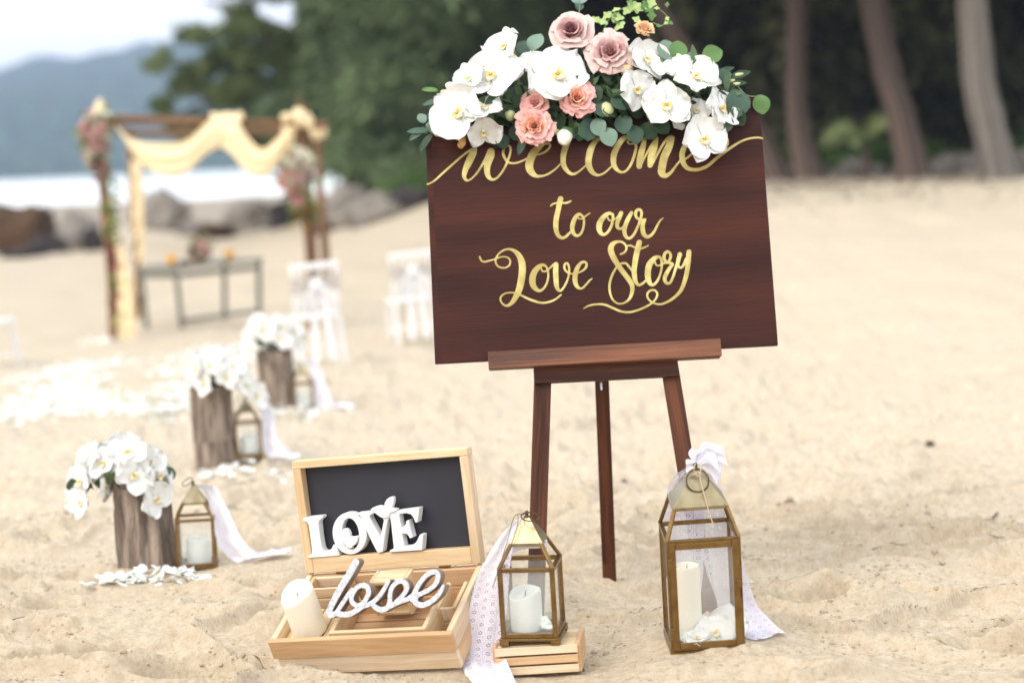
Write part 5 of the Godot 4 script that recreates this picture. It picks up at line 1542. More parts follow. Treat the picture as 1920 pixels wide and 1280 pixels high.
	for i in 3:
		rail("slat", c3, Vector3(-0.055, 0.002 + i * 0.036, -0.03), Vector3(0.07, 0.034 + i * 0.036, -0.022), M.pine)
	for x in [-0.055, 0.058]:
		rail("end", c3, Vector3(x, 0.002, -0.0215), Vector3(x + 0.012, 0.112, 0.03), M.pine_c)
	for i in 3:
		rail("slat", c3, Vector3(-0.0425, 0.002 + i * 0.036, 0.022), Vector3(0.0575, 0.034 + i * 0.036, 0.03), M.pine)
	var c4 := thing("side_crate", "small wooden crate at the right side inside the box, half hidden by the word", "crate", box_frame * Transform3D(Basis(), Vector3(0.205, 0.0145, -0.15)))
	for x in [-0.02, 0.032]:
		rail("end", c4, Vector3(x, 0.001, -0.09), Vector3(x + 0.012, 0.10, 0.03), M.pine_b)
	for i in 2:
		rail("slat", c4, Vector3(-0.0075, 0.004 + i * 0.05, 0.02), Vector3(0.0315, 0.046 + i * 0.05, 0.028), M.pine)
	var c5 := thing("slatted_stand", "upturned slatted crate at the left in the box with a candle on it", "crate", box_frame * Transform3D(Basis(), Vector3(-0.180, 0.0145, -0.019)))
	for i in 4:
		rail("slat", c5, Vector3(-0.074 + i * 0.038, 0.062, -0.17), Vector3(-0.040 + i * 0.038, 0.070, -0.001), M.pine_b)
	for z in [-0.165, -0.016]:
		rail("end", c5, Vector3(-0.072, 0.0, z), Vector3(0.072, 0.0615, z + 0.012), M.pine)
	# the candle on it
	var cd := thing("pillar_candle", "thick ivory pillar candle with a dipped top, standing in the wooden box", "candle", box_frame * Transform3D(Basis(), Vector3(-0.186, 0.0850, -0.082)))
	candle(cd, 0.049, 0.135, M.wax, true)


func candle(parent: Node3D, r: float, h: float, m: Material, dipped: bool) -> void:
	var mb := MB.new()
	var dip := func(p: Vector3, u: float, w: float) -> Vector3:
		if dipped and p.y > h * 0.8:
			p.y += 0.10 * h * sin(w * TAU + 2.6) * (p.y - h * 0.8) / (h * 0.2) + 0.035 * h * sin(w * TAU * 2.0)
		return p
	mb.lathe([Vector2(0, 0), Vector2(r * 0.96, 0), Vector2(r, 0.004), Vector2(r, h * 0.5), Vector2(r, h * 0.85), Vector2(r, h - 0.006), Vector2(r * 0.97, h - 0.001), Vector2(r * 0.9, h), Vector2(r * 0.82, h - 0.003), Vector2(r * 0.72, h - 0.010), Vector2(r * 0.3, h - 0.014), Vector2(0, h - 0.015)], 36, Transform3D(), dip)
	obj("wax", mb.mesh(), m, parent)
	mb = MB.new()
	mb.tube([Vector3(0, h - 0.017, 0), Vector3(0.001, h - 0.006, 0), Vector3(0.003, h + 0.002, 0)], [0.0012, 0.0012, 0.001], 6)
	obj("wick", mb.mesh(), M.wick, parent)


# ---------------------------------------------------------------- lanterns, candles, ribbons
func lantern(called: String, label: String, at: Transform3D, w: float, h: float, shoulder: float, cap_w: float, cap_h: float, door: bool, group := "") -> Node3D:
	# w: width of the square body; h: its height; the shoulder slopes in to the cap
	var t := thing(called, label, "lantern", at, group)
	var p := 0.0135 * w / 0.16 if not door else 0.0125
	var r := w * 0.5
	var b0 := 0.012
	var k := r - p * 0.5
	if door:
		put_box("base_plate", t, Vector3(0, 0.006, 0), Vector3(w + 0.004, 0.012, w + 0.004), M.brass, Basis(), 0.001)
	else:
		put_box("base_plate", t, Vector3(0, 0.0155, 0), Vector3(w + 0.010, 0.007, w + 0.010), M.brass, Basis(), 0.001)
		for s in [[-1, -1], [1, -1], [1, 1], [-1, 1]]:
			put_box("foot", t, Vector3(s[0] * (r - 0.008), 0.006, s[1] * (r - 0.008)), Vector3(0.026, 0.0118, 0.026), M.brass, Basis(), 0.001)
		b0 = 0.0192
	put_box("floor", t, Vector3(0, b0 + 0.0016, 0), Vector3(w - 2.2 * p, 0.002, w - 2.2 * p), M.brass_dark, Basis(), 0.0004)
	for s in [[-1, -1], [1, -1], [1, 1], [-1, 1]]:
		put_box("post", t, Vector3(s[0] * k, (b0 + h) * 0.5, s[1] * k), Vector3(p, h - b0, p), M.brass, Basis(), 0.001)
		bar("rod", t, Vector3(s[0] * (r - 0.004), h - 0.002, s[1] * (r - 0.004)), Vector3(s[0] * (cap_w * 0.5 - 0.006), h + shoulder + 0.002, s[1] * (cap_w * 0.5 - 0.006)), p * 0.9, p * 0.55, M.brass, Vector3(s[0], 0, s[1]), 0.0008)
	for a in 4:
		var q := Basis(Vector3.UP, a * PI / 2)
		put_box("top_rail", t, q * Vector3(0, h - p * 0.42, k + 0.0006), Vector3(w - 2 * p - 0.0008, p * 0.84, p), M.brass, q, 0.001)
		put_box("lower_rail", t, q * Vector3(0, b0 + p * 0.5, k), Vector3(w - 2 * p - 0.0008, p * 0.95, p), M.brass, q, 0.001)
		put_box("glass_pane", t, q * Vector3(0, (b0 + h) * 0.5, k - 0.001), Vector3(w - 2 * p + 0.004, h - b0 - 1.9 * p + 0.004, 0.0014), M.glass, q, 0.0)
	# the cap: a lip, then four sloping sides up to a small flat top
	var mb := MB.new()
	var y0 := h + shoulder
	var c := cap_w * 0.5
	var tw := 0.008
	var ring := [[c, y0 - 0.009], [c + 0.001, y0], [tw, y0 + cap_h], [0.0, y0 + cap_h]]
	for a in 4:
		var q := Basis(Vector3.UP, a * PI / 2)
		for i in 3:
			var lo: Array = ring[i]
			var hi: Array = ring[i + 1]
			mb.face([q * Vector3(-lo[0], lo[1], lo[0]), q * Vector3(lo[0], lo[1], lo[0]), q * Vector3(hi[0], hi[1], hi[0]), q * Vector3(-hi[0], hi[1], hi[0])], q * Vector3(0, 0.3, 1))
		mb.face([q * Vector3(-c, y0 - 0.009, c), q * Vector3(c, y0 - 0.009, c), q * Vector3(c - 0.008, y0 - 0.009, c - 0.008), q * Vector3(-c + 0.008, y0 - 0.009, c - 0.008)], Vector3.DOWN)
	obj("cap", mb.mesh(), M.brass_cap, t)
	mb = MB.new()
	mb.lathe([Vector2(0.009, 0), Vector2(0.008, 0.004), Vector2(0.004, 0.006), Vector2(0.005, 0.011), Vector2(0.0065, 0.014), Vector2(0.004, 0.019), Vector2(0, 0.020)], 12, Transform3D(Basis(), Vector3(0, y0 + cap_h - 0.001, 0)))
	obj("finial", mb.mesh(), M.brass_dark, t)
	if door:
		for s in [-1.0, 1.0]:
			put_box("door_stile", t, Vector3(s * (r - 0.0155), (b0 + h) * 0.5 + 0.001, r + 0.0042), Vector3(0.018, h - b0 - 0.012, 0.0065), M.brass, Basis(), 0.001)
		for y in [b0 + 0.017, h - 0.016]:
			put_box("door_rail", t, Vector3(0, y, r + 0.0042), Vector3(w - 0.0495, 0.017, 0.0063), M.brass, Basis(), 0.001)
		for y in [h * 0.80, h * 0.20]:
			put_box("hinge", t, Vector3(-k + 0.001, y, r + 0.0085), Vector3(0.012, 0.034, 0.006), M.brass, Basis(), 0.001)
		put_box("latch", t, Vector3(k - 0.004, h * 0.60, r + 0.0085), Vector3(0.012, 0.020, 0.006), M.brass, Basis(), 0.001)
		put_box("latch", t, Vector3(k + 0.002, h * 0.53, r + 0.0085), Vector3(0.004, 0.03, 0.005), M.brass_dark, Basis(), 0.001)
	return t


func torus(called: String, parent: Node3D, at: Vector3, basis: Basis, R: float, r: float, m: Material) -> void:
	var mb := MB.new()
	var pts := []
	var rad := []
	for i in 33:
		var a := TAU * i / 32.0
		pts.append(at + basis * Vector3(cos(a) * R, sin(a) * R, 0))
		rad.append(r)
	mb.tube(pts, rad, 8, null, 1.0, false)
	obj(called, mb.mesh(), m, parent)


func ribbon_mesh(pts: Array, sides: Array, widths: Array, ruffle: float, seed_: int, scallop := 0.0, across := 8) -> ArrayMesh:
	# a cloth strip along a path; sides[i] points across it
	var f := noise(1.0, seed_, 2)
	var path := curve(pts, 8)
	var sd := curve(sides, 8)
	var m := path.size() - 1
	var lens := [0.0]
	for i in m:
		lens.append(lens[-1] + ((path[i + 1] as Vector3) - path[i]).length())
	var mb := MB.new()
	var sub := 3
	mb.grid(m * sub, across, func(u: float, w: float) -> Vector3:
		var q := u * m
		var i := mini(int(q), m - 1)
		var fr := q - i
		var k := u * (widths.size() - 1)
		var ki := mini(int(k), widths.size() - 2)
		var wd: float = lerpf(widths[ki], widths[ki + 1], k - ki)
		var p: Vector3 = (path[i] as Vector3).lerp(path[i + 1], fr)
		var s: Vector3 = (sd[i] as Vector3).lerp(sd[i + 1], fr).normalized()
		var nn := s.cross((path[i + 1] as Vector3) - path[i]).normalized()
		var l: float = lerpf(lens[i], lens[i + 1], fr)
		var x := w * 2.0 - 1.0
		if scallop > 0.0 and absf(x) > 0.99:
			x *= 1.0 + scallop * absf(sin(l * 190.0)) / maxf(wd, 0.01)
		return p + s * x * wd * 0.5 + nn * ruffle * (f.get_noise_2d(x * 1.3, l * 9.0) + 0.5 * sin(x * 5.0 + l * 14.0)) * minf(1.0, wd / 0.05))
	# cloth coordinates in metres, for the lace pattern
	var row := across + 1
	for i in m * sub + 1:
		var q := float(i) / sub
		var ii := mini(int(q), m - 1)
		var l2: float = lerpf(lens[ii], lens[ii + 1], q - ii)
		for j in row:
			mb.t[i * row + j] = Vector2(float(j) / across, l2 * 11.0)
	return mb.mesh()


func ribbon(called: String, label: String, pts: Array, sides: Array, widths: Array, ruffle: float, m: Material, seed_: int, scallop := 0.0, group := "") -> void:
	tag(obj(called, ribbon_mesh(pts, sides, widths, ruffle, seed_, scallop), m), label, "ribbon", group)


func twine_line(called: String, parent: Node3D, pts: Array, r: float, m: Material) -> void:
	var path := curve(pts, 6)
	var rad := []
	for i in path.size():
		rad.append(r)
	var mb := MB.new()
	mb.tube(path, rad, 6)
	obj(called, mb.mesh(), m, parent)


func build_lanterns() -> void:
	rng.seed = 61
	# ---- the tall one by the right leg of the easel
	var big := pose(0.023, 0.0946, 0.0231, Vector3(0.4912, 0.0467, -5.74))
	var L := lantern("tall_lantern", "tall square brass lantern with a hinged glass door, at the easel's right leg", big, 0.2002, 0.3205, 0.082, 0.148, 0.085, true)
	torus("ring", L, Vector3(-0.001, 0.465, 0.038), Basis(Vector3.RIGHT, -0.35), 0.030, 0.0022, M.brass_dark)
	var cd := thing("pillar_candle", "tall ivory pillar candle inside the tall brass lantern", "candle", big * Transform3D(Basis(), Vector3(-0.038, 0.0155, -0.005)), "")
	candle(cd, 0.036, 0.205, M.wax, false)
	for q in [[Vector3(0.025, 0.038, 0.052), Vector3(-0.1, 0.85, 0.6), 0.6, 0.125, "fallen white orchid head lying at the front of the tall lantern's floor"], [Vector3(0.062, 0.046, 0.010), Vector3(0.1, 0.6, 0.8), -0.3, 0.125, "fallen white orchid head propped upright at the right inside the tall lantern"], [Vector3(-0.028, 0.032, 0.066), Vector3(-0.1, 0.97, 0.3), 1.3, 0.085, "small fallen orchid head lying flat before the tall lantern's candle"]]:
		var oh := orchid(null, q[0], q[1], q[2], q[3], 0.85)
		oh.transform = big * oh.transform
		tag(oh, q[4], "orchid", "fallen orchid heads in the tall lantern")
	# white bow and lace on it
	var bow := thing("tulle_bow", "puffy white tulle bow tied on top of the tall lantern", "bow", big * Transform3D(Basis(), Vector3(0.004, 0.497, 0.0)))
	for q in [[Vector3(0.0, 0, -0.02), Vector3(0.026, 0.036, -0.03), Vector3(0.080, 0.014, -0.03), 0.042, 3], [Vector3(0.0, 0, -0.02), Vector3(0.040, 0.004, -0.03), Vector3(0.066, -0.040, -0.04), 0.052, 5], [Vector3(0, 0, -0.02), Vector3(-0.006, 0.024, -0.02), Vector3(0.012, 0.034, -0.03), 0.036, 7], [Vector3(0, 0, -0.01), Vector3(-0.02, 0.006, 0.0), Vector3(-0.03, 0.0, 0.0), 0.03, 9], [Vector3(0, 0, -0.015), Vector3(0.028, 0.022, -0.015), Vector3(0.056, 0.006, -0.015), 0.046, 13]]:
		var across: Vector3 = ((q[2] as Vector3) - q[0]).cross(Vector3(0.1, 0.1, 1)).normalized()
		obj("loop", ribbon_mesh([q[0], q[1], q[2]], [across, across, across + Vector3(0, 0, 0.3)], [0.012, q[3] * 0.9, q[3] * 1.25], 0.010, q[4]), M.tulle, bow)
	twine_line("twine", bow, [Vector3(-0.040, -0.022, 0.02), Vector3(-0.012, -0.016, 0.03), Vector3(0.0, -0.010, 0.035), Vector3(0.004, -0.04, 0.045), Vector3(0.012, -0.085, 0.075), Vector3(0.018, -0.115, 0.088), Vector3(0.026, -0.142, 0.094), Vector3(0.022, -0.150, 0.095)], 0.0016, M.twine)
	twine_line("twine", bow, [Vector3(-0.006, 0.012, 0.02), Vector3(-0.012, -0.004, 0.028), Vector3(-0.003, -0.02, 0.036), Vector3(0.006, -0.004, 0.03), Vector3(-0.002, 0.012, 0.02)], 0.0016, M.twine)
	var s1 := Vector3(1, 0, 0)
	ribbon("lace_ribbon", "lace ribbon hanging down behind the tall lantern and seen through its glass", [big * Vector3(-0.005, 0.48, -0.05), big * Vector3(-0.022, 0.43, -0.085), big * Vector3(-0.030, 0.32, -0.118), big * Vector3(-0.035, 0.16, -0.125), big * Vector3(-0.045, 0.05, -0.14), on_sand(big * Vector3(-0.05, 0.0, -0.18)) + Vector3(0, 0.008, 0)], [s1, s1, s1, s1, s1, s1], [0.03, 0.085, 0.115, 0.105, 0.09, 0.09], 0.005, M.lace, 21, 0.004, "lace ribbons of the two front lanterns")
	ribbon("lace_ribbon", "lace ribbon trailing out on the sand to the right of the tall lantern", [big * Vector3(0.005, 0.48, -0.05), big * Vector3(0.035, 0.41, -0.09), big * Vector3(0.062, 0.27, -0.12), big * Vector3(0.088, 0.14, -0.125), big * Vector3(0.120, 0.045, -0.12), on_sand(big * Vector3(0.155, 0.0, -0.07)) + Vector3(0, 0.014, 0), on_sand(big * Vector3(0.185, 0.0, -0.01)) + Vector3(0, 0.008, 0)], [s1, s1, s1, s1, Vector3(1, 0, -0.3), Vector3(1, 0.15, -0.5), Vector3(0.9, 0, -0.7)], [0.03, 0.08, 0.105, 0.105, 0.10, 0.11, 0.11], 0.007, M.lace, 22, 0.004, "lace ribbons of the two front lanterns")

	# ---- the small one on its crate
	var crate := pose(-0.1065, 0.0, 0.043, Vector3(0.0426, -0.003, -5.75))
	var c := thing("slatted_crate", "low pale slatted wooden crate under the small lantern", "crate", crate)
	var w := 0.238
	var d := 0.1947
	var hh := 0.0790
	for i in 3:
		put_box("front_slat", c, Vector3(0, 0.0125 + 0.0265 * i, d * 0.5 - 0.005), Vector3(w - 0.0125, 0.0212, 0.010), [M.pine, M.pine_c][i % 2], Basis(), 0.0012)
		put_box("back_slat", c, Vector3(0, 0.0125 + 0.0265 * i, -d * 0.5 + 0.005), Vector3(w - 0.024, 0.0236, 0.010), M.pine, Basis(), 0.0012)
	for s in [-1.0, 1.0]:
		put_box("end_plank", c, Vector3(s * (w * 0.5 - 0.006), hh * 0.5 + 0.0015, -0.0055), Vector3(0.012, hh + 0.003, d - 0.0115), M.pine_c, Basis(), 0.0012)
	for i in 5:
		put_box("top_slat", c, Vector3(0, hh - 0.0055, -d * 0.5 + 0.029 + i * 0.0335), Vector3(w - 0.0245, 0.009, 0.0305), M.pine_b, Basis(), 0.0012)
	put_box("front_post", c, Vector3(-w * 0.5 + 0.013, hh * 0.5, d * 0.5 - 0.016), Vector3(0.01, hh - 0.012, 0.01), M.pine, Basis(), 0.001)
	var sm := pose(-0.1678, 0.0471, 0.0107, Vector3(0.0269, 0.0795, -5.740))
	var S := lantern("small_lantern", "small square brass lantern standing on the low slatted crate", sm, 0.1557, 0.212, 0.062, 0.090, 0.062, false)
	torus("ring", S, Vector3(0.012, 0.342, 0.022), Basis(Vector3.UP, 0.5) * Basis(Vector3.RIGHT, -1.25), 0.024, 0.0018, M.brass_dark)
	cd = thing("pillar_candle", "white melted pillar candle inside the small lantern", "candle", sm * Transform3D(Basis(), Vector3(-0.018, 0.0225, 0.0)))
	candle(cd, 0.044, 0.108, M.wax_cool, true)
	var sp := thing("melted_wax", "curl of melted white wax beside the candle in the small lantern", "wax", sm * Transform3D(Basis(), Vector3(0.036, 0.0225, 0.024)))
	obj("lump", lump(91, 0.8, 0.3), M.wax_cool, sp, Transform3D(Basis().scaled(Vector3(0.018, 0.022, 0.016)), Vector3(-0.004, 0.02, -0.012)))
	obj("lump", lump(92, 0.7, 0.3), M.wax_cool, sp, Transform3D(Basis().scaled(Vector3(0.017, 0.009, 0.014)), Vector3(0.014, 0.014, 0.004)))
	ribbon("lace_ribbon", "lace ribbon falling from the small lantern down the left of its crate", [sm * Vector3(-0.015, 0.335, 0.0), sm * Vector3(-0.045, 0.31, 0.005), sm * Vector3(-0.075, 0.25, 0.01), sm * Vector3(-0.105, 0.16, 0.02), sm * Vector3(-0.125, 0.05, 0.03), sm * Vector3(-0.135, -0.03, 0.06), Vector3(-0.105, 0.028, -5.62), Vector3(-0.09, 0.016, -5.54), Vector3(-0.07, 0.012, -5.46)], [Vector3(1, 0.6, 0.2), Vector3(1, 0.6, 0.2), Vector3(1, 0.35, 0.3), Vector3(1, 0.1, 0.3), Vector3(1, 0, 0.2), Vector3(1, 0, 0.1), Vector3(1, 0.1, 0), Vector3(1, 0, 0.2), Vector3(1, 0, 0.4)], [0.03, 0.05, 0.07, 0.092, 0.105, 0.11, 0.115, 0.12, 0.14], 0.008, M.lace, 23, 0.004, "lace ribbons of the two front lanterns")
	ribbon("lace_ribbon", "short lace end bunched inside the shoulder of the small lantern", [sm * Vector3(-0.06, 0.235, 0.0), sm * Vector3(-0.02, 0.262, 0.01), sm * Vector3(0.02, 0.262, 0.0), sm * Vector3(0.05, 0.258, -0.01)], [Vector3(0, 1, 0.3), Vector3(0, 1, 0.3), Vector3(0, 1, 0.3), Vector3(0, 1, 0.3)], [0.02, 0.03, 0.03, 0.025], 0.004, M.tulle, 25, 0.0, "lace ribbons of the two front lanterns")
	var kn := thing("wire_tie", "thin grey wire ties hanging from the top of the small lantern", "wire", sm)
	twine_line("wire", kn, [Vector3(0.0, 0.345, 0.012), Vector3(-0.022, 0.349, 0.02), Vector3(-0.034, 0.336, 0.03), Vector3(-0.05, 0.28, 0.05), Vector3(-0.075, 0.205, 0.088), Vector3(-0.090, 0.165, 0.094)], 0.0011, M.wire)
	twine_line("wire", kn, [Vector3(-0.022, 0.349, 0.02), Vector3(-0.02, 0.33, 0.035), Vector3(-0.035, 0.28, 0.055), Vector3(-0.055, 0.238, 0.075)], 0.0011, M.wire)


# ---------------------------------------------------------------- log stumps along the aisle
func build_stumps() -> void:
	rng.seed = 81
	var which := ["nearest", "middle", "farthest"]
	var grp := "log stumps topped with orchids along the aisle"
	# foot of the stump, radius, height, lean, lantern offset, lantern scale, flowers' offset and spread
	var info := [
		[Vector3(-1.304, 0, -7.344), 0.100, 0.335, -0.030, Vector3(-1.129, 0, -7.287), 0.87, Vector3(-0.055, -0.035, 0.03), Vector3(0.165, 0.105, 0.095), 17],
		[Vector3(-1.372, 0, -9.684), 0.096, 0.375, -0.045, Vector3(-1.237, 0, -9.679), 0.80, Vector3(0.05, 0.0, 0.03), Vector3(0.150, 0.090, 0.09), 16],
		[Vector3(-1.325, 0, -11.88), 0.098, 0.315, -0.035, Vector3(-1.189, 0, -11.83), 0.80, Vector3(0.0, 0.02, 0.0), Vector3(0.160, 0.10, 0.10), 16]]
	for i in 3:
		var q: Array = info[i]
		var foot: Vector3 = q[0] + Vector3(0, 0, -0.02)
		foot.y = sand_h(foot.x, foot.z) - 0.012
		var r: float = q[1]
		var h: float = q[2]
		var at := Transform3D(Basis(Vector3.BACK, -q[3] as float), foot)
		var t := thing("log_stump", ["nearest weathered log stump, left of the wooden box", "middle weathered log stump of the three, with a split side", "farthest weathered log stump, in front of the white chair"][i], "log", at, grp)
		var f := noise(1.0, 700 + i, 3)
		var mb := MB.new()
		var prof := []
		for k in 13:
			var u := k / 12.0
			prof.append(Vector2(r * (1.0 + 0.10 * exp(-u * 6.0) - 0.03 * u), h * u))
		mb.lathe(prof, 72, Transform3D(), func(p: Vector3, u: float, w: float) -> Vector3:
			var a := w * TAU
			var g := f.get_noise_3d(cos(a) * 2.2, p.y * 1.2, sin(a) * 2.2)
			var groove := absf(f.get_noise_3d(cos(a) * 7.0, p.y * 2.0 + 9.0, sin(a) * 7.0))
			var k2 := 1.0 + 0.20 * g - 0.10 * (1.0 - ss(0.0, 0.12, groove))
			return Vector3(p.x * k2, p.y + (0.05 * h * f.get_noise_2d(cos(a) * 1.2 + 5.0, sin(a) * 1.2) if u > 0.99 else 0.0), p.z * k2))
		var row := 73
		for e in mb.t.size():
			mb.t[e] = Vector2(float(e / row) / 12.0 * h * 1.6 + i * 0.3, float(e % row) / 72.0 * 2.0)
		var top := []
		for e in 72:
			top.append(mb.v[12 * row + e])
		mb.face(top, Vector3.UP)
		obj("log", mb.mesh(), M.stump, t)

		var bq := thing("orchid_bouquet", ["white orchid bouquet spilling over the left of the nearest log stump", "white orchid bouquet spilling over the right of the middle log stump", "round white orchid bouquet on the farthest log stump"][i], "flowers", Transform3D(Basis(), at * Vector3(0, h, 0)), "orchid bouquets on the log stumps")
		var off: Vector3 = q[6]
		var sp: Vector3 = q[7]
		for k in q[8]:
			var u: float = (k + 0.5) / q[8]
			var a: float = k * 2.4 + rng.randf_range(-0.3, 0.3)
			var v := Vector3(cos(a) * sqrt(u), 0, sin(a) * sqrt(u) * 0.9 + 0.15)
			var y: float = sp.y * (1.05 - 1.5 * u * u) + rng.randf_range(-0.01, 0.02) + 0.02
			var p := off + Vector3(v.x * sp.x, y, v.z * sp.z)
			if i == 0:
				p += Vector3(-0.03 * u, -absf(minf(v.x, 0.0)) * 0.05, 0.01)
			elif i == 1:
				p += Vector3(0.03 * u, -maxf(v.x, 0.0) * 0.09 + maxf(-v.x, 0.0) * 0.03, 0.01)
			orchid(bq, p, Vector3(v.x * 1.1, 0.55 - 0.5 * u, 0.55 + v.z * 0.5), rng.randf_range(-0.9, 0.9), rng.randf_range(0.10, 0.150), rng.randf_range(0.8, 1.0))
		var xf := []
		var cols := []
		for k in 50:
			xf.append(Transform3D(Basis.from_euler(Vector3(rng.randf_range(-1, 1), rng.randf() * TAU, rng.randf_range(-1, 1))).scaled(Vector3.ONE * rng.randf_range(0.03, 0.06)), off + Vector3(rng.randfn() * sp.x * 0.4, rng.randf_range(0.0, sp.y * 0.7), rng.randfn() * sp.z * 0.35)))
			cols.append(Color(0.05, 0.09, 0.04).lerp(Color(0.16, 0.22, 0.11), rng.randf()))
		multi("leaf_bed", bq, leaf_mesh(0), xf, cols, M.leaf_any)

		# its lantern, candle and ribbon
		var s: float = q[5]
		var lp: Vector3 = q[4] + Vector3(0, 0, -0.06)
		lp.y = sand_h(lp.x, lp.z) - 0.002
		var lt := Transform3D(Basis(Vector3.UP, [0.10, 0.25, 0.2][i]) * Basis().scaled(Vector3.ONE * s), lp)
		var ln := lantern("small_lantern", "small brass lantern on the sand beside the %s log stump" % which[i], lt, 0.1557, 0.212, 0.062, 0.090, 0.062, false, "small lanterns beside the log stumps")
		torus("ring", ln, Vector3(-0.022, 0.352, 0.0), Basis(Vector3.BACK, 0.5) * Basis(Vector3.RIGHT, -1.2), 0.024, 0.0018, M.brass_dark)
		var cd := thing("pillar_candle", "white candle inside the lantern beside the %s log stump" % which[i], "candle", lt * Transform3D(Basis(), Vector3(0.008, 0.0225, 0.0)), "candles in the lanterns beside the log stumps")
		candle(cd, 0.048, 0.100, M.wax_cool, false)
		var a0 := lt * Vector3(0.005, 0.335, -0.01)
		var drop: Array = [[Vector3(0.05, -0.02, -0.02), Vector3(0.085, -0.11, 0), Vector3(0.115, -0.20, 0.02), Vector3(0.17, -0.27, 0.03), Vector3(0.235, -0.285, 0.01), Vector3(0.32, -0.285, 0.03)], [Vector3(0.055, 0.01, -0.02), Vector3(0.095, -0.07, 0), Vector3(0.10, -0.16, 0.02), Vector3(0.13, -0.235, 0.03), Vector3(0.17, -0.262, 0.03), Vector3(0.23, -0.265, 0.05)], [Vector3(0.05, 0.02, -0.02), Vector3(0.085, -0.06, 0), Vector3(0.10, -0.15, 0.02), Vector3(0.13, -0.235, 0.03), Vector3(0.17, -0.262, 0.03), Vector3(0.28, -0.262, 0.05)]][i]
		var pts := [a0]
		var sides := [Vector3(0.6, 0.5, 0.6)]
		for p in drop:
			var w: Vector3 = a0 + p
			var g := sand_h(w.x, w.z) + 0.02
			if w.y < g:
				w.y = g
			pts.append(w)
			sides.append(Vector3(1, 0.35, 0.3))
		sides[-1] = Vector3(0.2, 0, -1)
		sides[-2] = Vector3(0.5, 0, -0.9)
		ribbon("tulle_ribbon", "white tulle ribbon trailing from the lantern beside the %s log stump" % which[i], pts, sides, [0.03, 0.05, 0.065, 0.085, 0.10, 0.10, 0.08], 0.010, M.tulle, 40 + i, 0.0, "tulle ribbons of the lanterns along the aisle")


func fallen(seed_: int) -> ArrayMesh:
	return petal_mesh(1.0, 0.42, 1, 0.35, 0.12, 0.3, seed_, 5, 4)


func build_petals() -> void:
	rng.seed = 91
	var shapes := [fallen(1), fallen(2), fallen(3)]
	# in front of the nearest stump each petal can be told apart
	var c: Vector3 = Vector3(-1.249, 0, -7.111)
	for i in 96:
		var u := rng.randf_range(-1.0, 1.0)
		var p := Vector3(c.x + u * 0.205, 0, c.z + rng.randfn() * 0.055 + (0.05 if absf(u) > 0.75 else 0.0) + 0.02)
		p.y = sand_h(p.x, p.z) + rng.randf_range(0.004, 0.016)
		var o := obj("petal", shapes[i % 3], M.petal_fallen, null, Transform3D(Basis.from_euler(Vector3(-PI / 2 + rng.randf_range(-0.6, 0.6), rng.randf() * TAU, rng.randf_range(-0.5, 0.5))).scaled(Vector3.ONE * rng.randf_range(0.026, 0.044)), p))
		tag(o, "fallen white petal on the sand at the foot of the nearest log stump", "petal", "petals at the foot of the nearest log stump")
	# farther off they run together
	var heap := func(called: String, label: String, where: Array, lift: float) -> void:
		var xf := []
		var cols := []
		for p in where:
			var q: Vector3 = p
			q.y = sand_h(q.x, q.z) + rng.randf_range(0.003, 0.006 + lift * 0.5)
			xf.append(Transform3D(Basis.from_euler(Vector3(-PI / 2 + rng.randf_range(-0.25, 0.25), rng.randf() * TAU, rng.randf_range(-0.2, 0.2))).scaled(Vector3(1, 1, 0.5) * rng.randf_range(0.030, 0.048)), q))
			cols.append(Color.WHITE)
		tag(multi(called, null, shapes[0], xf, cols, M.petal_fallen), label, "petals", "", "stuff")
	var spread := func(c2: Vector3, rx: float, rz: float, n: int) -> Array:
		var out := []
		for i in n:
			out.append(c2 + Vector3(rng.randfn() * rx, 0, rng.randfn() * rz))
		return out
	heap.call("petal_heap", "white petals heaped at the foot of the middle log stump", spread.call(Vector3(-1.25, 0, -9.426), 0.12, 0.07, 150), 0.015)
	heap.call("petal_heap", "white petals heaped at the foot of the farthest log stump", spread.call(Vector3(-1.186, 0, -11.61), 0.13, 0.10, 150), 0.015)
	# two bands of petals lead up the aisle
	for band in [["white petals strewn in a band along the left of the aisle", [Vector3(-2.926, 0, -15.11), Vector3(-3.093, 0, -14.63), Vector3(-3.195, 0, -14.09), Vector3(-2.889, 0, -13.47), Vector3(-2.557, 0, -12.72), Vector3(-2.585, 0, -12.16), Vector3(-2.791, 0, -11.98), Vector3(-2.898, 0, -11.56), Vector3(-2.85, 0, -13.96), Vector3(-2.889, 0, -12.7)], [0.22, 0.22, 0.20, 0.24, 0.16, 0.24, 0.24, 0.2, 0.22, 0.22]], ["white petals strewn in a band along the right of the aisle", [Vector3(-2.23, 0, -15.85), Vector3(-2.257, 0, -15.21), Vector3(-1.964, 0, -14.71), Vector3(-2.188, 0, -14.23), Vector3(-1.924, 0, -13.86), Vector3(-2.078, 0, -13.26), Vector3(-2.136, 0, -12.79), Vector3(-2.218, 0, -12.34), Vector3(-1.948, 0, -12.4), Vector3(-2.245, 0, -11.97), Vector3(-1.97, 0, -11.76), Vector3(-1.956, 0, -15.56)], [0.22, 0.26, 0.26, 0.22, 0.22, 0.2, 0.16, 0.16, 0.2, 0.12, 0.18, 0.18]]]:
		var all := []
		for i in band[1].size():
			all.append_array(spread.call(band[1][i], band[2][i] * 0.52, band[2][i] * 0.95, int(1150 * band[2][i])))
		heap.call("petal_band", band[0], all, 0.012)
	heap.call("petal_patch", "small patch of pale petals at the foot of the arch's left post", spread.call(Vector3(-3.37, 0, -17.24), 0.10, 0.22, 90), 0.02)


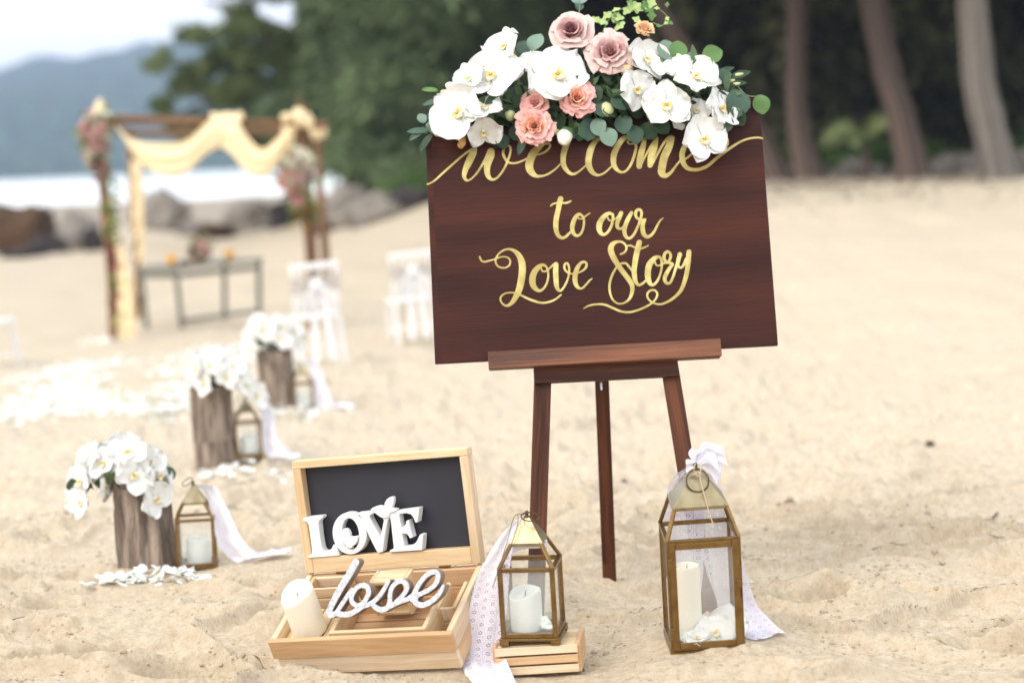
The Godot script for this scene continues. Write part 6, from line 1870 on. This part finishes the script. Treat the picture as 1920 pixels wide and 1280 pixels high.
# ---------------------------------------------------------------- the arch, the table, the chairs
func cluster(parent: Node3D, c: Vector3, rad: Vector3, n: int, cols: Array, s: float) -> void:
	# a bunch of small blossoms with green between them
	var mesh := lump(800, 0.75, 0.28, 0)
	for i in n:
		var d := Vector3(rng.randfn(), rng.randfn(), rng.randfn() + 0.6).normalized()
		var mb_at := c + d * rad * rng.randf_range(0.75, 1.0)
		obj("blossom", blossoms[rng.randi() % blossoms.size()], cols[rng.randi() % cols.size()], parent, Transform3D(look(mb_at, d, rng.randf() * 6.0, s * rng.randf_range(0.8, 1.3)).basis, mb_at))
	var xf := []
	var cc := []
	for i in int(n * 1.3):
		var d := Vector3(rng.randfn(), rng.randfn(), rng.randfn()).normalized()
		xf.append(Transform3D(Basis.from_euler(Vector3(rng.randf() * 6, rng.randf() * 6, rng.randf() * 6)).scaled(Vector3.ONE * s * rng.randf_range(1.2, 2.0)), c + d * rad * rng.randf_range(0.5, 1.1)))
		cc.append(Color(0.08, 0.13, 0.05).lerp(Color(0.34, 0.40, 0.20), rng.randf()))
	multi("foliage", parent, leaf_mesh(1), xf, cc, M.leaf_any)


var blossoms := []


func build_arch() -> void:
	rng.seed = 111
	for b in 3:
		var mb := MB.new()
		for i in 9:
			var k := i / 8.0
			var xf := Transform3D(Basis(Vector3.BACK, i * 2.4) * Basis(Vector3.RIGHT, PI / 2 - lerpf(0.1, 1.2, k)), Vector3())
			var pm := petal_mesh(0.55, 0.32, 2, 0.8, 0.05, 0.2, 900 + b * 20 + i, 4, 4)
			var arr := pm.surface_get_arrays(0)
			var first := mb.v.size()
			for j in arr[Mesh.ARRAY_VERTEX].size():
				mb.vert(xf * arr[Mesh.ARRAY_VERTEX][j], xf.basis * arr[Mesh.ARRAY_NORMAL][j], Vector2.ZERO)
			for j in arr[Mesh.ARRAY_INDEX]:
				mb.idx.append(first + j)
		blossoms.append(mb.mesh())
	var fl: Vector3 = on_sand(Vector3(-3.248, 0, -17.37), 0.04)
	var frr: Vector3 = on_sand(Vector3(-1.646, -0.0031, -17.6), 0.04)
	var bl: Vector3 = on_sand(Vector3(-3.458, 0, -19.72), 0.04)
	var br: Vector3 = on_sand(Vector3(-1.696, 0.0142, -19.6), 0.04)
	var t := thing("wedding_arch", "rough wooden wedding arch of four posts near the sea", "arch", Transform3D(Basis(), fl))
	var o := fl
	var post := func(a: Vector3, b: Vector3, r: float, m: Material, called := "post") -> void:
		var f := noise(1.0, int(a.x * 1000), 2)
		var mb := MB.new()
		mb.tube(curve([a - o, a.lerp(b, 0.35) - o + Vector3(0.012, 0, 0), a.lerp(b, 0.7) - o - Vector3(0.010, 0, 0), b - o], 4), range(13).map(func(i: int) -> float: return r * (1.0 - 0.014 * i)), 10, func(u: float, w: float) -> float: return 1.0 + 0.15 * f.get_noise_2d(w * 6.0, u * 12.0))
		obj(called, mb.mesh(), m, t)
	var flt: Vector3 = Vector3(-3.273, 1.893, -17.45)
	var frt: Vector3 = Vector3(-1.631, 1.867, -17.6)
	var blt: Vector3 = Vector3(-3.444, 1.777, -19.8)
	var brt: Vector3 = Vector3(-1.691, 1.711, -19.6)
	post.call(fl, flt, 0.045, M.pole)
	post.call(frr, frt, 0.055, M.pole)
	post.call(bl, blt, 0.035, M.pole)
	post.call(br, brt, 0.042, M.pole)
	post.call(Vector3(-3.303, 1.82, -17.4), Vector3(-1.443, 1.693, -17.55), 0.036, M.pole, "beam")
	post.call(Vector3(-3.492, 1.73, -19.75), Vector3(-1.615, 1.669, -19.6), 0.03, M.pole, "beam")
	post.call(Vector3(-3.232, 1.816, -17.3), Vector3(-3.43, 1.719, -19.9), 0.03, M.pole, "beam")
	post.call(Vector3(-1.61, 1.752, -17.5), Vector3(-1.67, 1.702, -19.7), 0.03, M.pole, "beam")
	post.call(Vector3(-1.649, 1.785, -17.6), Vector3(-1.662, 1.96, -17.6), 0.012, M.pole, "twig")

	# the cream cloth: a swag over the front beam and lengths that hang down the posts
	var swag := thing("cream_drape", "cream cloth swagged over the front beam of the arch", "drape", Transform3D(Basis(), o))
	var fs := noise(1.0, 900, 2)
	for q in [[[Vector3(-3.138, 1.77, -17.38), Vector3(-2.991, 1.635, -17.34), Vector3(-2.771, 1.599, -17.3), Vector3(-2.555, 1.616, -17.3), Vector3(-2.371, 1.764, -17.34), Vector3(-2.234, 1.819, -17.4)], [Vector3(-3.111, 1.717, -17.36), Vector3(-2.959, 1.47, -17.3), Vector3(-2.777, 1.343, -17.25), Vector3(-2.584, 1.343, -17.25), Vector3(-2.411, 1.49, -17.3), Vector3(-2.271, 1.562, -17.35)]], [[Vector3(-2.321, 1.814, -17.4), Vector3(-2.164, 1.807, -17.36), Vector3(-2.09, 1.657, -17.32), Vector3(-1.957, 1.523, -17.3), Vector3(-1.827, 1.603, -17.34), Vector3(-1.718, 1.712, -17.42)], [Vector3(-2.316, 1.564, -17.36), Vector3(-2.195, 1.472, -17.32), Vector3(-2.109, 1.357, -17.28), Vector3(-1.99, 1.292, -17.26), Vector3(-1.862, 1.347, -17.3), Vector3(-1.746, 1.583, -17.38)]]]:
		var up := curve(q[0], 8)
		var dn := curve(q[1], 8)
		var mb := MB.new()
		mb.grid(up.size() - 1, 14, func(u: float, w: float) -> Vector3:
			var i := int(round(u * (up.size() - 1)))
			var a: Vector3 = (up[i] as Vector3).lerp(dn[i], w)
			return a - o + Vector3(0, 0, 0.05 * sin(w * 3.1) + 0.025 * sin(w * 15.0 + u * 3.0) * sin(u * PI)))
		obj("swag", mb.mesh(), M.drape, swag)
	var knot := MB.new()
	knot.grid(10, 8, func(u: float, w: float) -> Vector3:
		var a := u * PI * 1.2 - 0.3
		return (Vector3(-2.247, 1.769, -17.45)) - o + Vector3((w - 0.5) * 0.26 + 0.01 * sin(u * 9.0), sin(a) * 0.055 + 0.008 * sin(w * 14.0), cos(a) * 0.06))
	obj("fold", knot.mesh(), M.drape, swag)
	for q in [[[Vector3(-3.154, 0.7886, -17.3), Vector3(-3.126, 0.5276, -17.3), Vector3(-3.128, 0.2671, -17.3), Vector3(-3.131, -0.0071, -17.3)], [0.06, 0.10, 0.14, 0.15], "length of cream cloth hanging to the sand beside the arch's left front post"], [[Vector3(-3.393, 1.481, -19.72), Vector3(-3.401, 0.9904, -19.72), Vector3(-3.425, 0.4985, -19.72), Vector3(-3.454, -0.025, -19.72)], [0.11, 0.11, 0.10, 0.09], "pale cloth hanging down the arch's left back post"], [[Vector3(-1.738, 1.695, -17.4), Vector3(-1.758, 1.549, -17.4), Vector3(-1.787, 1.377, -17.42), Vector3(-1.802, 1.248, -17.42)], [0.12, 0.10, 0.08, 0.06], "cream cloth end hanging behind the right flower cluster"]]:
		var p: Array = q[0]
		var sd := []
		for i in p.size():
			sd.append(Vector3(1, 0, 0.15))
		ribbon("hanging_cloth", q[2], p, sd, q[1], 0.03, M.drape, 60 + p.size(), 0.0, "cloth on the arch")
	var tie := thing("cloth_knots", "pale knotted cloth wound round the top right corner of the arch", "cloth", Transform3D(Basis(), o))
	for q in [[559, 215, 17.4, 0.055], [566, 222, 17.35, 0.07], [574, 228, 17.35, 0.06], [537, 220, 17.4, 0.045], [597, 246, 19.4, 0.075]]:
		obj("knot", lump(int(q[0]), 0.9, 0.25), M.drape, tie, Transform3D(Basis().scaled(Vector3.ONE * q[3]), world_at(q[0], q[1], q[2]) - o))
	tie = thing("cloth_knot", "pale strip of cloth tied over the top left corner of the arch", "cloth", Transform3D(Basis(), o))
	obj("knot", lump(7, 1.4, 0.2), M.drape, tie, Transform3D(Basis(Vector3.BACK, -0.5).scaled(Vector3(0.045, 0.09, 0.05)), (Vector3(-3.256, 1.843, -17.3)) - o))

	var pale := [M.mauve_pale, M.cream, M.pink]
	var a := thing("flower_cluster", "long bunch of pink and white flowers on the arch's left front post", "flowers", Transform3D(Basis(), o), "flower clusters on the arch")
	cluster(a, (Vector3(-3.294, 1.647, -17.3)) - o, Vector3(0.10, 0.20, 0.10), 70, [M.mauve_pale, M.pink, M.mauve, M.cream, M.mauve_pale], 0.08)
	cluster(a, (Vector3(-3.272, 1.432, -17.3)) - o, Vector3(0.06, 0.10, 0.06), 22, [M.mauve, M.pink, M.mauve_deep], 0.06)
	cluster(a, (Vector3(-3.241, 1.803, -17.3)) - o, Vector3(0.07, 0.07, 0.07), 14, [M.cream, M.mauve_pale], 0.07)
	a = thing("flower_cluster", "rounder bunch of pink and white flowers on the arch's right front post", "flowers", Transform3D(Basis(), o), "flower clusters on the arch")
	cluster(a, (Vector3(-1.666, 1.39, -17.35)) - o, Vector3(0.11, 0.10, 0.11), 44, [M.cream, M.mauve_pale, M.cream], 0.08)
	cluster(a, (Vector3(-1.703, 1.263, -17.3)) - o, Vector3(0.11, 0.08, 0.11), 44, [M.pink, M.mauve_pale, M.mauve_pale], 0.08)
	cluster(a, (Vector3(-1.621, 1.259, -17.35)) - o, Vector3(0.07, 0.07, 0.08), 14, [M.mauve_deep, M.mauve], 0.06)
	cluster(a, (Vector3(-1.697, 1.132, -17.35)) - o, Vector3(0.06, 0.06, 0.06), 14, [M.pink, M.mauve], 0.06)
	var vn := thing("post_vine", "green and red vine wound down the arch's left front post", "plant", Transform3D(Basis(), o))
	var xf := []
	var cols := []
	for i in 150:
		var k := rng.randf()
		var p: Vector3 = fl.lerp(flt, 0.12 + 0.6 * k) + Vector3(0.05 + rng.randfn() * 0.02, 0, 0.045 + rng.randfn() * 0.02) - o
		xf.append(Transform3D(Basis.from_euler(Vector3(rng.randf() * 6, rng.randf() * 6, rng.randf() * 6)).scaled(Vector3.ONE * rng.randf_range(0.06, 0.11)), p))
		cols.append(Color(0.30, 0.05, 0.06) if absf(k - 0.42) < 0.09 or absf(k - 0.12) < 0.04 else Color(0.14, 0.20, 0.05).lerp(Color(0.34, 0.34, 0.10), rng.randf()))
	multi("leaves", vn, leaf_mesh(1), xf, cols, M.leaf_any)
	vn = thing("post_vine", "green and orange flowers tied low on the arch's right front post", "plant", Transform3D(Basis(), o))
	xf = []
	cols = []
	for i in 60:
		var p: Vector3 = frr.lerp(frt, rng.randf_range(0.48, 0.58)) + Vector3(rng.randfn() * 0.06, 0, 0.06 + rng.randfn() * 0.02) - o
		xf.append(Transform3D(Basis.from_euler(Vector3(rng.randf() * 6, rng.randf() * 6, rng.randf() * 6)).scaled(Vector3.ONE * rng.randf_range(0.07, 0.12)), p))
		cols.append(Color(0.5, 0.2, 0.06) if i < 14 else Color(0.16, 0.24, 0.06))
	multi("leaves", vn, leaf_mesh(1), xf, cols, M.leaf_any)

	# the table under it
	var f1: Vector3 = on_sand(Vector3(-2.82, 0, -18.21))
	var f2: Vector3 = on_sand(Vector3(-2.249, 0, -19.01))
	var x := (f2 - f1) * Vector3(1, 0, 1)
	var wd := x.length()
	x = x.normalized()
	var z := Vector3(-x.z, 0, x.x)
	z = x.cross(Vector3.UP)
	var tb := thing("ceremony_table", "dark narrow wooden table standing under the arch", "table", Transform3D(Basis(x, Vector3.UP, x.cross(Vector3.UP)), f1))
	var th := 0.50
	var td := 0.42
	for q in [[0.0, 0.0], [wd, 0.0], [0.0, -td], [wd, -td]]:
		bar("leg", tb, Vector3(q[0], -0.03, q[1]), Vector3(q[0] + (-0.035 if q[0] < 0.1 else 0.035), th, q[1]), 0.035, 0.035, M.table)
	put_box("tabletop", tb, Vector3(wd * 0.5, th + 0.014, -td * 0.5), Vector3(wd + 0.12, 0.026, td + 0.06), M.table)
	put_box("apron", tb, Vector3(wd * 0.5, th - 0.055, 0.0), Vector3(wd - 0.04, 0.05, 0.02), M.table)
	put_box("stretcher", tb, Vector3(wd * 0.5, 0.055, 0.0), Vector3(wd - 0.04, 0.035, 0.025), M.table)
	put_box("apron", tb, Vector3(-0.035, th - 0.045, -td * 0.5), Vector3(0.02, 0.07, td - 0.04), M.table)
	var on := func(u: float, v: float) -> Vector3: return tb.transform * Vector3(u, th + 0.027, -v)
	var ctr := thing("table_flowers", "bunch of pink flowers in a low bowl on the table under the arch", "flowers", Transform3D(Basis(), on.call(wd * 0.45, 0.18)))
	var mb2 := MB.new()
	mb2.lathe([Vector2(0, 0), Vector2(0.05, 0), Vector2(0.08, 0.05), Vector2(0.085, 0.06), Vector2(0.07, 0.055), Vector2(0, 0.05)], 16)
	obj("bowl", mb2.mesh(), M.ochre, ctr)
	cluster(ctr, Vector3(0, 0.10, 0), Vector3(0.085, 0.07, 0.085), 30, [M.pink, M.mauve_pale, M.mauve_pale, M.mauve], 0.075)
	for q in [[0.04, "amber glass at the left end of the table"], [wd * 0.78, "amber glass right of the flowers on the table"]]:
		mb2 = MB.new()
		mb2.lathe([Vector2(0, 0), Vector2(0.03, 0), Vector2(0.04, 0.04), Vector2(0.042, 0.095), Vector2(0.036, 0.095), Vector2(0.034, 0.06), Vector2(0, 0.05)], 16)
		tag(obj("amber_glass", mb2.mesh(), M.orange_glass, null, Transform3D(Basis(), on.call(q[0], 0.12))), q[1], "glass", "amber glasses on the table")
	mb2 = MB.new()
	mb2.lathe([Vector2(0, 0), Vector2(0.035, 0), Vector2(0.055, 0.03), Vector2(0.05, 0.032), Vector2(0, 0.015)], 16)
	tag(obj("small_dish", mb2.mesh(), M.dark_dish, null, Transform3D(Basis(), on.call(0.14, 0.06))), "small dark dish left of the flowers on the table", "dish")


func world_at(x: float, y: float, d: float) -> Vector3:
	# a point by its bearing and its depth along the beach
	var dir := Vector3((x - 960.0) / 4000.0, (640.0 - y) / 4000.0, -1.0)
	dir = cam_basis * dir
	return Vector3(0, 1.4, 0) + dir * (d / -dir.z)


var cam_basis := Basis()


func build_chairs() -> void:
	rng.seed = 131
	var grp := "white chairs facing the arch"
	var spec := [[Vector3(-1.332, 0, -14.59), 0.28, "white chair with a big white bow, behind the farthest log stump", 0.76], [Vector3(-0.7409, 0, -16.04), 0.26, "white chair with a white bow, half hidden by the left edge of the sign", 0.74], [Vector3(-3.821, 0, -15.48), -0.30, "white chair cut off by the left edge of the picture", 0.80]]
	for q in spec:
		var p: Vector3 = on_sand(q[0], 0.03)
		var s: float = q[3]
		var t := thing("white_chair", q[2], "chair", Transform3D(Basis(Vector3.BACK, 0.06) * Basis(Vector3.UP, q[1]) * Basis().scaled(Vector3.ONE * s), p), grp)
		# it faces away from the viewer: its back is at +z
		for x in [-0.19, 0.19]:
			bar("back_leg", t, Vector3(x * 1.06, 0, 0.23), Vector3(x, 0.46, 0.19), 0.035, 0.035, M.white_chair)
			bar("front_leg", t, Vector3(x * 1.04, 0, -0.20), Vector3(x, 0.44, -0.18), 0.035, 0.035, M.white_chair)
			bar("back_post", t, Vector3(x, 0.465, 0.19), Vector3(x * 1.05, 0.94, 0.26), 0.032, 0.03, M.white_chair)
			bar("stretcher", t, Vector3(x * 1.02, 0.16, 0.2), Vector3(x * 1.02, 0.16, -0.18), 0.02, 0.02, M.white_chair, Vector3.UP)
		put_box("seat", t, Vector3(0, 0.462, 0.0), Vector3(0.42, 0.035, 0.42), M.white_chair, Basis(), 0.008)
		put_box("top_rail", t, Vector3(0, 0.925, 0.262), Vector3(0.45, 0.055, 0.03), M.white_chair, Basis(Vector3.RIGHT, 0.15), 0.006)
		put_box("back_rail", t, Vector3(0, 0.60, 0.212), Vector3(0.36, 0.035, 0.02), M.white_chair, Basis(Vector3.RIGHT, 0.15), 0.004)
		put_box("stretcher", t, Vector3(0, 0.2, 0.215), Vector3(0.36, 0.022, 0.022), M.white_chair)
		for x in [-0.12, -0.04, 0.04, 0.12]:
			bar("spindle", t, Vector3(x, 0.615, 0.213), Vector3(x, 0.90, 0.258), 0.018, 0.018, M.white_chair)
		# the sash round its back, tied in a bow with long tails
		var b := thing("chair_bow", "white sash and bow tied round the back of the " + ["chair behind the farthest log stump", "chair half hidden by the sign", "chair at the left edge"][spec.find(q)], "bow", t.transform, "bows on the white chairs")
		var mb := MB.new()
		mb.grid(20, 8, func(u: float, w: float) -> Vector3:
			var x := lerpf(-0.225, 0.225, u)
			var hh := 0.075 - 0.040 * (1.0 - absf(x) / 0.225)
			return Vector3(x, 0.76 + (w - 0.5) * 2.0 * hh, 0.272 + 0.01 * sin(w * 15.0) - 0.015 * absf(x) / 0.225 + (w - 0.5) * 0.03))
		obj("sash", mb.mesh(), M.sash, b)
		obj("knot", lump(55, 0.9, 0.2), M.chair_cloth, b, Transform3D(Basis().scaled(Vector3(0.06, 0.065, 0.04)), Vector3(0, 0.755, 0.31)))
		for sx in [-1.0, 1.0]:
			obj("loop", ribbon_mesh([Vector3(0, 0.75, 0.31), Vector3(sx * 0.07, 0.70, 0.36), Vector3(sx * 0.155, 0.60, 0.35), Vector3(sx * 0.15, 0.54, 0.33), Vector3(sx * 0.08, 0.60, 0.31), Vector3(0, 0.73, 0.30)], [Vector3(0.3 * sx, 0.8, 0.6), Vector3(0.3 * sx, 0.8, 0.6), Vector3(0.3 * sx, 0.8, 0.6), Vector3(0.3 * sx, 0.8, 0.6), Vector3(0.3 * sx, 0.8, 0.6), Vector3(0.3 * sx, 0.8, 0.6)], [0.04, 0.09, 0.13, 0.13, 0.10, 0.04], 0.010, 70 + int(sx)), M.chair_cloth, b)
			obj("tail", ribbon_mesh([Vector3(sx * 0.01, 0.74, 0.31), Vector3(sx * 0.04, 0.60, 0.325), Vector3(sx * 0.06, 0.40, 0.325), Vector3(sx * 0.075, 0.08, 0.33)], [Vector3(1, 0, 0.2), Vector3(1, 0, 0.2), Vector3(1, 0, 0.2), Vector3(1, 0, 0.2)], [0.03, 0.05, 0.06, 0.07], 0.012, 80 + int(sx)), M.chair_cloth, b)


func build_litter() -> void:
	rng.seed = 151
	for q in [[Vector3(0.4364, 0, -8.718), 0.010, "small dark pebble on the sand between the easel's legs"], [Vector3(1.289, 0, -7.529), 0.008, "small dark pebble on the sand right of the sign"], [Vector3(1.856, 0, -9.483), 0.014, "grey pebble in the middle of the sand at the right"]]:
		var p := on_sand(q[0])
		tag(obj("pebble", lump(int(p.x * 1000) & 255, 0.7, 0.3), M.driftwood, null, Transform3D(Basis().scaled(Vector3.ONE * q[1] * 1.3), p + Vector3(0, q[1] * 0.5, 0))), q[2], "pebble", "pebbles on the sand")
	for q in [[Vector3(1.666, 0, -7.526), Vector3(1.738, 0, -7.654), 0.0035, "short dark twig on the sand at the far right"], [Vector3(1.377, 0, -6.372), Vector3(1.455, 0, -6.459), 0.0022, "thin dark twig on the sand below the short one"], [Vector3(-1.567, 0, -6.446), Vector3(-1.521, 0, -6.474), 0.0016, "dark stick on the sand at the lower left"], [Vector3(1.129, 0, -5.874), Vector3(1.18, 0, -5.612), 0.0007, "long thin dry stem on the sand at the lower right"], [Vector3(1.646, 0, -7.118), Vector3(1.702, 0, -7.086), 0.0015, "thin pale straw on the sand at the right edge"]]:
		var a := on_sand(q[0]) + Vector3(0, 0.003, 0)
		var b := on_sand(q[1]) + Vector3(0, 0.003, 0)
		var m := a.lerp(b, 0.5)
		m.y = maxf(sand_h(m.x, m.z) + 0.003, m.y) + 0.002
		var mb := MB.new()
		var r: float = q[2]
		mb.tube(curve([a, m, b], 4), [r, r, r * 1.1, r, r, r * 0.9, r, r * 0.8, r * 0.5], 6)
		tag(obj("twig", mb.mesh(), M.driftwood), q[3], "twig", "twigs on the sand")


func _ready() -> void:
	cam_basis = Basis(Vector3.RIGHT, deg_to_rad(-5.04)) * Basis(Vector3.BACK, deg_to_rad(-2.4))
	var cam := Camera3D.new()
	cam.name = "camera"
	add_child(cam)
	cam.transform = Transform3D(cam_basis, Vector3(0, 1.4, 0))
	var lens := CameraAttributesPhysical.new()
	lens.frustum_focal_length = 75.0
	lens.frustum_focus_distance = 6.12
	lens.exposure_aperture = 1.55
	lens.frustum_near = 0.1
	lens.frustum_far = 6000.0
	cam.attributes = lens
	cam.fov = 18.18
	cam.near = 0.1
	cam.far = 6000.0

	var sky := ProceduralSkyMaterial.new()
	sky.sky_top_color = srgb(226, 234, 244)
	sky.sky_horizon_color = srgb(250, 252, 255)
	sky.sky_curve = 0.2
	sky.ground_bottom_color = srgb(150, 130, 104)
	sky.ground_horizon_color = srgb(210, 205, 196)
	sky.sun_angle_max = 40.0
	sky.sun_curve = 0.2
	sky.sky_cover = noise_tex(512, noise(0.006, 200, 5), ramp([0.0, 0.4, 0.7, 1.0], [Color(1, 1, 1, 0.0), Color(1, 1, 1, 0.10), Color(1, 1, 1, 0.34), Color(1, 1, 1, 0.42)]), 1024)
	var env := Environment.new()
	env.background_mode = Environment.BG_SKY
	env.sky = Sky.new()
	env.sky.sky_material = sky
	env.background_energy_multiplier = 1.0
	env.tonemap_mode = Environment.TONE_MAPPER_LINEAR
	env.tonemap_exposure = 1.72
	env.sdfgi_enabled = true
	env.ssao_enabled = true
	env.ssil_enabled = true
	env.fog_enabled = true
	env.fog_density = 0.0007
	env.fog_light_color = srgb(196, 215, 248)
	var we := WorldEnvironment.new()
	we.name = "environment"
	we.environment = env
	add_child(we)

	var sun := DirectionalLight3D.new()
	sun.name = "sun"
	sun.light_color = Color(1.0, 0.975, 0.94)
	sun.light_energy = 0.5
	sun.light_angular_distance = 38.0
	sun.shadow_enabled = true
	add_child(sun)
	sun.look_at_from_position(Vector3.ZERO, SUN_DIR, Vector3.UP)

	box_frame = pose(-0.3192, 0.4317, 0.0909, Vector3(-0.4252, 0.0036, -5.74))
	# places where the sand is trodden level under things: x, z, radius, height, how much of its roughness stays
	spots = [[0.4912, -5.74, 0.17, 0.033, 0.25], [0.0426, -5.75, 0.17, -0.013, 0.2], [0.034, -6.22, 0.09, 0.0, 0.5], [0.547, -6.15, 0.09, 0.0, 0.5], [0.282, -6.80, 0.10, 0.0, 0.5], [-1.31, -7.33, 0.35, 0.0, 0.5]]
	# sand pushed up round what stands in it: x, z, radius, height
	collars = [[0.034, -6.22, 0.045, 0.016], [0.547, -6.15, 0.045, 0.016], [0.282, -6.79, 0.04, 0.014], [0.60, -5.66, 0.03, 0.018], [0.53, -5.61, 0.03, 0.012], [-1.31, -7.33, 0.125, 0.014]]
	make_materials()
	orchid_kit()
	build_sand()
	build_far()
	build_forest()
	build_rocks()
	build_litter_band()
	build_sign()
	build_box()
	build_lanterns()
	build_flowers()
	build_stumps()
	build_petals()
	build_arch()
	build_chairs()
	build_litter()
	sand_clods()
